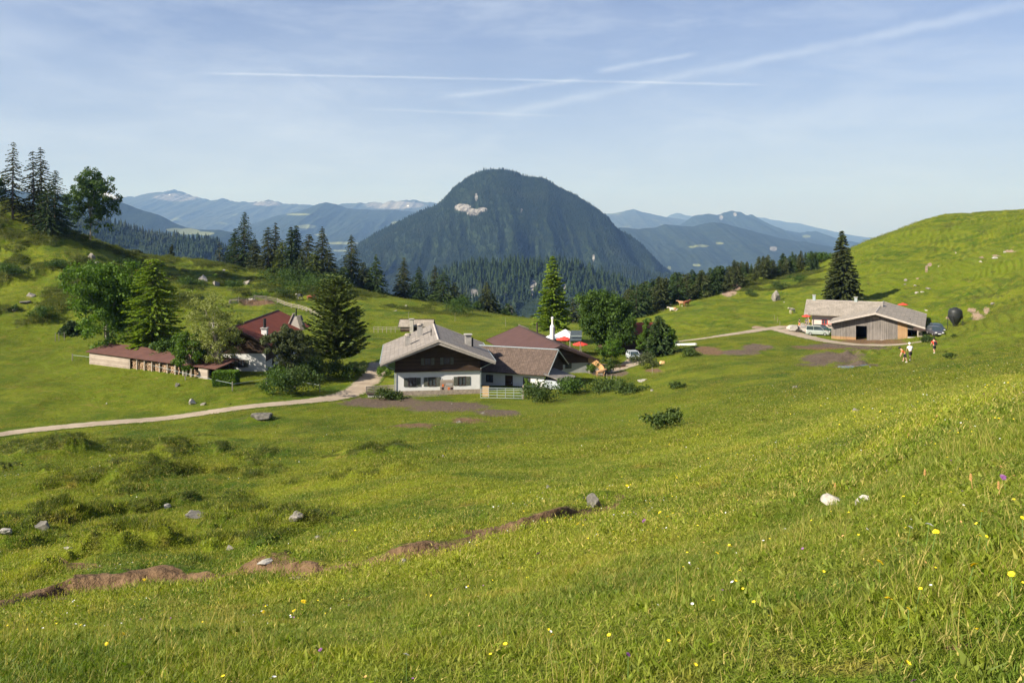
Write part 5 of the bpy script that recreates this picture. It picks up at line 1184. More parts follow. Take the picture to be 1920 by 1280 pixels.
# copies share the meshes of a few sources along the right ridge
def copy_tree(root, loc, sc, rz, label=None, group=None):
    r = root.copy(); COL.objects.link(r); r.location = loc; r.scale = sc; r.rotation_euler = (0, 0, rz)
    if label: r['label'] = label
    if group: r['group'] = group
    for ch in list(root.children): c = ch.copy(); COL.objects.link(c); c.parent = r
    return r
GR = 'dark spruces in the row along the ridge right of the mountain'; LBR = 'dark spruce in the dense row along the ridge right of the big mountain'
topx = [1165, 1200, 1230, 1260, 1290, 1315, 1340, 1360, 1385, 1400, 1420, 1445, 1470, 1490, 1510, 1530, 1545]
topy = [548, 532, 520, 512, 505, 508, 500, 494, 488, 483, 484, 481, 478, 474, 475, 474, 484]
rg = random.Random(21); protos = []
for i in range(5):
    x, y, z, h = place([1204, 1236, 1272, 1316, 1352][i], [530, 517, 509, 505, 497][i], [226, 232, 236, 240, 252][i])
    protos.append((make_conifer(LBR, x, y, z, h, 3.0, 300 + i, [M_SPRUCE, M_SPRUCEB][i % 2], GR, levels=32, per=6, sprays=6, shape=.6, bare=.16 if i % 2 else .05, size=.52), h))
n = 0
for i in range(88):
    px = 1168 + (1546 - 1168) * (i + rg.random()) / 88
    if px < 1385: d = rg.uniform(228, 240) + (px - 1168) * .07 + rg.choice([0, 6, 14])
    else: d = 258 + (px - 1385) * .12 + rg.uniform(0, 22)
    t = float(np.interp(px, topx, topy)) + rg.choice([rg.uniform(-6, 6), rg.uniform(4, 26)])
    x, y, z, h = place(px, t, d)
    if h < 3: continue
    pr, ph_ = protos[rg.randrange(5)]; s = h / ph_; wsc = min(s, 1.15) * rg.uniform(.85, 1.2) * (1 if h > 9 else .8)
    if wsc * 3 > h * .42: wsc = h * .14
    copy_tree(pr, (x, y, z), (wsc, wsc, s), rg.uniform(0, 6), None, GR); n += 1
x, y, z, h = place(1541, 476, 298); make_broad('rounded dark broad-leaved tree at the right end of the ridge row', x, y, z, h, 9, 61, M_MAPLE, clumps=70, leaves=45, leaf=.28, base=.08)
x, y, z, h = place(1425, 520, 262); 
# row seen through and behind the maple
for i, (px, t, d, mt, lb) in enumerate([(1074, 556, 232, M_SPRUCEB, 'reddish brown dry looking spruce between the bright larch and the maple'), (1091, 548, 238, M_SPRUCEB, 'thin grey spruce behind the left edge of the dark maple'), (1112, 552, 236, M_SPRUCE, 'spruce just behind the top left of the dark maple'),
        (1178, 538, 220, M_SPRUCEB, 'tall spruce directly right of the maple top'), (1193, 534, 216, M_SPRUCE, 'tall spruce with visible grey stem right of the maple'), (1060, 580, 240, M_SPRUCE, 'low spruce right of the bright larch'), (1000, 590, 250, M_SPRUCE, 'small dark spruce left of the bright larch'), (980, 592, 246, M_SPRUCE, 'small spruce behind the gable of the brown farmhouse')]):
    x, y, z, h = place(px, t, d); make_conifer(lb, x, y, z, h, 3.2 if h > 9 else 2.4, 340 + i, mt, levels=max(14, int(h * 2)), per=6, sprays=6, shape=.65, size=.5)
# the single trees around the farm
x, y, z, h = place(1579, 431, 196); make_conifer('large solitary dark spruce behind the barn on the right', x, y, z, h, 4.1, 7, M_SPRUCEB, levels=58, per=11, sprays=13, shape=.80, droop=.30, bare=.02, size=.52, ragged=.22)
x, y, z, h = place(1037, 479, 160); make_conifer('tall bright green larch with bare lower stem behind the brown farmhouse', x, y, z, h, 3.3, 8, M_LARCH, cat='larch', name='larch_tree', levels=52, per=9, sprays=12, shape=.72, droop=.12, bare=.14, size=.46, gap=.05, ragged=.38, flat=1.2)
x, y, z, h = place(1139, 549, 143); make_broad('big dark round crowned maple right of the brown farmhouse', x, y, z, h, 7.4, 9, M_MAPLE, clumps=300, leaves=90, leaf=.21, base=.04, cs=.17)
x, y, z, h = place(1146, 636, 131); make_broad('young mid green tree in front of the big dark maple', x, y, z, h, 4.2, 10, M_BEECH, clumps=50, leaves=50, leaf=.14, base=.12)
x, y, z, h = place(1215, 592, 137); make_broad('light green slender tree with upright tips right of the silver car', x, y, z, h, 4.4, 11, M_LIME, name='ash_tree', clumps=80, leaves=55, leaf=.14, base=.1, shape='cone', cs=.10)
x, y, z, h = place(1236, 590, 133); make_conifer('dark young spruce beside the light green tree near the farm track', x, y, z, h, 2.4, 12, M_SPRUCE, levels=34, per=9, sprays=9, shape=.55, bare=.02, size=.36)
x, y, z, h = place(1246, 606, 134); make_broad('dark bushy tree right of the young spruce by the farm track', x, y, z, h, 3.6, 13, M_BEECH, clumps=60, leaves=55, leaf=.14, base=.08)
x, y, z, h = place(200, 490, 131); make_broad('large dark green beech with drooping boughs behind the woodshed', x, y, z, h, 8.6, 14, M_BEECH, name='beech_tree', clumps=300, leaves=85, leaf=.22, base=.05, cs=.15, fork=5)
x, y, z, h = place(286, 483, 128); make_conifer('feathery green larch with layered boughs right of the large beech', x, y, z, h, 3.9, 15, M_LARCH, cat='larch', name='larch_tree', levels=46, per=10, sprays=12, shape=.42, droop=.18, bare=.10, size=.5, gap=.06, ragged=.35)
bpy.data.objects['crown'] if False else None
x, y, z, h = place(402, 546, 113); make_broad('sparse pale green willow in front of the white farmhouse wall', x, y, z, h, 6.8, 16, M_WILLOW, name='willow_tree', clumps=240, leaves=42, leaf=.13, base=.12, stems=5, fork=6, trunk_r=.09, cs=.10)
x, y, z, h = place(352, 615, 114); make_broad('low spreading bright green tree left of the pale willow', x, y, z, h, 5.0, 17, M_LIME, name='hazel_tree', clumps=130, leaves=70, leaf=.15, base=.05, stems=3, cs=.10)
x, y, z, h = place(312, 640, 122); make_broad('dark undergrowth tree behind the middle of the woodshed', x, y, z, h, 4.6, 18, M_MAPLE, name='elder_tree', clumps=120, leaves=70, leaf=.17, base=.03)
x, y, z, h = place(546, 608, 110); make_broad('rounded grey-green willow covering the corner of the red roof', x, y, z, h, 5.4, 19, M_OLIVE, name='willow_tree', clumps=190, leaves=75, leaf=.15, base=.10, cs=.10, stems=2)
x, y, z, h = place(630, 517, 121); make_conifer('bushy stone pine with wide base beside the road above the chalet', x, y, z, h, 3.9, 20, M_PINE, cat='pine', name='pine_tree', levels=40, per=11, sprays=11, shape=.40, droop=-.18, bare=.12, size=.5, ragged=.32, flat=1.0)
x, y, z, h = place(133, 600, 148); make_conifer('small dark spruce at the foot of the left hill left of the beech', x, y, z, h, 2.1, 21, M_SPRUCE, levels=18, per=7, sprays=7, shape=.6)
x, y, z, h = place(432, 772, 95.0)
for lb, px, t, d, r_ in (('tiny spruce sapling standing beside the gravel road', 431, 763, 95.5, .55),):
    x, y, z, h = place(px, t, d); make_conifer(lb, x, y, z, h, r_, 22, M_SPRUCE, levels=9, per=6, sprays=4, size=.18, shape=.6)
# shrubs
hd = G(424, 722); hedge = empty('hedge', hd); V = []; rgn = np.random.default_rng(3); n = 5200
p = rgn.uniform(-1, 1, (n, 3)); ax_ = rgn.integers(0, 3, n); p[np.arange(n), ax_] = np.sign(p[np.arange(n), ax_]) * rgn.uniform(.9, 1.05, n); p = p * np.array([1.5, .9, .95]) + np.array([0, 0, .95])
a = rgn.normal(size=(n, 3)); a /= np.linalg.norm(a, axis=1)[:, None]; b = np.cross(a, rgn.normal(size=(n, 3))); b /= np.linalg.norm(b, axis=1)[:, None]
s = .11; V = np.stack([p - a * s, p + b * s * .7, p + a * s, p - b * s * .7], 1).reshape(-1, 3)
COL.objects.unlink(hedge); bpy.data.objects.remove(hedge)
o = mk('hedge', V, np.arange(n * 4).reshape(n, 4), M_BEECH, loc=hd); tag(o, 'clipped dark green box hedge at the right end of the woodshed', 'hedge')
for a in [('dark shrub in the shade under the grey-green willow', 520, 738, 60, 46, M_MAPLE), ('dense dark shrub left of the road bend', 565, 740, 66, 52, M_SHRUB), ('low flat topped dark shrub below the red roofed house', 560, 716, 90, 34, M_MAPLE),
          ('dark hedge like shrub under the stone pine', 607, 712, 70, 40, M_SHRUB), ('shaded shrub on the bank between stone pine and road', 648, 712, 48, 30, M_MAPLE), ('small shaded bush at the right foot of the road bank', 670, 705, 30, 20, M_OLIVE),
          ('bushy shrub growing at the hinge of the field gate', 1003, 756, 62, 44, M_SHRUB), ('upright light shrub against the outbuilding beside the gate', 989, 740, 22, 34, M_LIME), ('round dark bush beside a pale stone in the middle of the meadow', 1244, 803, 62, 26, M_SHRUB),
          ('green hedge bush at the left end of the chalet terrace', 716, 706, 26, 20, M_LIME), ('weedy green tuft at the corner of the low wall left of the chalet', 728, 748, 46, 18, M_SHRUB), ('bushes filling the shaded hollow below the brown farmhouse', 1070, 738, 60, 26, M_MAPLE),
          ('bush on the bank below the firewood row', 1140, 700, 34, 30, M_SHRUB), ('leafy undergrowth along the ditch left of the meadow', 1130, 734, 70, 20, M_SHRUB), ('leafy undergrowth in the ditch right of the stakes', 1180, 738, 60, 16, M_SHRUB), ('pale grassy willow bush right below the silver car', 1210, 692, 44, 34, M_OLIVE),
          ('small dark bush near the ditch at the edge of the meadow', 1270, 728, 24, 12, M_SHRUB), ('dark green bush behind the barn corner beside the parked car', 1738, 642, 30, 12, M_SHRUB), ('small round bush on the slope right of the hikers', 1781, 672, 16, 10, M_SHRUB), ('tiny bush below the feed silo', 1789, 634, 9, 8, M_SHRUB),
          ('bright green bush at the brow above the red roof', 487, 560, 26, 15, M_LIME), ('dark bush on the heath left of the grey cow', 525, 556, 34, 16, M_SHRUB), ('dark round bush at the foot of the left hillside', 73, 598, 38, 22, M_MAPLE), ('small dark bush beside a rock at the left hillside foot', 27, 583, 16, 14, M_MAPLE),
          ('dark juniper bush below the pale outcrop on the left slope', 345, 536, 46, 16, M_MAPLE), ('dark juniper bush right of the pale outcrop on the left slope', 442, 540, 34, 14, M_MAPLE), ('low dark bush at the left frame edge on the hillside', 20, 512, 52, 16, M_MAPLE), ('pair like dark bush on the hillside left of the beech', 110, 500, 40, 13, M_MAPLE),
          ('dark bush right of the rock streak on the left hill', 236, 500, 36, 16, M_MAPLE), ('green bush by the ditch right of the firewood bank', 1108, 700, 20, 18, M_LIME), ('small leafy bush at the lower bank of the farm track', 1290, 668, 40, 14, M_SHRUB), ('dark thicket at the foot of the ragged ridge spruces', 520, 543, 60, 40, M_MAPLE), ('dark thicket under the middle of the ridge group', 572, 552, 70, 44, M_MAPLE), ('mid green thicket above the stone pine', 620, 548, 60, 34, M_SHRUB), ('thicket filling the gap left of the neat cone spruce', 668, 535, 50, 30, M_MAPLE),
          ('undergrowth beneath the pair of narrow spruces', 548, 538, 40, 30, M_SHRUB), ('dark thicket closing the row behind the hump', 856, 585, 60, 30, M_MAPLE), ('dark bush low on the knoll below the ridge row', 1462, 543, 30, 16, M_SHRUB), ('bush in the fold left of the knoll', 1410, 556, 26, 14, M_SHRUB),
          ('bush on the far shoulder of the knoll', 1500, 532, 30, 18, M_MAPLE), ('tuft bush near the left slope crest', 250, 478, 22, 10, M_OLIVE)]:
    shrub(a[0], a[1], a[2], a[3], a[4], hash(a[1]) % 999 + a[2], a[5], clumps=int(14 + a[3] * .45), leaves=50)

# ------------------------------------------------------------------ rocks
def rock_mesh(seed, sub=3, sx=1.0, sy=0.8, sz=0.55):
    rg = np.random.default_rng(seed); bm = bmesh.new(); bmesh.ops.create_icosphere(bm, subdivisions=sub, radius=1.0)
    planes = [(rg.normal(size=3), rg.uniform(.35, .80)) for _ in range(13)]
    for v in bm.verts:
        p = np.array(v.co)
        for nn, dd in planes:
            nn = nn / np.linalg.norm(nn); q = p @ nn
            if q > dd: p = p - nn * (q - dd) * .97
        p = p * (1.15 + .30 * (vnoise(p[0] * 2.5 + 5, p[1] * 2.5 + p[2] * 3, seed % 50) - .5) + .14 * (vnoise(p[0] * 7, p[1] * 7 + p[2] * 6, seed % 50 + 3) - .5)); v.co = p * np.array([sx, sy, sz])
    me = bpy.data.meshes.new('rock'); bm.to_mesh(me); bm.free(); return me
def rock(label, px, py, wpx, hpx, seed, mat=M_ROCK, sink=0.52, name='rock', rz=None, group=None, cat='rock'):
    g = G(px, py); k = g.y / F; w_, h = wpx * k, hpx * k; me = rock_mesh(seed, 3, w_ * .5, w_ * .42, h * .62); me.materials.append(mat)
    o = bpy.data.objects.new(name, me); COL.objects.link(o); o.location = g + Vector((0, 0, h * (.62 - sink))); o.rotation_euler = (0, random.uniform(-.1, .1), 0 if rz is None else rz); tag(o, label, cat, group); return o
for i, a in enumerate([('weathered grey boulder standing upright in the middle foreground', 1116, 948, 30, 32, M_ROCKD), ('small white stone at the foot of the grey boulder', 1124, 948, 8, 6, M_ROCKW), ('flat pale grey stone, left of the pair in the right foreground', 1564, 944, 56, 24, M_ROCKWW), ('blocky white stone, right of the pair in the right foreground', 1618, 950, 30, 34, M_ROCKWW),
        ('small white stone left of the grey boulder', 1028, 914, 11, 7, M_ROCKW), ('pale stone in the brown path at the centre', 753, 1057, 22, 14, M_ROCK), ('flat stone in the earthy patch left of centre', 500, 1054, 34, 12, M_ROCKW), ('orange tinted stone in the earthy patch', 431, 1030, 15, 15, M_ROCK), ('small stone lying in the left foreground turf', 313, 951, 17, 11, M_ROCKW),
        ('long low slab of rock in the turf at the left', 372, 966, 70, 14, M_ROCKD), ('leaning grey stone beside a dark hummock', 556, 972, 26, 17, M_ROCK), ('shaded rock under the dark hummock at the left', 82, 990, 40, 26, M_ROCKD), ('pale flat stone at the left edge of the photo', 8, 997, 28, 9, M_ROCKW), ('small stone near the brown path at the left', 128, 1029, 18, 9, M_ROCKW),
        ('pale stone half buried above the path', 598, 1010, 22, 9, M_ROCK), ('dark mossy stones at the right edge of the road', 492, 783, 44, 14, M_ROCKD), ('left of two pale boulders above the gravel road', 362, 757, 20, 12, M_ROCKW), ('right of two pale boulders above the gravel road', 381, 759, 16, 10, M_ROCK), ('round dark stone on the meadow below the woodshed', 333, 724, 11, 10, M_ROCKD),
        ('small white stone on the meadow left of the road', 200, 757, 5, 4, M_ROCKW), ('pale stone at the foot of the round meadow bush', 1236, 803, 17, 13, M_ROCKW), ('small grey stone in the central meadow', 916, 838, 8, 7, M_ROCKD), ('grey stone in the meadow left of centre', 832, 858, 9, 7, M_ROCK), ('small white stone on the central right meadow', 1515, 733, 6, 4, M_ROCKW),
        ('grey flat stone on the convex slope below the barn', 1490, 727, 16, 7, M_ROCK), ('long grey stone in the grass of the right meadow', 1605, 772, 26, 8, M_ROCK), ('pale pointed boulder on the brow between barn and ridge row', 1455, 563, 19, 23, M_ROCK), ('long white streak of rock on the left hill', 172, 490, 13, 22, M_ROCK), ('lower white streak of rock on the left hill', 181, 501, 11, 14, M_ROCK),
        ('pale outcrop on the left slope behind the willow', 380, 527, 26, 16, M_ROCKW), ('right part of the pale outcrop on the left slope', 404, 534, 22, 12, M_ROCK), ('grey rock above the rail fence', 462, 532, 18, 12, M_ROCK), ('white boulder near the skyline below the ridge spruces', 419, 508, 8, 5, M_ROCKW), ('pale stone pile at the end of the rail fence', 472, 562, 16, 6, M_ROCKW),
        ('grey rock at the left hillside foot', 28, 582, 14, 12, M_ROCK), ('brownish rock on the lower left hillside', 58, 555, 18, 12, M_ROCK), ('left foot outcrop among heath on the hillside', 48, 568, 22, 10, M_ROCKD), ('white boulder highest of the stones right of the solitary spruce', 1791 - 60, 548, 10, 4, M_ROCKW), ('bright pale boulder on the slope above the barn roof', 1718, 550, 12, 6, M_ROCKW),
        ('flat grey boulder on the slope above the barn roof', 1741, 542, 10, 5, M_ROCK), ('small white stone on the slope right of the solitary spruce', 1717, 536, 7, 3, M_ROCKW), ('grey stone cluster on the slope right of the spruce', 1698, 527, 8, 6, M_ROCK), ('lower stone of the cluster right of the spruce', 1696, 534, 7, 4, M_ROCK), ('tiny white stone high on the right hill', 1792, 475, 4, 4, M_ROCKW),
        ('pale slab high on the right hill near the frame', 1866, 485, 12, 5, M_ROCKW), ('white slab left of the high pale slab', 1838, 491, 7, 4, M_ROCKW), ('pale stone at the skyline path on the right hill', 1884, 473, 7, 3, M_ROCKW), ('stone at the upper left of the orange scar', 1862, 570, 9, 4, M_ROCK), ('white stone by the edge of the barn lawn', 1736, 582, 6, 4, M_ROCKW),
        ('rough pale rock wall left of the silver van', 1492, 622, 30, 17, M_ROCK), ('boulder at the left end of the terrace rocks', 1481, 617, 18, 10, M_ROCKW), ('rock supporting the terrace behind the van', 1508, 614, 16, 13, M_ROCK), ('white stone below the undergrowth right of the stakes', 1222, 733, 8, 5, M_ROCKW), ('pale stone slab bridging the ditch', 1206, 714, 26, 7, M_ROCKW),
        ('orange brown root stump in the ditch below the farm track', 1241, 682, 12, 11, M_LOGO), ('pale boulder at the top of the scar below the ridge row', 1386, 529, 9, 7, M_ROCKW), ('small stone left of the pointed boulder', 1470, 567, 4, 3, M_ROCKW), ('white stone in the mud in front of the chalet', 847, 757, 3, 3, M_ROCKW), ('stone on the mud heap right of the chalet', 905, 775, 9, 5, M_ROCKD),
        ('reddish stones at the lower end of the mud patch', 862, 792, 14, 5, M_ROCKD), ('small pale stone near the top centre hump', 742, 583, 8, 4, M_ROCKW), ('stone beside the pole on the hump', 762, 575, 6, 5, M_ROCKW), ('rock on the mossy knoll under the neat spruce', 690, 535, 14, 5, M_ROCK), ('stone on the slope left of the right parked car', 1760, 500, 4, 3, M_ROCKW)]):
    rock(a[0], a[1], a[2], a[3], a[4], 500 + i, a[5], name='stump' if 'stump' in a[0] else 'rock', cat='stump' if 'stump' in a[0] else 'rock')
# puddle
g = G(1602, 687); n = 24; v = [(1.6 * math.cos(i * 6.283 / n) * (1 + .2 * math.sin(i * 2.1)), 3.2 * math.sin(i * 6.283 / n) * (1 + .2 * math.cos(i * 1.7)), 0) for i in range(n)]
pd_ = mk('puddle', [(a, b, gz(g.x + a, g.y + b) + .05 - g.z) for a, b, c in v] + [(0, 0, .07)], [(i, (i + 1) % n, n) for i in range(n)], M_WATER, loc=g); tag(pd_, 'shallow puddle in the muddy track below the barn', 'puddle')

# ------------------------------------------------------------------ vehicles, people, cattle
def loft(sections):
    """closed body through cross-sections [(x, [(y, z) ...])] of equal length"""
    m = MB(); n = len(sections[0][1])
    for x, s in sections: m.v += [(x, a, b) for a, b in s]
    for i in range(len(sections) - 1):
        for j in range(n): k = (j + 1) % n; m.f.append((i * n + j, i * n + k, (i + 1) * n + k, (i + 1) * n + j))
    m.f.append(tuple(range(n - 1, -1, -1))); m.f.append(tuple((len(sections) - 1) * n + j for j in range(n))); return m
def car(label, loc, rz, paint, L=4.3, W=1.75, H=1.5, kind='hatch', cat='car', name='parked_car'):
    """body faces +x"""
    root = empty(name, loc, rz); tag(root, label, cat); w2 = W / 2
    hl = {'hatch': [(-.5, .62, .92), (-.47, .92, 1.0), (-.2, .95, 1.0), (.12, .95, 1.0), (.30, .90, .99), (.46, .78, .95), (.5, .60, .85)],
          'van': [(-.5, .75, .95), (-.485, 1.05, 1.0), (-.2, 1.05, 1.0), (.12, 1.05, 1.0), (.27, 1.04, .99), (.45, .88, .95), (.5, .62, .86)]}[kind]
    sec = []
    for t, zt, wf in hl:
        w_ = w2 * wf; sec.append((t * L, [(-w_ * .96, .24), (-w_, .40), (-w_, zt * .86), (-w_ * .93, zt), (w_ * .93, zt), (w_, zt * .86), (w_, .40), (w_ * .96, .24)]))
    b = loft(sec).build('body', paint, root, smooth=False, bevel=.03)
    cab = {'hatch': [(-.46, .90, .93), (-.36, H, .78), (-.05, H + .02, .80), (.08, H, .78), (.25, .92, .90)], 'van': [(-.49, 1.02, .95), (-.46, H, .84), (-.05, H + .03, .85), (.12, H - .02, .82), (.30, 1.02, .92)]}[kind]
    base = .9 if kind == 'hatch' else 1.0
    # roof and pillars: painted shell; glass: a slightly smaller body standing proud between the pillars
    def ring(sc, t, z, wf): w_ = w2 * wf * sc; return [(-w2 * .92 * sc, base - .02), (-w_, z), (w_, z), (w2 * .92 * sc, base - .02)]
    g = loft([(t * L, ring(1.0, t, max(z, base + .01), wf)) for t, z, wf in cab]).build('windows', M_CARGLASS, root)
    rf = MB(); (t1, z1, f1), (t2, z2, f2), (t3, z3, f3) = cab[1], cab[2], cab[3]
    for (ta, za, fa, tb, zb_, fb_) in ((t1, z1, f1, t2, z2, f2), (t2, z2, f2, t3, z3, f3)):
        rf.slab([(ta * L, -w2 * fa - .012, za + .03), (tb * L, -w2 * fb_ - .012, zb_ + .03), (tb * L, w2 * fb_ + .012, zb_ + .03), (ta * L, w2 * fa + .012, za + .03)], .06)
    rf.build('roof', paint, root)
    for s in (-1, 1):
        m = MB()
        for t, z, f in ((t1 - .005, z1, f1), ((t1 + t3) / 2, z2, f2), (t3, z3, f3)):
            tb = {t3: cab[4][0]}.get(t, t if t != t1 - .005 else cab[0][0]); m.tube((t * L, s * (w2 * f + .01), z), (tb * L, s * (w2 * .925 + .012), base - .02), .035, n=4)
        m.build('pillar', paint, root)
        for t in (-.31, .31):
            wh = MB().lathe([(.02, 0), (.31, 0), (.325, .05), (.325, .17), (.31, .22), (.02, .22)], 16, (0, 0, 0), axis='y'); o = wh.build('wheel', M_TYRE, root); o.location = (t * L, s * (w2 - .11) - .11, .325)
            ri = MB().lathe([(.02, -.012), (.2, -.012), (.2, .232), (.02, .232)], 12, (0, 0, 0), axis='y').build('rim', M_CHROME, o)
        MB().box(L * .478, L * .503, s * w2 * .62 - .14, s * w2 * .62 + .14, .62, .76).build('headlight', M_LAMP, root)
        MB().box(-L * .505, -L * .49, s * w2 * .78 - .1, s * w2 * .78 + .1, .66, .9).build('tail_light', M_REDCLOTH, root)
        MB().box(L * .20, L * .225, s * (w2 + .02) - .05, s * (w2 + .02) + .12 * s if s > 0 else s * (w2 + .02) + .05, .95, 1.08).build('mirror', paint, root) if False else MB().tube((L * .21, s * (w2 - .04), .98), (L * .21, s * (w2 + .16), 1.0), .06, n=6).build('mirror', paint, root)
    MB().box(L * .500, L * .512, -.26, .26, .42, .53).build('number_plate', M_PLATE, root); MB().box(-L * .512, -L * .502, -.26, .26, .5, .61).build('number_plate', M_PLATE, root)
    MB().box(L * .488, L * .508, -w2 * .75, w2 * .75, .27, .38).build('bumper_trim', M_BLACKCLOTH, root)
    return root
def paintm(name, c): return simple(name, c, 0.28, 0.05, 1.0, metal=0.25, spec=0.6)
P_SILV = paintm('silver_green_paint', (0.40, 0.44, 0.40)); P_GREEN = paintm('dark_green_paint', (0.015, 0.06, 0.045)); P_LIGHT = paintm('light_silver_paint', (0.55, 0.58, 0.62)); P_NAVY = paintm('dark_blue_paint', (0.03, 0.045, 0.08)); P_ANTH = paintm('anthracite_paint', (0.07, 0.065, 0.075))
def gp(px, py, d=None):
    if d: x = at(px, d); return Vector((x, d, gz(x, d)))
    return G(px, py)
p = gp(1533, 628); car('silver grey van parked beside the left corner of the barn', p, R(-22), P_SILV, 4.3, 1.75, 1.78, 'van', 'van', 'parked_van')
p = gp(1543, 0, p.y + 3.4); car('dark green car parked behind the silver van', p, R(-30), P_GREEN, 4.4, 1.78, 1.5)
p = gp(1188, 674); car('light silver car parked on the yard under the dark maple', p, R(-84), P_LIGHT, 4.2, 1.75, 1.42)
p = gp(1762, 630); car('dark anthracite car facing the camera, front one beside the barn', p + Vector((0, 1.5, 0)), R(-100), P_ANTH, 4.4, 1.8, 1.5)
p = gp(1757, 0, p.y + 7.2); car('dark blue car parked behind the anthracite car', p, R(-100), P_NAVY, 4.4, 1.8, 1.5)
p = gp(1213, 0, 148); car('black car in the deep shade behind the silver car', p, R(-60), P_ANTH, 4.2, 1.75, 1.42)

def skin_obj(name, verts, edges, radii, mat, parent, sub=2, root=0):
    me = bpy.data.meshes.new(name); me.from_pydata([tuple(v) for v in verts], edges, []); me.update()
    o = bpy.data.objects.new(name, me); COL.objects.link(o); o.parent = parent
    md = o.modifiers.new('skin', 'SKIN'); md.use_smooth_shade = True
    for i, sv in enumerate(me.skin_vertices[0].data):
        r = radii[i]; sv.radius = r if isinstance(r, tuple) else (r, r); sv.use_root = (i == root)
    if sub: s = o.modifiers.new('sub', 'SUBSURF'); s.levels = sub; s.render_levels = sub
    me.materials.append(mat); return o
def person(label, loc, rz, shirt, trousers, shoe=M_SHOE, lean=0.0, armL=(.28, .15, .95), armR=(-.28, .15, .95), headgear=None, hair=M_HAIR, pack=None, stride=.18, scale=1.0, bend=0.0, shorts=True):
    """faces +y; bend leans the upper body forward"""
    root = empty('person', loc, rz); root.scale = (scale,) * 3; tag(root, label, 'person')
    def B(x, y, z):   # bend the upper body forward about the hips
        if z > .95: dz = z - .95; return (x, y + dz * math.sin(bend), .95 + dz * math.cos(bend))
        return (x, y, z)
    vs = []; es = []; rs = []
    def chain(pts, start=None):
        prev = start
        for (q, r) in pts:
            vs.append(q); rs.append(r); i = len(vs) - 1
            if prev is not None: es.append((prev, i))
            prev = i
        return prev
    hip = chain([((0, 0, .95), (.15, .11))]); ch = chain([(B(0, 0, 1.12), (.14, .10)), (B(0, 0, 1.32), (.17, .11)), (B(0, 0, 1.45), (.09, .08))], hip)
    head = chain([(B(0, .01, 1.53), .055), (B(0, .03, 1.62), (.072, .085)), (B(0, .03, 1.72), (.07, .085))], ch)
    hands = []
    for s, arm in ((1, armL), (-1, armR)):
        sh = B(s * .19, 0, 1.40); hx, hy, hz_ = arm; hx = abs(hx) * s; el = ((sh[0] + hx) / 2 + s * .05, (sh[1] + hy) / 2 - .05, (sh[2] + hz_) / 2 - .02)
        w_ = chain([(sh, .055), (el, .042), ((hx, hy, hz_), .030), ((hx, hy + .02, hz_ - .06), (.035, .018))], ch - 0)
        for f in range(5):
            fx = hx + (f - 2) * .016; ln = [.05, .07, .078, .072, .055][f]
            if f == 0: chain([((hx - s * .03, hy + .045, hz_ - .05), .008), ((hx - s * .04, hy + .07, hz_ - .08), .007)], w_)
            else: chain([((fx, hy + .03, hz_ - .09), .008), ((fx, hy + .04, hz_ - .09 - ln), .007)], w_)
    feet = []
    for s in (1, -1):
        st = stride * s; chain([((s * .09, 0, .88), .085), ((s * .10, st * .5 + .03, .48), .058), ((s * .10, st, .09), .038), ((s * .10, st + .10, .03), .035)], hip)
    skin_obj('body', vs, es, rs, M_SKIN, root)
    # shirt
    v2 = [B(0, 0, .92), B(0, 0, 1.12), B(0, 0, 1.32), B(0, 0, 1.43)]; e2 = [(0, 1), (1, 2), (2, 3)]; r2 = [(.175, .13), (.165, .125), (.195, .13), (.11, .095)]
    for s, arm in ((1, armL), (-1, armR)):
        i = len(v2); sh = B(s * .20, 0, 1.39); hx, hy, hz_ = abs(arm[0]) * s, arm[1], arm[2]; el = ((sh[0] + hx) / 2 + s * .05, (sh[1] + hy) / 2 - .05, (sh[2] + hz_) / 2 + .03); v2 += [sh, el]; e2 += [(2, i), (i, i + 1)]; r2 += [.08, .068]
    skin_obj('shirt', v2, e2, r2, shirt, root)
    kz = .46 if shorts else .12
    v3 = [(0, 0, .97), (0, 0, .88)]; e3 = [(0, 1)]; r3 = [(.17, .13), (.17, .135)]
    for s in (1, -1):
        st = stride * s; i = len(v3); v3 += [(s * .10, 0, .80), (s * .105, st * .5 + .03, .50)]; e3 += [(1, i), (i, i + 1)]; r3 += [.11, .088]
        if not shorts: v3 += [(s * .10, st, .12)]; e3 += [(i + 1, i + 2)]; r3 += [.065]
    skin_obj('shorts' if shorts else 'trousers', v3, e3, r3, trousers, root)
    for s in (1, -1):
        st = stride * s; m = MB().lathe([(.02, 0), (.055, 0), (.06, .04), (.05, .09), (.02, .12)], 8); o = m.build('shoe', shoe, root, smooth=True); o.scale = (1, 2.1, 1); o.location = (s * .10, st + .06, -.01)
    hp = B(0, .02, 1.70); hb = MB().lathe([(.085, -.06), (.102, -.02), (.105, .03), (.09, .08), (.05, .115), (.01, .125)], 12); o = hb.build('hair' if headgear is None else 'helmet', headgear or hair, root, smooth=True); o.location = hp; o.scale = (1, 1.2, 1)
    f = MB()
    for s in (1, -1): f.lathe([(.002, 0), (.011, .004), (.002, .008)], 6, (s * .032, 0, .0))
    o = f.build('eyes', M_BLACKCLOTH, root); q = B(0, .125, 1.66); o.location = q; o.rotation_euler = (R(-90), 0, 0)
    nz = MB().lathe([(.016, 0), (.014, .012), (.006, .03)], 6).build('nose', M_SKIN, root); nz.location = B(0, .115, 1.625); nz.rotation_euler = (R(-80), 0, 0)
    if pack: o = box_part('backpack', pack, root, -.15, .15, -.32, -.12, 1.0, 1.42, bevel=.05); 
    return root
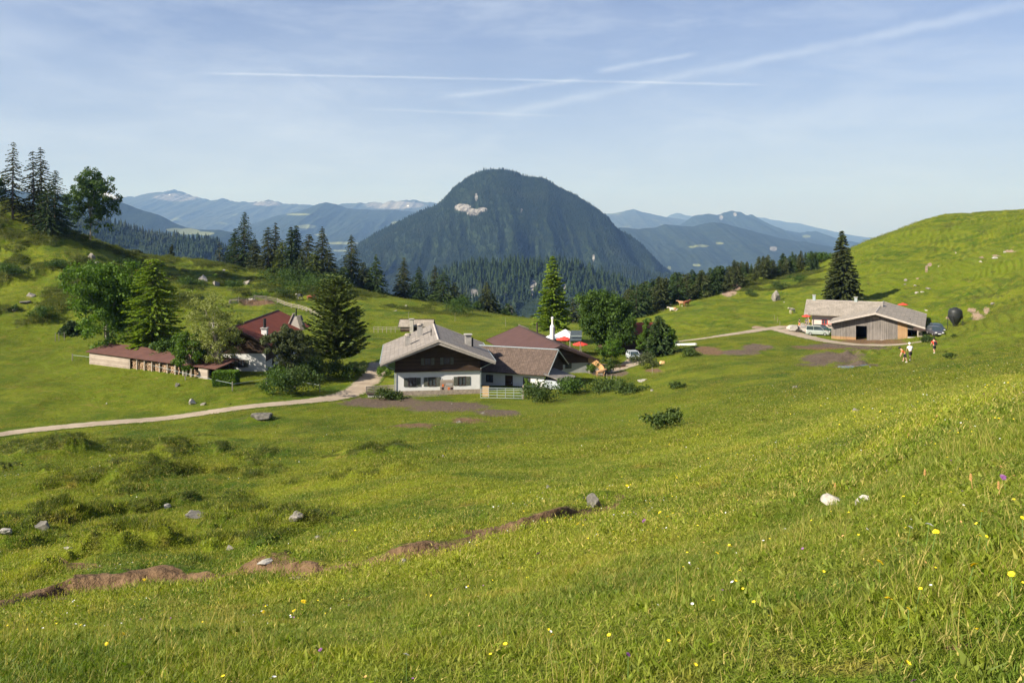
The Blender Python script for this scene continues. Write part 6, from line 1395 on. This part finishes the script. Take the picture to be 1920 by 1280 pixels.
g = gp(1707, 676); person('man in white shirt, white helmet and black shorts on the slope below the barn', g, R(8), M_WHITECLOTH, M_BLACKCLOTH, lean=.1, headgear=M_WHITECLOTH, armL=(.30, .22, 1.0), armR=(.26, .25, 1.0), scale=1.12, bend=.18)
g = gp(1697, 679); person('person in dark clothes with orange top bending beside the man in white', g, R(70), M_ORANGECLOTH, M_BLACKCLOTH, headgear=M_BLACKCLOTH, armL=(.22, .45, .75), armR=(.2, .45, .7), bend=.75, scale=1.05)
g = gp(1752, 662); person('hiker in red top with black backpack and black shorts near the barn corner', g, R(-6), M_REDCLOTH, M_BLACKCLOTH, armL=(.34, .1, 1.0), armR=(.36, .12, 1.0), pack=M_BLACKCLOTH, bend=.2, scale=1.05)
g = gp(1518, 0, 163.2); person('guest in yellow shirt on the terrace behind the silver van', g + Vector((0, 0, .9)), R(200), M_YELLOWCLOTH, M_BLUECLOTH, scale=1.0)
g = gp(1512, 0, 164.2); person('guest in navy shirt on the terrace left of the one in yellow', g + Vector((0, 0, .9)), R(120), M_BLUECLOTH, M_BLUECLOTH, scale=1.0)
g = gp(1499, 0, 163.2); person('guest in dark clothes standing at the left end of the terrace', g + Vector((0, 0, .8)), R(100), M_BLACKCLOTH, M_ORANGECLOTH, scale=1.0)
tx = gp(1506, 0, 164.5); te = empty('stone_terrace', tx, angE + R(90)); tag(te, 'raised stone terrace in front of the left end of the alpine hut', 'terrace')
MB().box(-2.4, 2.4, -1.6, 2.0, -1.2, .88).build('wall', M_STONE, te); MB().box(-2.5, 2.5, -1.7, 2.1, .883, .93).build('deck', M_CONC, te)

def cow(label, loc, rz, hide, face, lying=False, scale=1.0, patch=None, graze=False):
    """faces +x"""
    root = empty('cow', loc, rz); root.scale = (scale,) * 3; tag(root, label, 'cow'); dz = -.62 if lying else 0
    v = [(-.72, 0, 1.18 + dz), (-.35, 0, 1.02 + dz), (.1, 0, .96 + dz), (.5, 0, 1.05 + dz), (.78, 0, 1.22 + dz)]; e = [(0, 1), (1, 2), (2, 3), (3, 4)]; r = [(.24, .26), (.30, .33), (.32, .37), (.28, .35), (.17, .22)]
    if graze: hd_ = [(1.02, 0, .95), (1.22, 0, .55), (1.34, 0, .25)]
    else: hd_ = [(.98, 0, 1.38 + dz), (1.18, 0, 1.42 + dz), (1.45, 0, 1.28 + dz)]
    i = len(v); v += hd_; e += [(4, i), (i, i + 1), (i + 1, i + 2)]; r += [.15, (.12, .13), (.075, .07)]
    for s in (1, -1):   # ears
        v.append((hd_[1][0] - .04, s * .2, hd_[1][2] + .06)); r.append((.03, .05)); e.append((i + 1, len(v) - 1))
    for x, par in ((.55, 3), (-.68, 0)):
        for s in (1, -1):
            k = len(v)
            if lying: v += [(x, s * .26, .30), (x + .28, s * .34, .10), (x + .02 if x > 0 else x + .55, s * .36, .06)]; r += [.11, .07, .045]; e += [(par, k), (k, k + 1), (k + 1, k + 2)]
            elif x > 0: v += [(x, s * .17, .78), (x + .02, s * .17, .42), (x - .01, s * .17, .10), (x + .03, s * .17, .03)]; r += [.12, .062, .045, .055]; e += [(par, k), (k, k + 1), (k + 1, k + 2), (k + 2, k + 3)]
            else: v += [(x + .06, s * .18, .80), (x - .12, s * .18, .48), (x - .04, s * .18, .12), (x, s * .18, .03)]; r += [.15, .065, .045, .055]; e += [(par, k), (k, k + 1), (k + 1, k + 2), (k + 2, k + 3)]
    k = len(v); v += [(-.97, 0, 1.1 + dz), (-1.02, 0, max(.1, .55 + dz))]; r += [.03, .03]; e += [(0, k), (k, k + 1)]
    skin_obj('body', v, e, r, hide, root, root=2)
    for s in (1, -1):
        q = hd_[1]; MB().tube((q[0] - .02, s * .07, q[2] + .10), (q[0] + .02, s * .19, q[2] + .20), .025, .018, n=6).tube((q[0] + .02, s * .19, q[2] + .20), (q[0] + .05, s * .20, q[2] + .30), .018, .005, n=6).build('horn', M_PALETIMBER, root)
    a, b = Vector(hd_[1]), Vector(hd_[2]); MB().lathe([(.02, 0), (.10, .03), (.10, .15), (.085, .28), (.03, .36)], 8).build('face_patch', face, root, smooth=True)
    o = root.children[-1]; o.location = a + (b - a) * .05; o.rotation_euler = (b - a).to_track_quat('Z', 'Y').to_euler()
    if patch:
        o = MB().lathe([(.05, -.42), (.30, -.36), (.345, 0), (.31, .33), (.05, .4)], 12, (0, 0, 0), axis='x').build('hide_patch', patch, root, smooth=True); o.location = (-.25, 0, 1.05 + dz); o.scale = (1, 1.0, 1.12)
    return root
cow('grey and cream cow with dark flank facing the camera below the ridge spruces', gp(562, 562), R(-115), M_COWWHITE, M_COWWHITE, patch=M_COWDARK, scale=1.15)
cow('red-brown cow grazing beside the cream cow below the ridge spruces', gp(583, 564), R(15), M_COWRED, M_COWRED, graze=True, scale=1.15)
cow('tan cow, left of two by the wood edge on the right meadow', gp(1279, 575), R(160), M_COWTAN, M_COWWHITE, scale=1.15)
cow('darker tan cow, right of two by the wood edge on the right meadow', gp(1287, 574), R(30), M_COWRED, M_COWTAN, scale=1.15)
cow('cream cow lying alone on the right meadow', gp(1263, 583), R(170), M_COWWHITE, M_COWWHITE, lying=True, scale=1.25, patch=M_COWTAN)
cow('white cow with brown head descending the slope left of the alpine hut', gp(1485, 588), R(-150), M_COWWHITE, M_COWRED, scale=1.0)
cow('small tan calf beside the stakes below the firewood row', gp(1126, 706), R(15), M_COWTAN, M_COWWHITE, scale=.75)

# ------------------------------------------------------------------ meadow grass
def tuft(seed, blades, spread, hmin, hmax, width, bend, straw=.10, seg=3):
    r = np.random.default_rng(seed); V = []; Fc = []; T = []
    for i in range(blades):
        a = r.random() * 6.283; q = spread * math.sqrt(r.random()); x, y = q * math.cos(a), q * math.sin(a)
        h = r.uniform(hmin, hmax); b = r.uniform(0, 6.283); bd = r.uniform(.2, 1) * bend * h; w_ = width * r.uniform(.6, 1.3)
        o = r.uniform(0, 6.283); wx_, wy_ = math.cos(o) * w_ / 2, math.sin(o) * w_ / 2
        st = 1.0 if r.random() < straw else r.uniform(0, .25); br = r.random(); k = len(V)
        for s in range(seg):
            t = s / seg; ww = (1 - t * .55); cx, cy, cz = x + math.cos(b) * bd * t * t, y + math.sin(b) * bd * t * t, h * t * (1 - .25 * bend * t) - .01
            V += [(cx - wx_ * ww, cy - wy_ * ww, cz), (cx + wx_ * ww, cy + wy_ * ww, cz)]; T += [(st, br, 0, 1)] * 2
        V.append((x + math.cos(b) * bd, y + math.sin(b) * bd, h * (1 - .25 * bend))); T.append((st, br, 0, 1))
        for s in range(seg - 1): Fc.append((k + 2 * s, k + 2 * s + 1, k + 2 * s + 3, k + 2 * s + 2))
        Fc.append((k + 2 * seg - 2, k + 2 * seg - 1, k + 2 * seg))
    return V, Fc, T
def proto_coll(name, specs, mat):
    c = bpy.data.collections.new(name)
    for i, sp_ in enumerate(specs):
        V, Fc, T = tuft(i * 7 + 1, *sp_); me = bpy.data.meshes.new(name); me.from_pydata(V, [], Fc); me.update(); me.materials.append(mat)
        ca = me.color_attributes.new('tint', 'FLOAT_COLOR', 'POINT'); ca.data.foreach_set('color', np.array(T, dtype=np.float32).ravel())
        o = bpy.data.objects.new('%s_%02d' % (name, i), me); c.objects.link(o)
    return c
def scatter_obj(name, label, P_, scale, rz, idx, coll, cat='grass', tiltn=None):
    me = bpy.data.meshes.new(name); me.vertices.add(len(P_)); me.vertices.foreach_set('co', np.asarray(P_, dtype=np.float32).ravel())
    for nm, ty, dat in (('sc', 'FLOAT_VECTOR', scale), ('rot', 'FLOAT_VECTOR', rz), ('ix', 'INT', idx)):
        a = me.attributes.new(nm, ty, 'POINT'); a.data.foreach_set('value' if ty == 'INT' else 'vector', np.asarray(dat, dtype=np.int32 if ty == 'INT' else np.float32).ravel())
    o = bpy.data.objects.new(name, me); COL.objects.link(o)
    t = bpy.data.node_groups.new(name, 'GeometryNodeTree'); t.interface.new_socket('Geometry', in_out='INPUT', socket_type='NodeSocketGeometry'); t.interface.new_socket('Geometry', in_out='OUTPUT', socket_type='NodeSocketGeometry')
    gi = t.nodes.new('NodeGroupInput'); go = t.nodes.new('NodeGroupOutput'); ci = t.nodes.new('GeometryNodeCollectionInfo'); ci.inputs[0].default_value = coll; ci.inputs[1].default_value = True; ci.inputs[2].default_value = True
    ip = t.nodes.new('GeometryNodeInstanceOnPoints'); ip.inputs['Pick Instance'].default_value = True
    def att(nm, ty): n_ = t.nodes.new('GeometryNodeInputNamedAttribute'); n_.data_type = ty; n_.inputs[0].default_value = nm; return n_.outputs[0]
    t.links.new(gi.outputs[0], ip.inputs['Points']); t.links.new(ci.outputs[0], ip.inputs['Instance']); t.links.new(att('ix', 'INT'), ip.inputs['Instance Index'])
    er = t.nodes.new('FunctionNodeEulerToRotation'); t.links.new(att('rot', 'FLOAT_VECTOR'), er.inputs[0]); t.links.new(er.outputs[0], ip.inputs['Rotation']); t.links.new(att('sc', 'FLOAT_VECTOR'), ip.inputs['Scale'])
    t.links.new(ip.outputs[0], go.inputs[0]); md = o.modifiers.new('scatter', 'NODES'); md.node_group = t
    tag(o, label, cat, kind='stuff'); return o
BARE = np.clip(mk_dirt * 1.0 + mk_pale + mk_mud + roadm * 1.2, 0, 1)
footprints = [(CF, -6.2, 6.2, -2, 16), (FB, -5, 5, 0, 15.5), (frame_of(rC.x, rC.y, angC), -6, 7, 0, 25), (frame_of(ra[0], ra[1], aR), -5, 5, 0, 24), (frame_of(rD[0], rD[1], angD), -8, 8, 0.5, 26), (bE, -6.5, 6.5, 0, 15), (frame_of(wA.x, wA.y, angW), -.3, Lw, -.3, 3.5)]
def outside(x, y):
    ok = np.ones(len(x), bool)
    for fn, x0, x1, y0, y1 in footprints:
        o = np.array(fn(0, 0)); ux = np.array(fn(1, 0)) - o; uy = np.array(fn(0, 1)) - o; lx_ = (x - o[0]) * ux[0] + (y - o[1]) * ux[1]; ly_ = (x - o[0]) * uy[0] + (y - o[1]) * uy[1]
        ok &= ~((lx_ > x0) & (lx_ < x1) & (ly_ > y0) & (ly_ < y1))
    return ok
def sample(n, d0, d1, seed, u0=-120, u1=2050, fade=0.0):
    r = np.random.default_rng(seed); d = np.sqrt(r.uniform(d0 * d0, d1 * d1, n)); u = r.uniform(u0, u1, n)
    if fade: k = r.random(n) > sstep(d1 * (1 - fade), d1, d); d, u = d[k], u[k]
    x = (u - CX) / F * d; z = gza(x, d); b = bil(UC, LR, BARE, u, np.log(d)); h = bil(UC, LR, heath, u, np.log(d))
    ok = (b < r.uniform(.15, .75, len(d))) & outside(x, d); return x[ok], d[ok], z[ok], h[ok], r
def lay(name, label, n, d0, d1, seed, coll, s0, s1, ni, fade=0, nscale=1.2, tall=0.6, hs=None, minh=None, wts=None):
    x, y, z, h, r = sample(n, d0, d1, seed, fade=fade)
    if minh is not None: k = h > minh; x, y, z, h = x[k], y[k], z[k], h[k]
    m = len(x); patch = fbm(x / nscale, y / nscale, seed, 3); s = r.uniform(s0, s1, m) * (1 + .25 * h)
    hz_ = s * (0.55 + tall * sstep(.35, .65, patch)) * (1 + .5 * h)
    print(name, m)
    return scatter_obj(name, label, np.stack([x, y, z - .01], 1), np.stack([s, s, hz_], 1), np.stack([r.normal(0, .12, m), r.normal(0, .12, m), r.uniform(0, 6.28, m)], 1), r.choice(ni, m, p=None if wts is None else np.array(wts) / sum(wts)), coll)
cA = proto_coll('turf_near', [(60, .12, .015, .06, .0042, 1.2, .12), (54, .12, .02, .075, .0045, 1.1, .10), (60, .13, .015, .045, .0055, 1.3, .22), (40, .11, .03, .10, .0040, 1.1, .18), (26, .09, .05, .16, .0034, .9, .30), (64, .13, .012, .04, .0075, 1.2, .05), (44, .10, .02, .05, .016, 1.6, .0, 2), (30, .12, .02, .06, .024, 1.5, .02, 2), (10, .06, .16, .34, .0022, .5, .9)], M_BLADE)
cB = proto_coll('turf_mid', [(80, .34, .02, .07, .012, 1.2, .12), (74, .34, .025, .09, .012, 1.1, .10), (80, .36, .02, .055, .014, 1.3, .2), (56, .32, .04, .13, .010, 1.0, .2), (60, .28, .02, .07, .030, 1.5, .0, 2), (14, .2, .12, .26, .006, .6, .9)], M_BLADE)
cC = proto_coll('turf_far', [(80, .95, .03, .10, .034, 1.2, .12, 2), (80, .95, .035, .13, .030, 1.1, .10, 2), (80, 1.0, .03, .08, .038, 1.2, .2, 2)], M_BLADEFAR)
cD = proto_coll('heath_tuft', [(90, .40, .10, .30, .018, .9, .10), (90, .45, .08, .24, .02, 1.0, .15)], M_DARKBLADE)
lay('meadow_grass', 'mixed mown and tufted grass blades on the nearest slope', 46000, 1.7, 13, 1, cA, 0.7, 1.25, 9, wts=(5, 4, 5, 2.2, .5, 4, 3, 1.6, .22), nscale=.7, fade=.15)
lay('meadow_grass', 'short grass cover of the slope from the path outward', 52000, 9, 46, 2, cB, .7, 1.2, 6, wts=(5, 4, 5, 2, 3, .35), nscale=1.2, fade=.2)
lay('meadow_grass', 'grass cover of the middle meadow up to the farm', 48000, 34, 160, 3, cC, .7, 1.2, 3, nscale=5, fade=.1)
lay('meadow_grass', 'grass cover of the hillsides behind the farm', 42000, 140, 335, 4, cC, 1.0, 1.9, 3, nscale=9)
lay('heath_cover', 'dark tussocks and dwarf shrubs on the humps of the left side', 34000, 10, 75, 5, cD, .4, .75, 2, minh=.4)
lay('heath_cover', 'dark dwarf shrubs covering the lumpy left hill', 60000, 140, 320, 6, cD, 1.2, 2.4, 2, minh=.5)
# flowers too many to count, and the bigger single ones
def flower_mesh(mat, r=.014, petals=9, stem=.14):
    V = []; Fc = []; V.append((0, 0, stem))
    for i in range(petals):
        a = 6.283 * i / petals; k = len(V); V += [(r * math.cos(a - .3), r * math.sin(a - .3), stem + .004), (r * math.cos(a + .3), r * math.sin(a + .3), stem + .004), (r * .9 * math.cos(a), r * .9 * math.sin(a), stem + .006)]; Fc.append((0, k, k + 1)); 
    return V, Fc
def flower_coll(name, mats_r):
    c = bpy.data.collections.new(name)
    for i, (mt, r, st) in enumerate(mats_r):
        V, Fc = flower_mesh(mt, r, 9, st); me = bpy.data.meshes.new(name); me.from_pydata(V, [], Fc); me.materials.append(mt); me.update(); c.objects.link(bpy.data.objects.new('%s_%02d' % (name, i), me))
    return c
cF = flower_coll('small_flowers', [(M_YFLOWER, .008, .10), (M_WFLOWER, .008, .09), (M_PFLOWER, .007, .10), (M_YFLOWER, .006, .08), (M_DRY, .006, .14)])
x, y, z, h, r = sample(2600, 2.2, 22, 11); dens = fbm(x / 2.0, y / 2.0, 77, 3) + .22 * sstep(-1, 6, x); k = dens > .58; x, y, z = x[k], y[k], z[k]; m = len(x); s = r.uniform(.8, 1.5, m)
scatter_obj('meadow_flowers', 'tiny yellow, white and purple flowers strewn through the near grass', np.stack([x, y, z], 1), np.stack([s, s, s], 1), np.stack([r.normal(0, .3, m), r.normal(0, .3, m), r.uniform(0, 6.28, m)], 1), r.choice([0, 0, 0, 1, 1, 2, 3, 4], m), cF, 'flowers')
cG = flower_coll('far_flowers', [(M_YFLOWER, .022, .16), (M_WFLOWER, .02, .14)])
x, y, z, h, r = sample(5000, 18, 80, 12); k = fbm(x / 5.0, y / 5.0, 78, 3) > .56; x, y, z = x[k], y[k], z[k]; m = len(x); s = r.uniform(.7, 1.3, m)
scatter_obj('meadow_flowers', 'specks of yellow and white flowers across the middle meadow', np.stack([x, y, z], 1), np.stack([s, s, s], 1), np.stack([r.normal(0, .3, m), r.normal(0, .3, m), r.uniform(0, 6.28, m)], 1), r.choice([0, 0, 0, 1], m), cG, 'flowers')
def blossom(label, px, py, wpx, mat, h=.16, tilt=None, name='yellow_flower', cat='flower', group=None, spike=False):
    d = first_hit(GS2, px, py, h); x = at(px, d); z0 = gz(x, d); r_ = wpx * d / F * .5; root = empty(name, (x, d, z0)); tag(root, label, cat, group)
    sd = int(px * 7 + py) % 97; rg = random.Random(sd); lx_, ly_ = rg.uniform(-.03, .03), rg.uniform(-.03, .03)
    MB().tube((lx_, ly_, -.01), (0, 0, h), .0018 + h * .006, .0014, n=5).build('stem', M_STEM if not spike else M_DRY, root)
    m = MB()
    if spike:
        for i in range(26):
            t = i / 26; a = i * 2.4; q = r_ * (.8 - .5 * t) + .002; zc = h * (1 - .38 * (1 - t)) ; m.tube((0, 0, zc), (math.cos(a) * q, math.sin(a) * q, zc + q * 1.1), r_ * .28, .001, n=4)
    else:
        for ring, nn, rr, zz_ in ((0, 16, 1.0, 0), (1, 13, .72, .12), (2, 8, .4, .22)):
            for i in range(nn):
                a = 6.283 * i / nn + ring * .2; q = r_ * rr * rg.uniform(.85, 1.08); w_ = .16 * r_; c, s = math.cos(a), math.sin(a); zb_ = r_ * zz_
                m.add([(0, 0, zb_), (c * q * .6 - s * w_, s * q * .6 + c * w_, zb_ + r_ * .10), (c * q, s * q, zb_ + r_ * rg.uniform(-.05, .15)), (c * q * .6 + s * w_, s * q * .6 - c * w_, zb_ + r_ * .10)], [(0, 1, 2, 3)])
    o = m.build('blossom', mat, root); 
    if not spike: o.location = (0, 0, h); o.rotation_euler = (R(rg.uniform(15, 45)), R(rg.uniform(-25, 10)), rg.uniform(0, 6)) if tilt is None else tilt
    return root
FL = [('large bright yellow flower alone in the lower right grass', 1650, 1053, 16, 'Y'), ('broad yellow flower with dark centre near the right edge', 1826, 1059, 20, 'Y'), ('round yellow flower at the far right of the grass', 1896, 1075, 14, 'Y'), ('wide flat yellow flower seen edge on in the lower right', 1666, 1121, 18, 'Y'), ('small yellow flower right below the wide flat one', 1703, 1140, 9, 'Y'),
      ('lime yellow flower above the lone bright one', 1755, 996, 14, 'Y'), ('little orange yellow flower between the grass stalks at right', 1726, 1102, 8, 'Y'), ('yellow flower left of the two pale stones', 1345, 1036, 9, 'Y'), ('small yellow flower near the bottom centre right', 1407, 1192, 9, 'Y'), ('yellow flower near the bottom centre', 1036, 1190, 10, 'Y'),
      ('yellow flower leaning in the lower left centre, upper one', 570, 1127, 14, 'Y'), ('yellow flower just left below the leaning one', 551, 1144, 9, 'Y'), ('pale yellow flower left of the leaning pair', 494, 1146, 8, 'Y'), ('yellow flower with pale stem in the lower left turf', 232, 1187, 8, 'Y'), ('yellow flower lowest in the lower left turf', 200, 1206, 8, 'Y'),
      ('yellow flower in the brown path bank at the left', 271, 1086, 9, 'Y'), ('yellow flower at the path above the purple flowers', 1060, 971, 8, 'Y'), ('yellow flower right of the one above the purple flowers', 1083, 982, 7, 'Y'), ('orange yellow flower below the path in the centre', 955, 1065, 8, 'Y'), ('yellow flower left of two near the white blossoms', 1237, 960, 8, 'Y'),
      ('yellow flower right of two near the white blossoms', 1252, 968, 8, 'Y'), ('yellow flower above the pair near the white blossoms', 1176, 910, 7, 'Y'), ('orange flower on the right between stalks', 1841, 958, 8, 'Y'), ('yellow flower at the right frame edge', 1917, 970, 9, 'Y'), ('yellow flower left of two on the right by the stalks', 1838, 1004, 7, 'Y'),
      ('yellow flower right of two on the right by the stalks', 1850, 1005, 7, 'Y'), ('white blossom cluster left of two on the right', 1707, 988, 12, 'W'), ('white blossom cluster right of two on the right', 1742, 983, 18, 'W'), ('white flower cluster near the central yellow pair', 1218, 957, 10, 'W'), ('dried white flower head at the bottom centre', 762, 1226, 14, 'W'),
      ('purple flower head at the right edge slope', 1881, 894, 14, 'P'), ('pinkish purple flower at the lower left centre', 601, 1217, 10, 'P'), ('violet flower at the bottom right of centre', 1178, 1226, 12, 'P'), ('purple flower group left of the path end', 1009, 1037, 11, 'P'), ('purple flower below the white central cluster', 1207, 976, 12, 'P'), ('dark purple flower at the very bottom right', 1713, 1275, 14, 'P'),
      ('orange dried seed spike tallest on the right slope', 1757, 778, 10, 'D'), ('orange dried seed spike left of the tallest one', 1704, 812, 9, 'D'), ('orange dried seed spike lowest of three on the right slope', 1689, 840, 9, 'D'), ('pale brown seed head right of the spikes', 1734, 880, 10, 'D'), ('bent tan seed head at the right', 1820, 888, 12, 'D'), ('tan seed head beside the purple flower', 1872, 902, 10, 'D'),
      ('tan seed head above the two pale stones', 1566, 905, 9, 'D'), ('yellow green flower between the orange spikes', 1722, 796, 7, 'Y')]
for lb, px, py, wpx, k in FL:
    mt = dict(Y=M_YFLOWER, W=M_WFLOWER, P=M_PFLOWER, D=M_DRY)[k]; nm = dict(Y='yellow_flower', W='white_flower', P='purple_flower', D='seed_head')[k]
    blossom(lb, px, py, wpx * (.6 if k == 'D' else 1), mt, h={'D': .13, 'Y': .13, 'W': .14, 'P': .13}[k] if py < 1000 or k != 'Y' else .12, name=nm, spike=(k == 'D'), cat='flower' if k != 'D' else 'seed head')

# ------------------------------------------------------------------ the air
hz = MB().box(-46000, 46000, -60, 45000, -690, 2300).build('haze', M_WHITE)
hz.data.materials.clear()
hm = bpy.data.materials.new('haze_air'); hm.use_nodes = True; hm.node_tree.nodes.clear(); th = NT(hm.node_tree)
pv = th.n('ShaderNodeVolumePrincipled'); pv.inputs['Color'].default_value = (0.26, 0.485, 1.0, 1); pv.inputs['Absorption Color'].default_value = (0.74, 0.80, 1, 1); pv.inputs['Density'].default_value = HAZE
pv.inputs['Anisotropy'].default_value = 0.0
oo = th.n('ShaderNodeOutputMaterial'); th.t.links.new(pv.outputs[0], oo.inputs['Volume'])
hz.data.materials.append(hm); tag(hz, 'pale blue mountain haze filling the air', 'haze', kind='stuff')
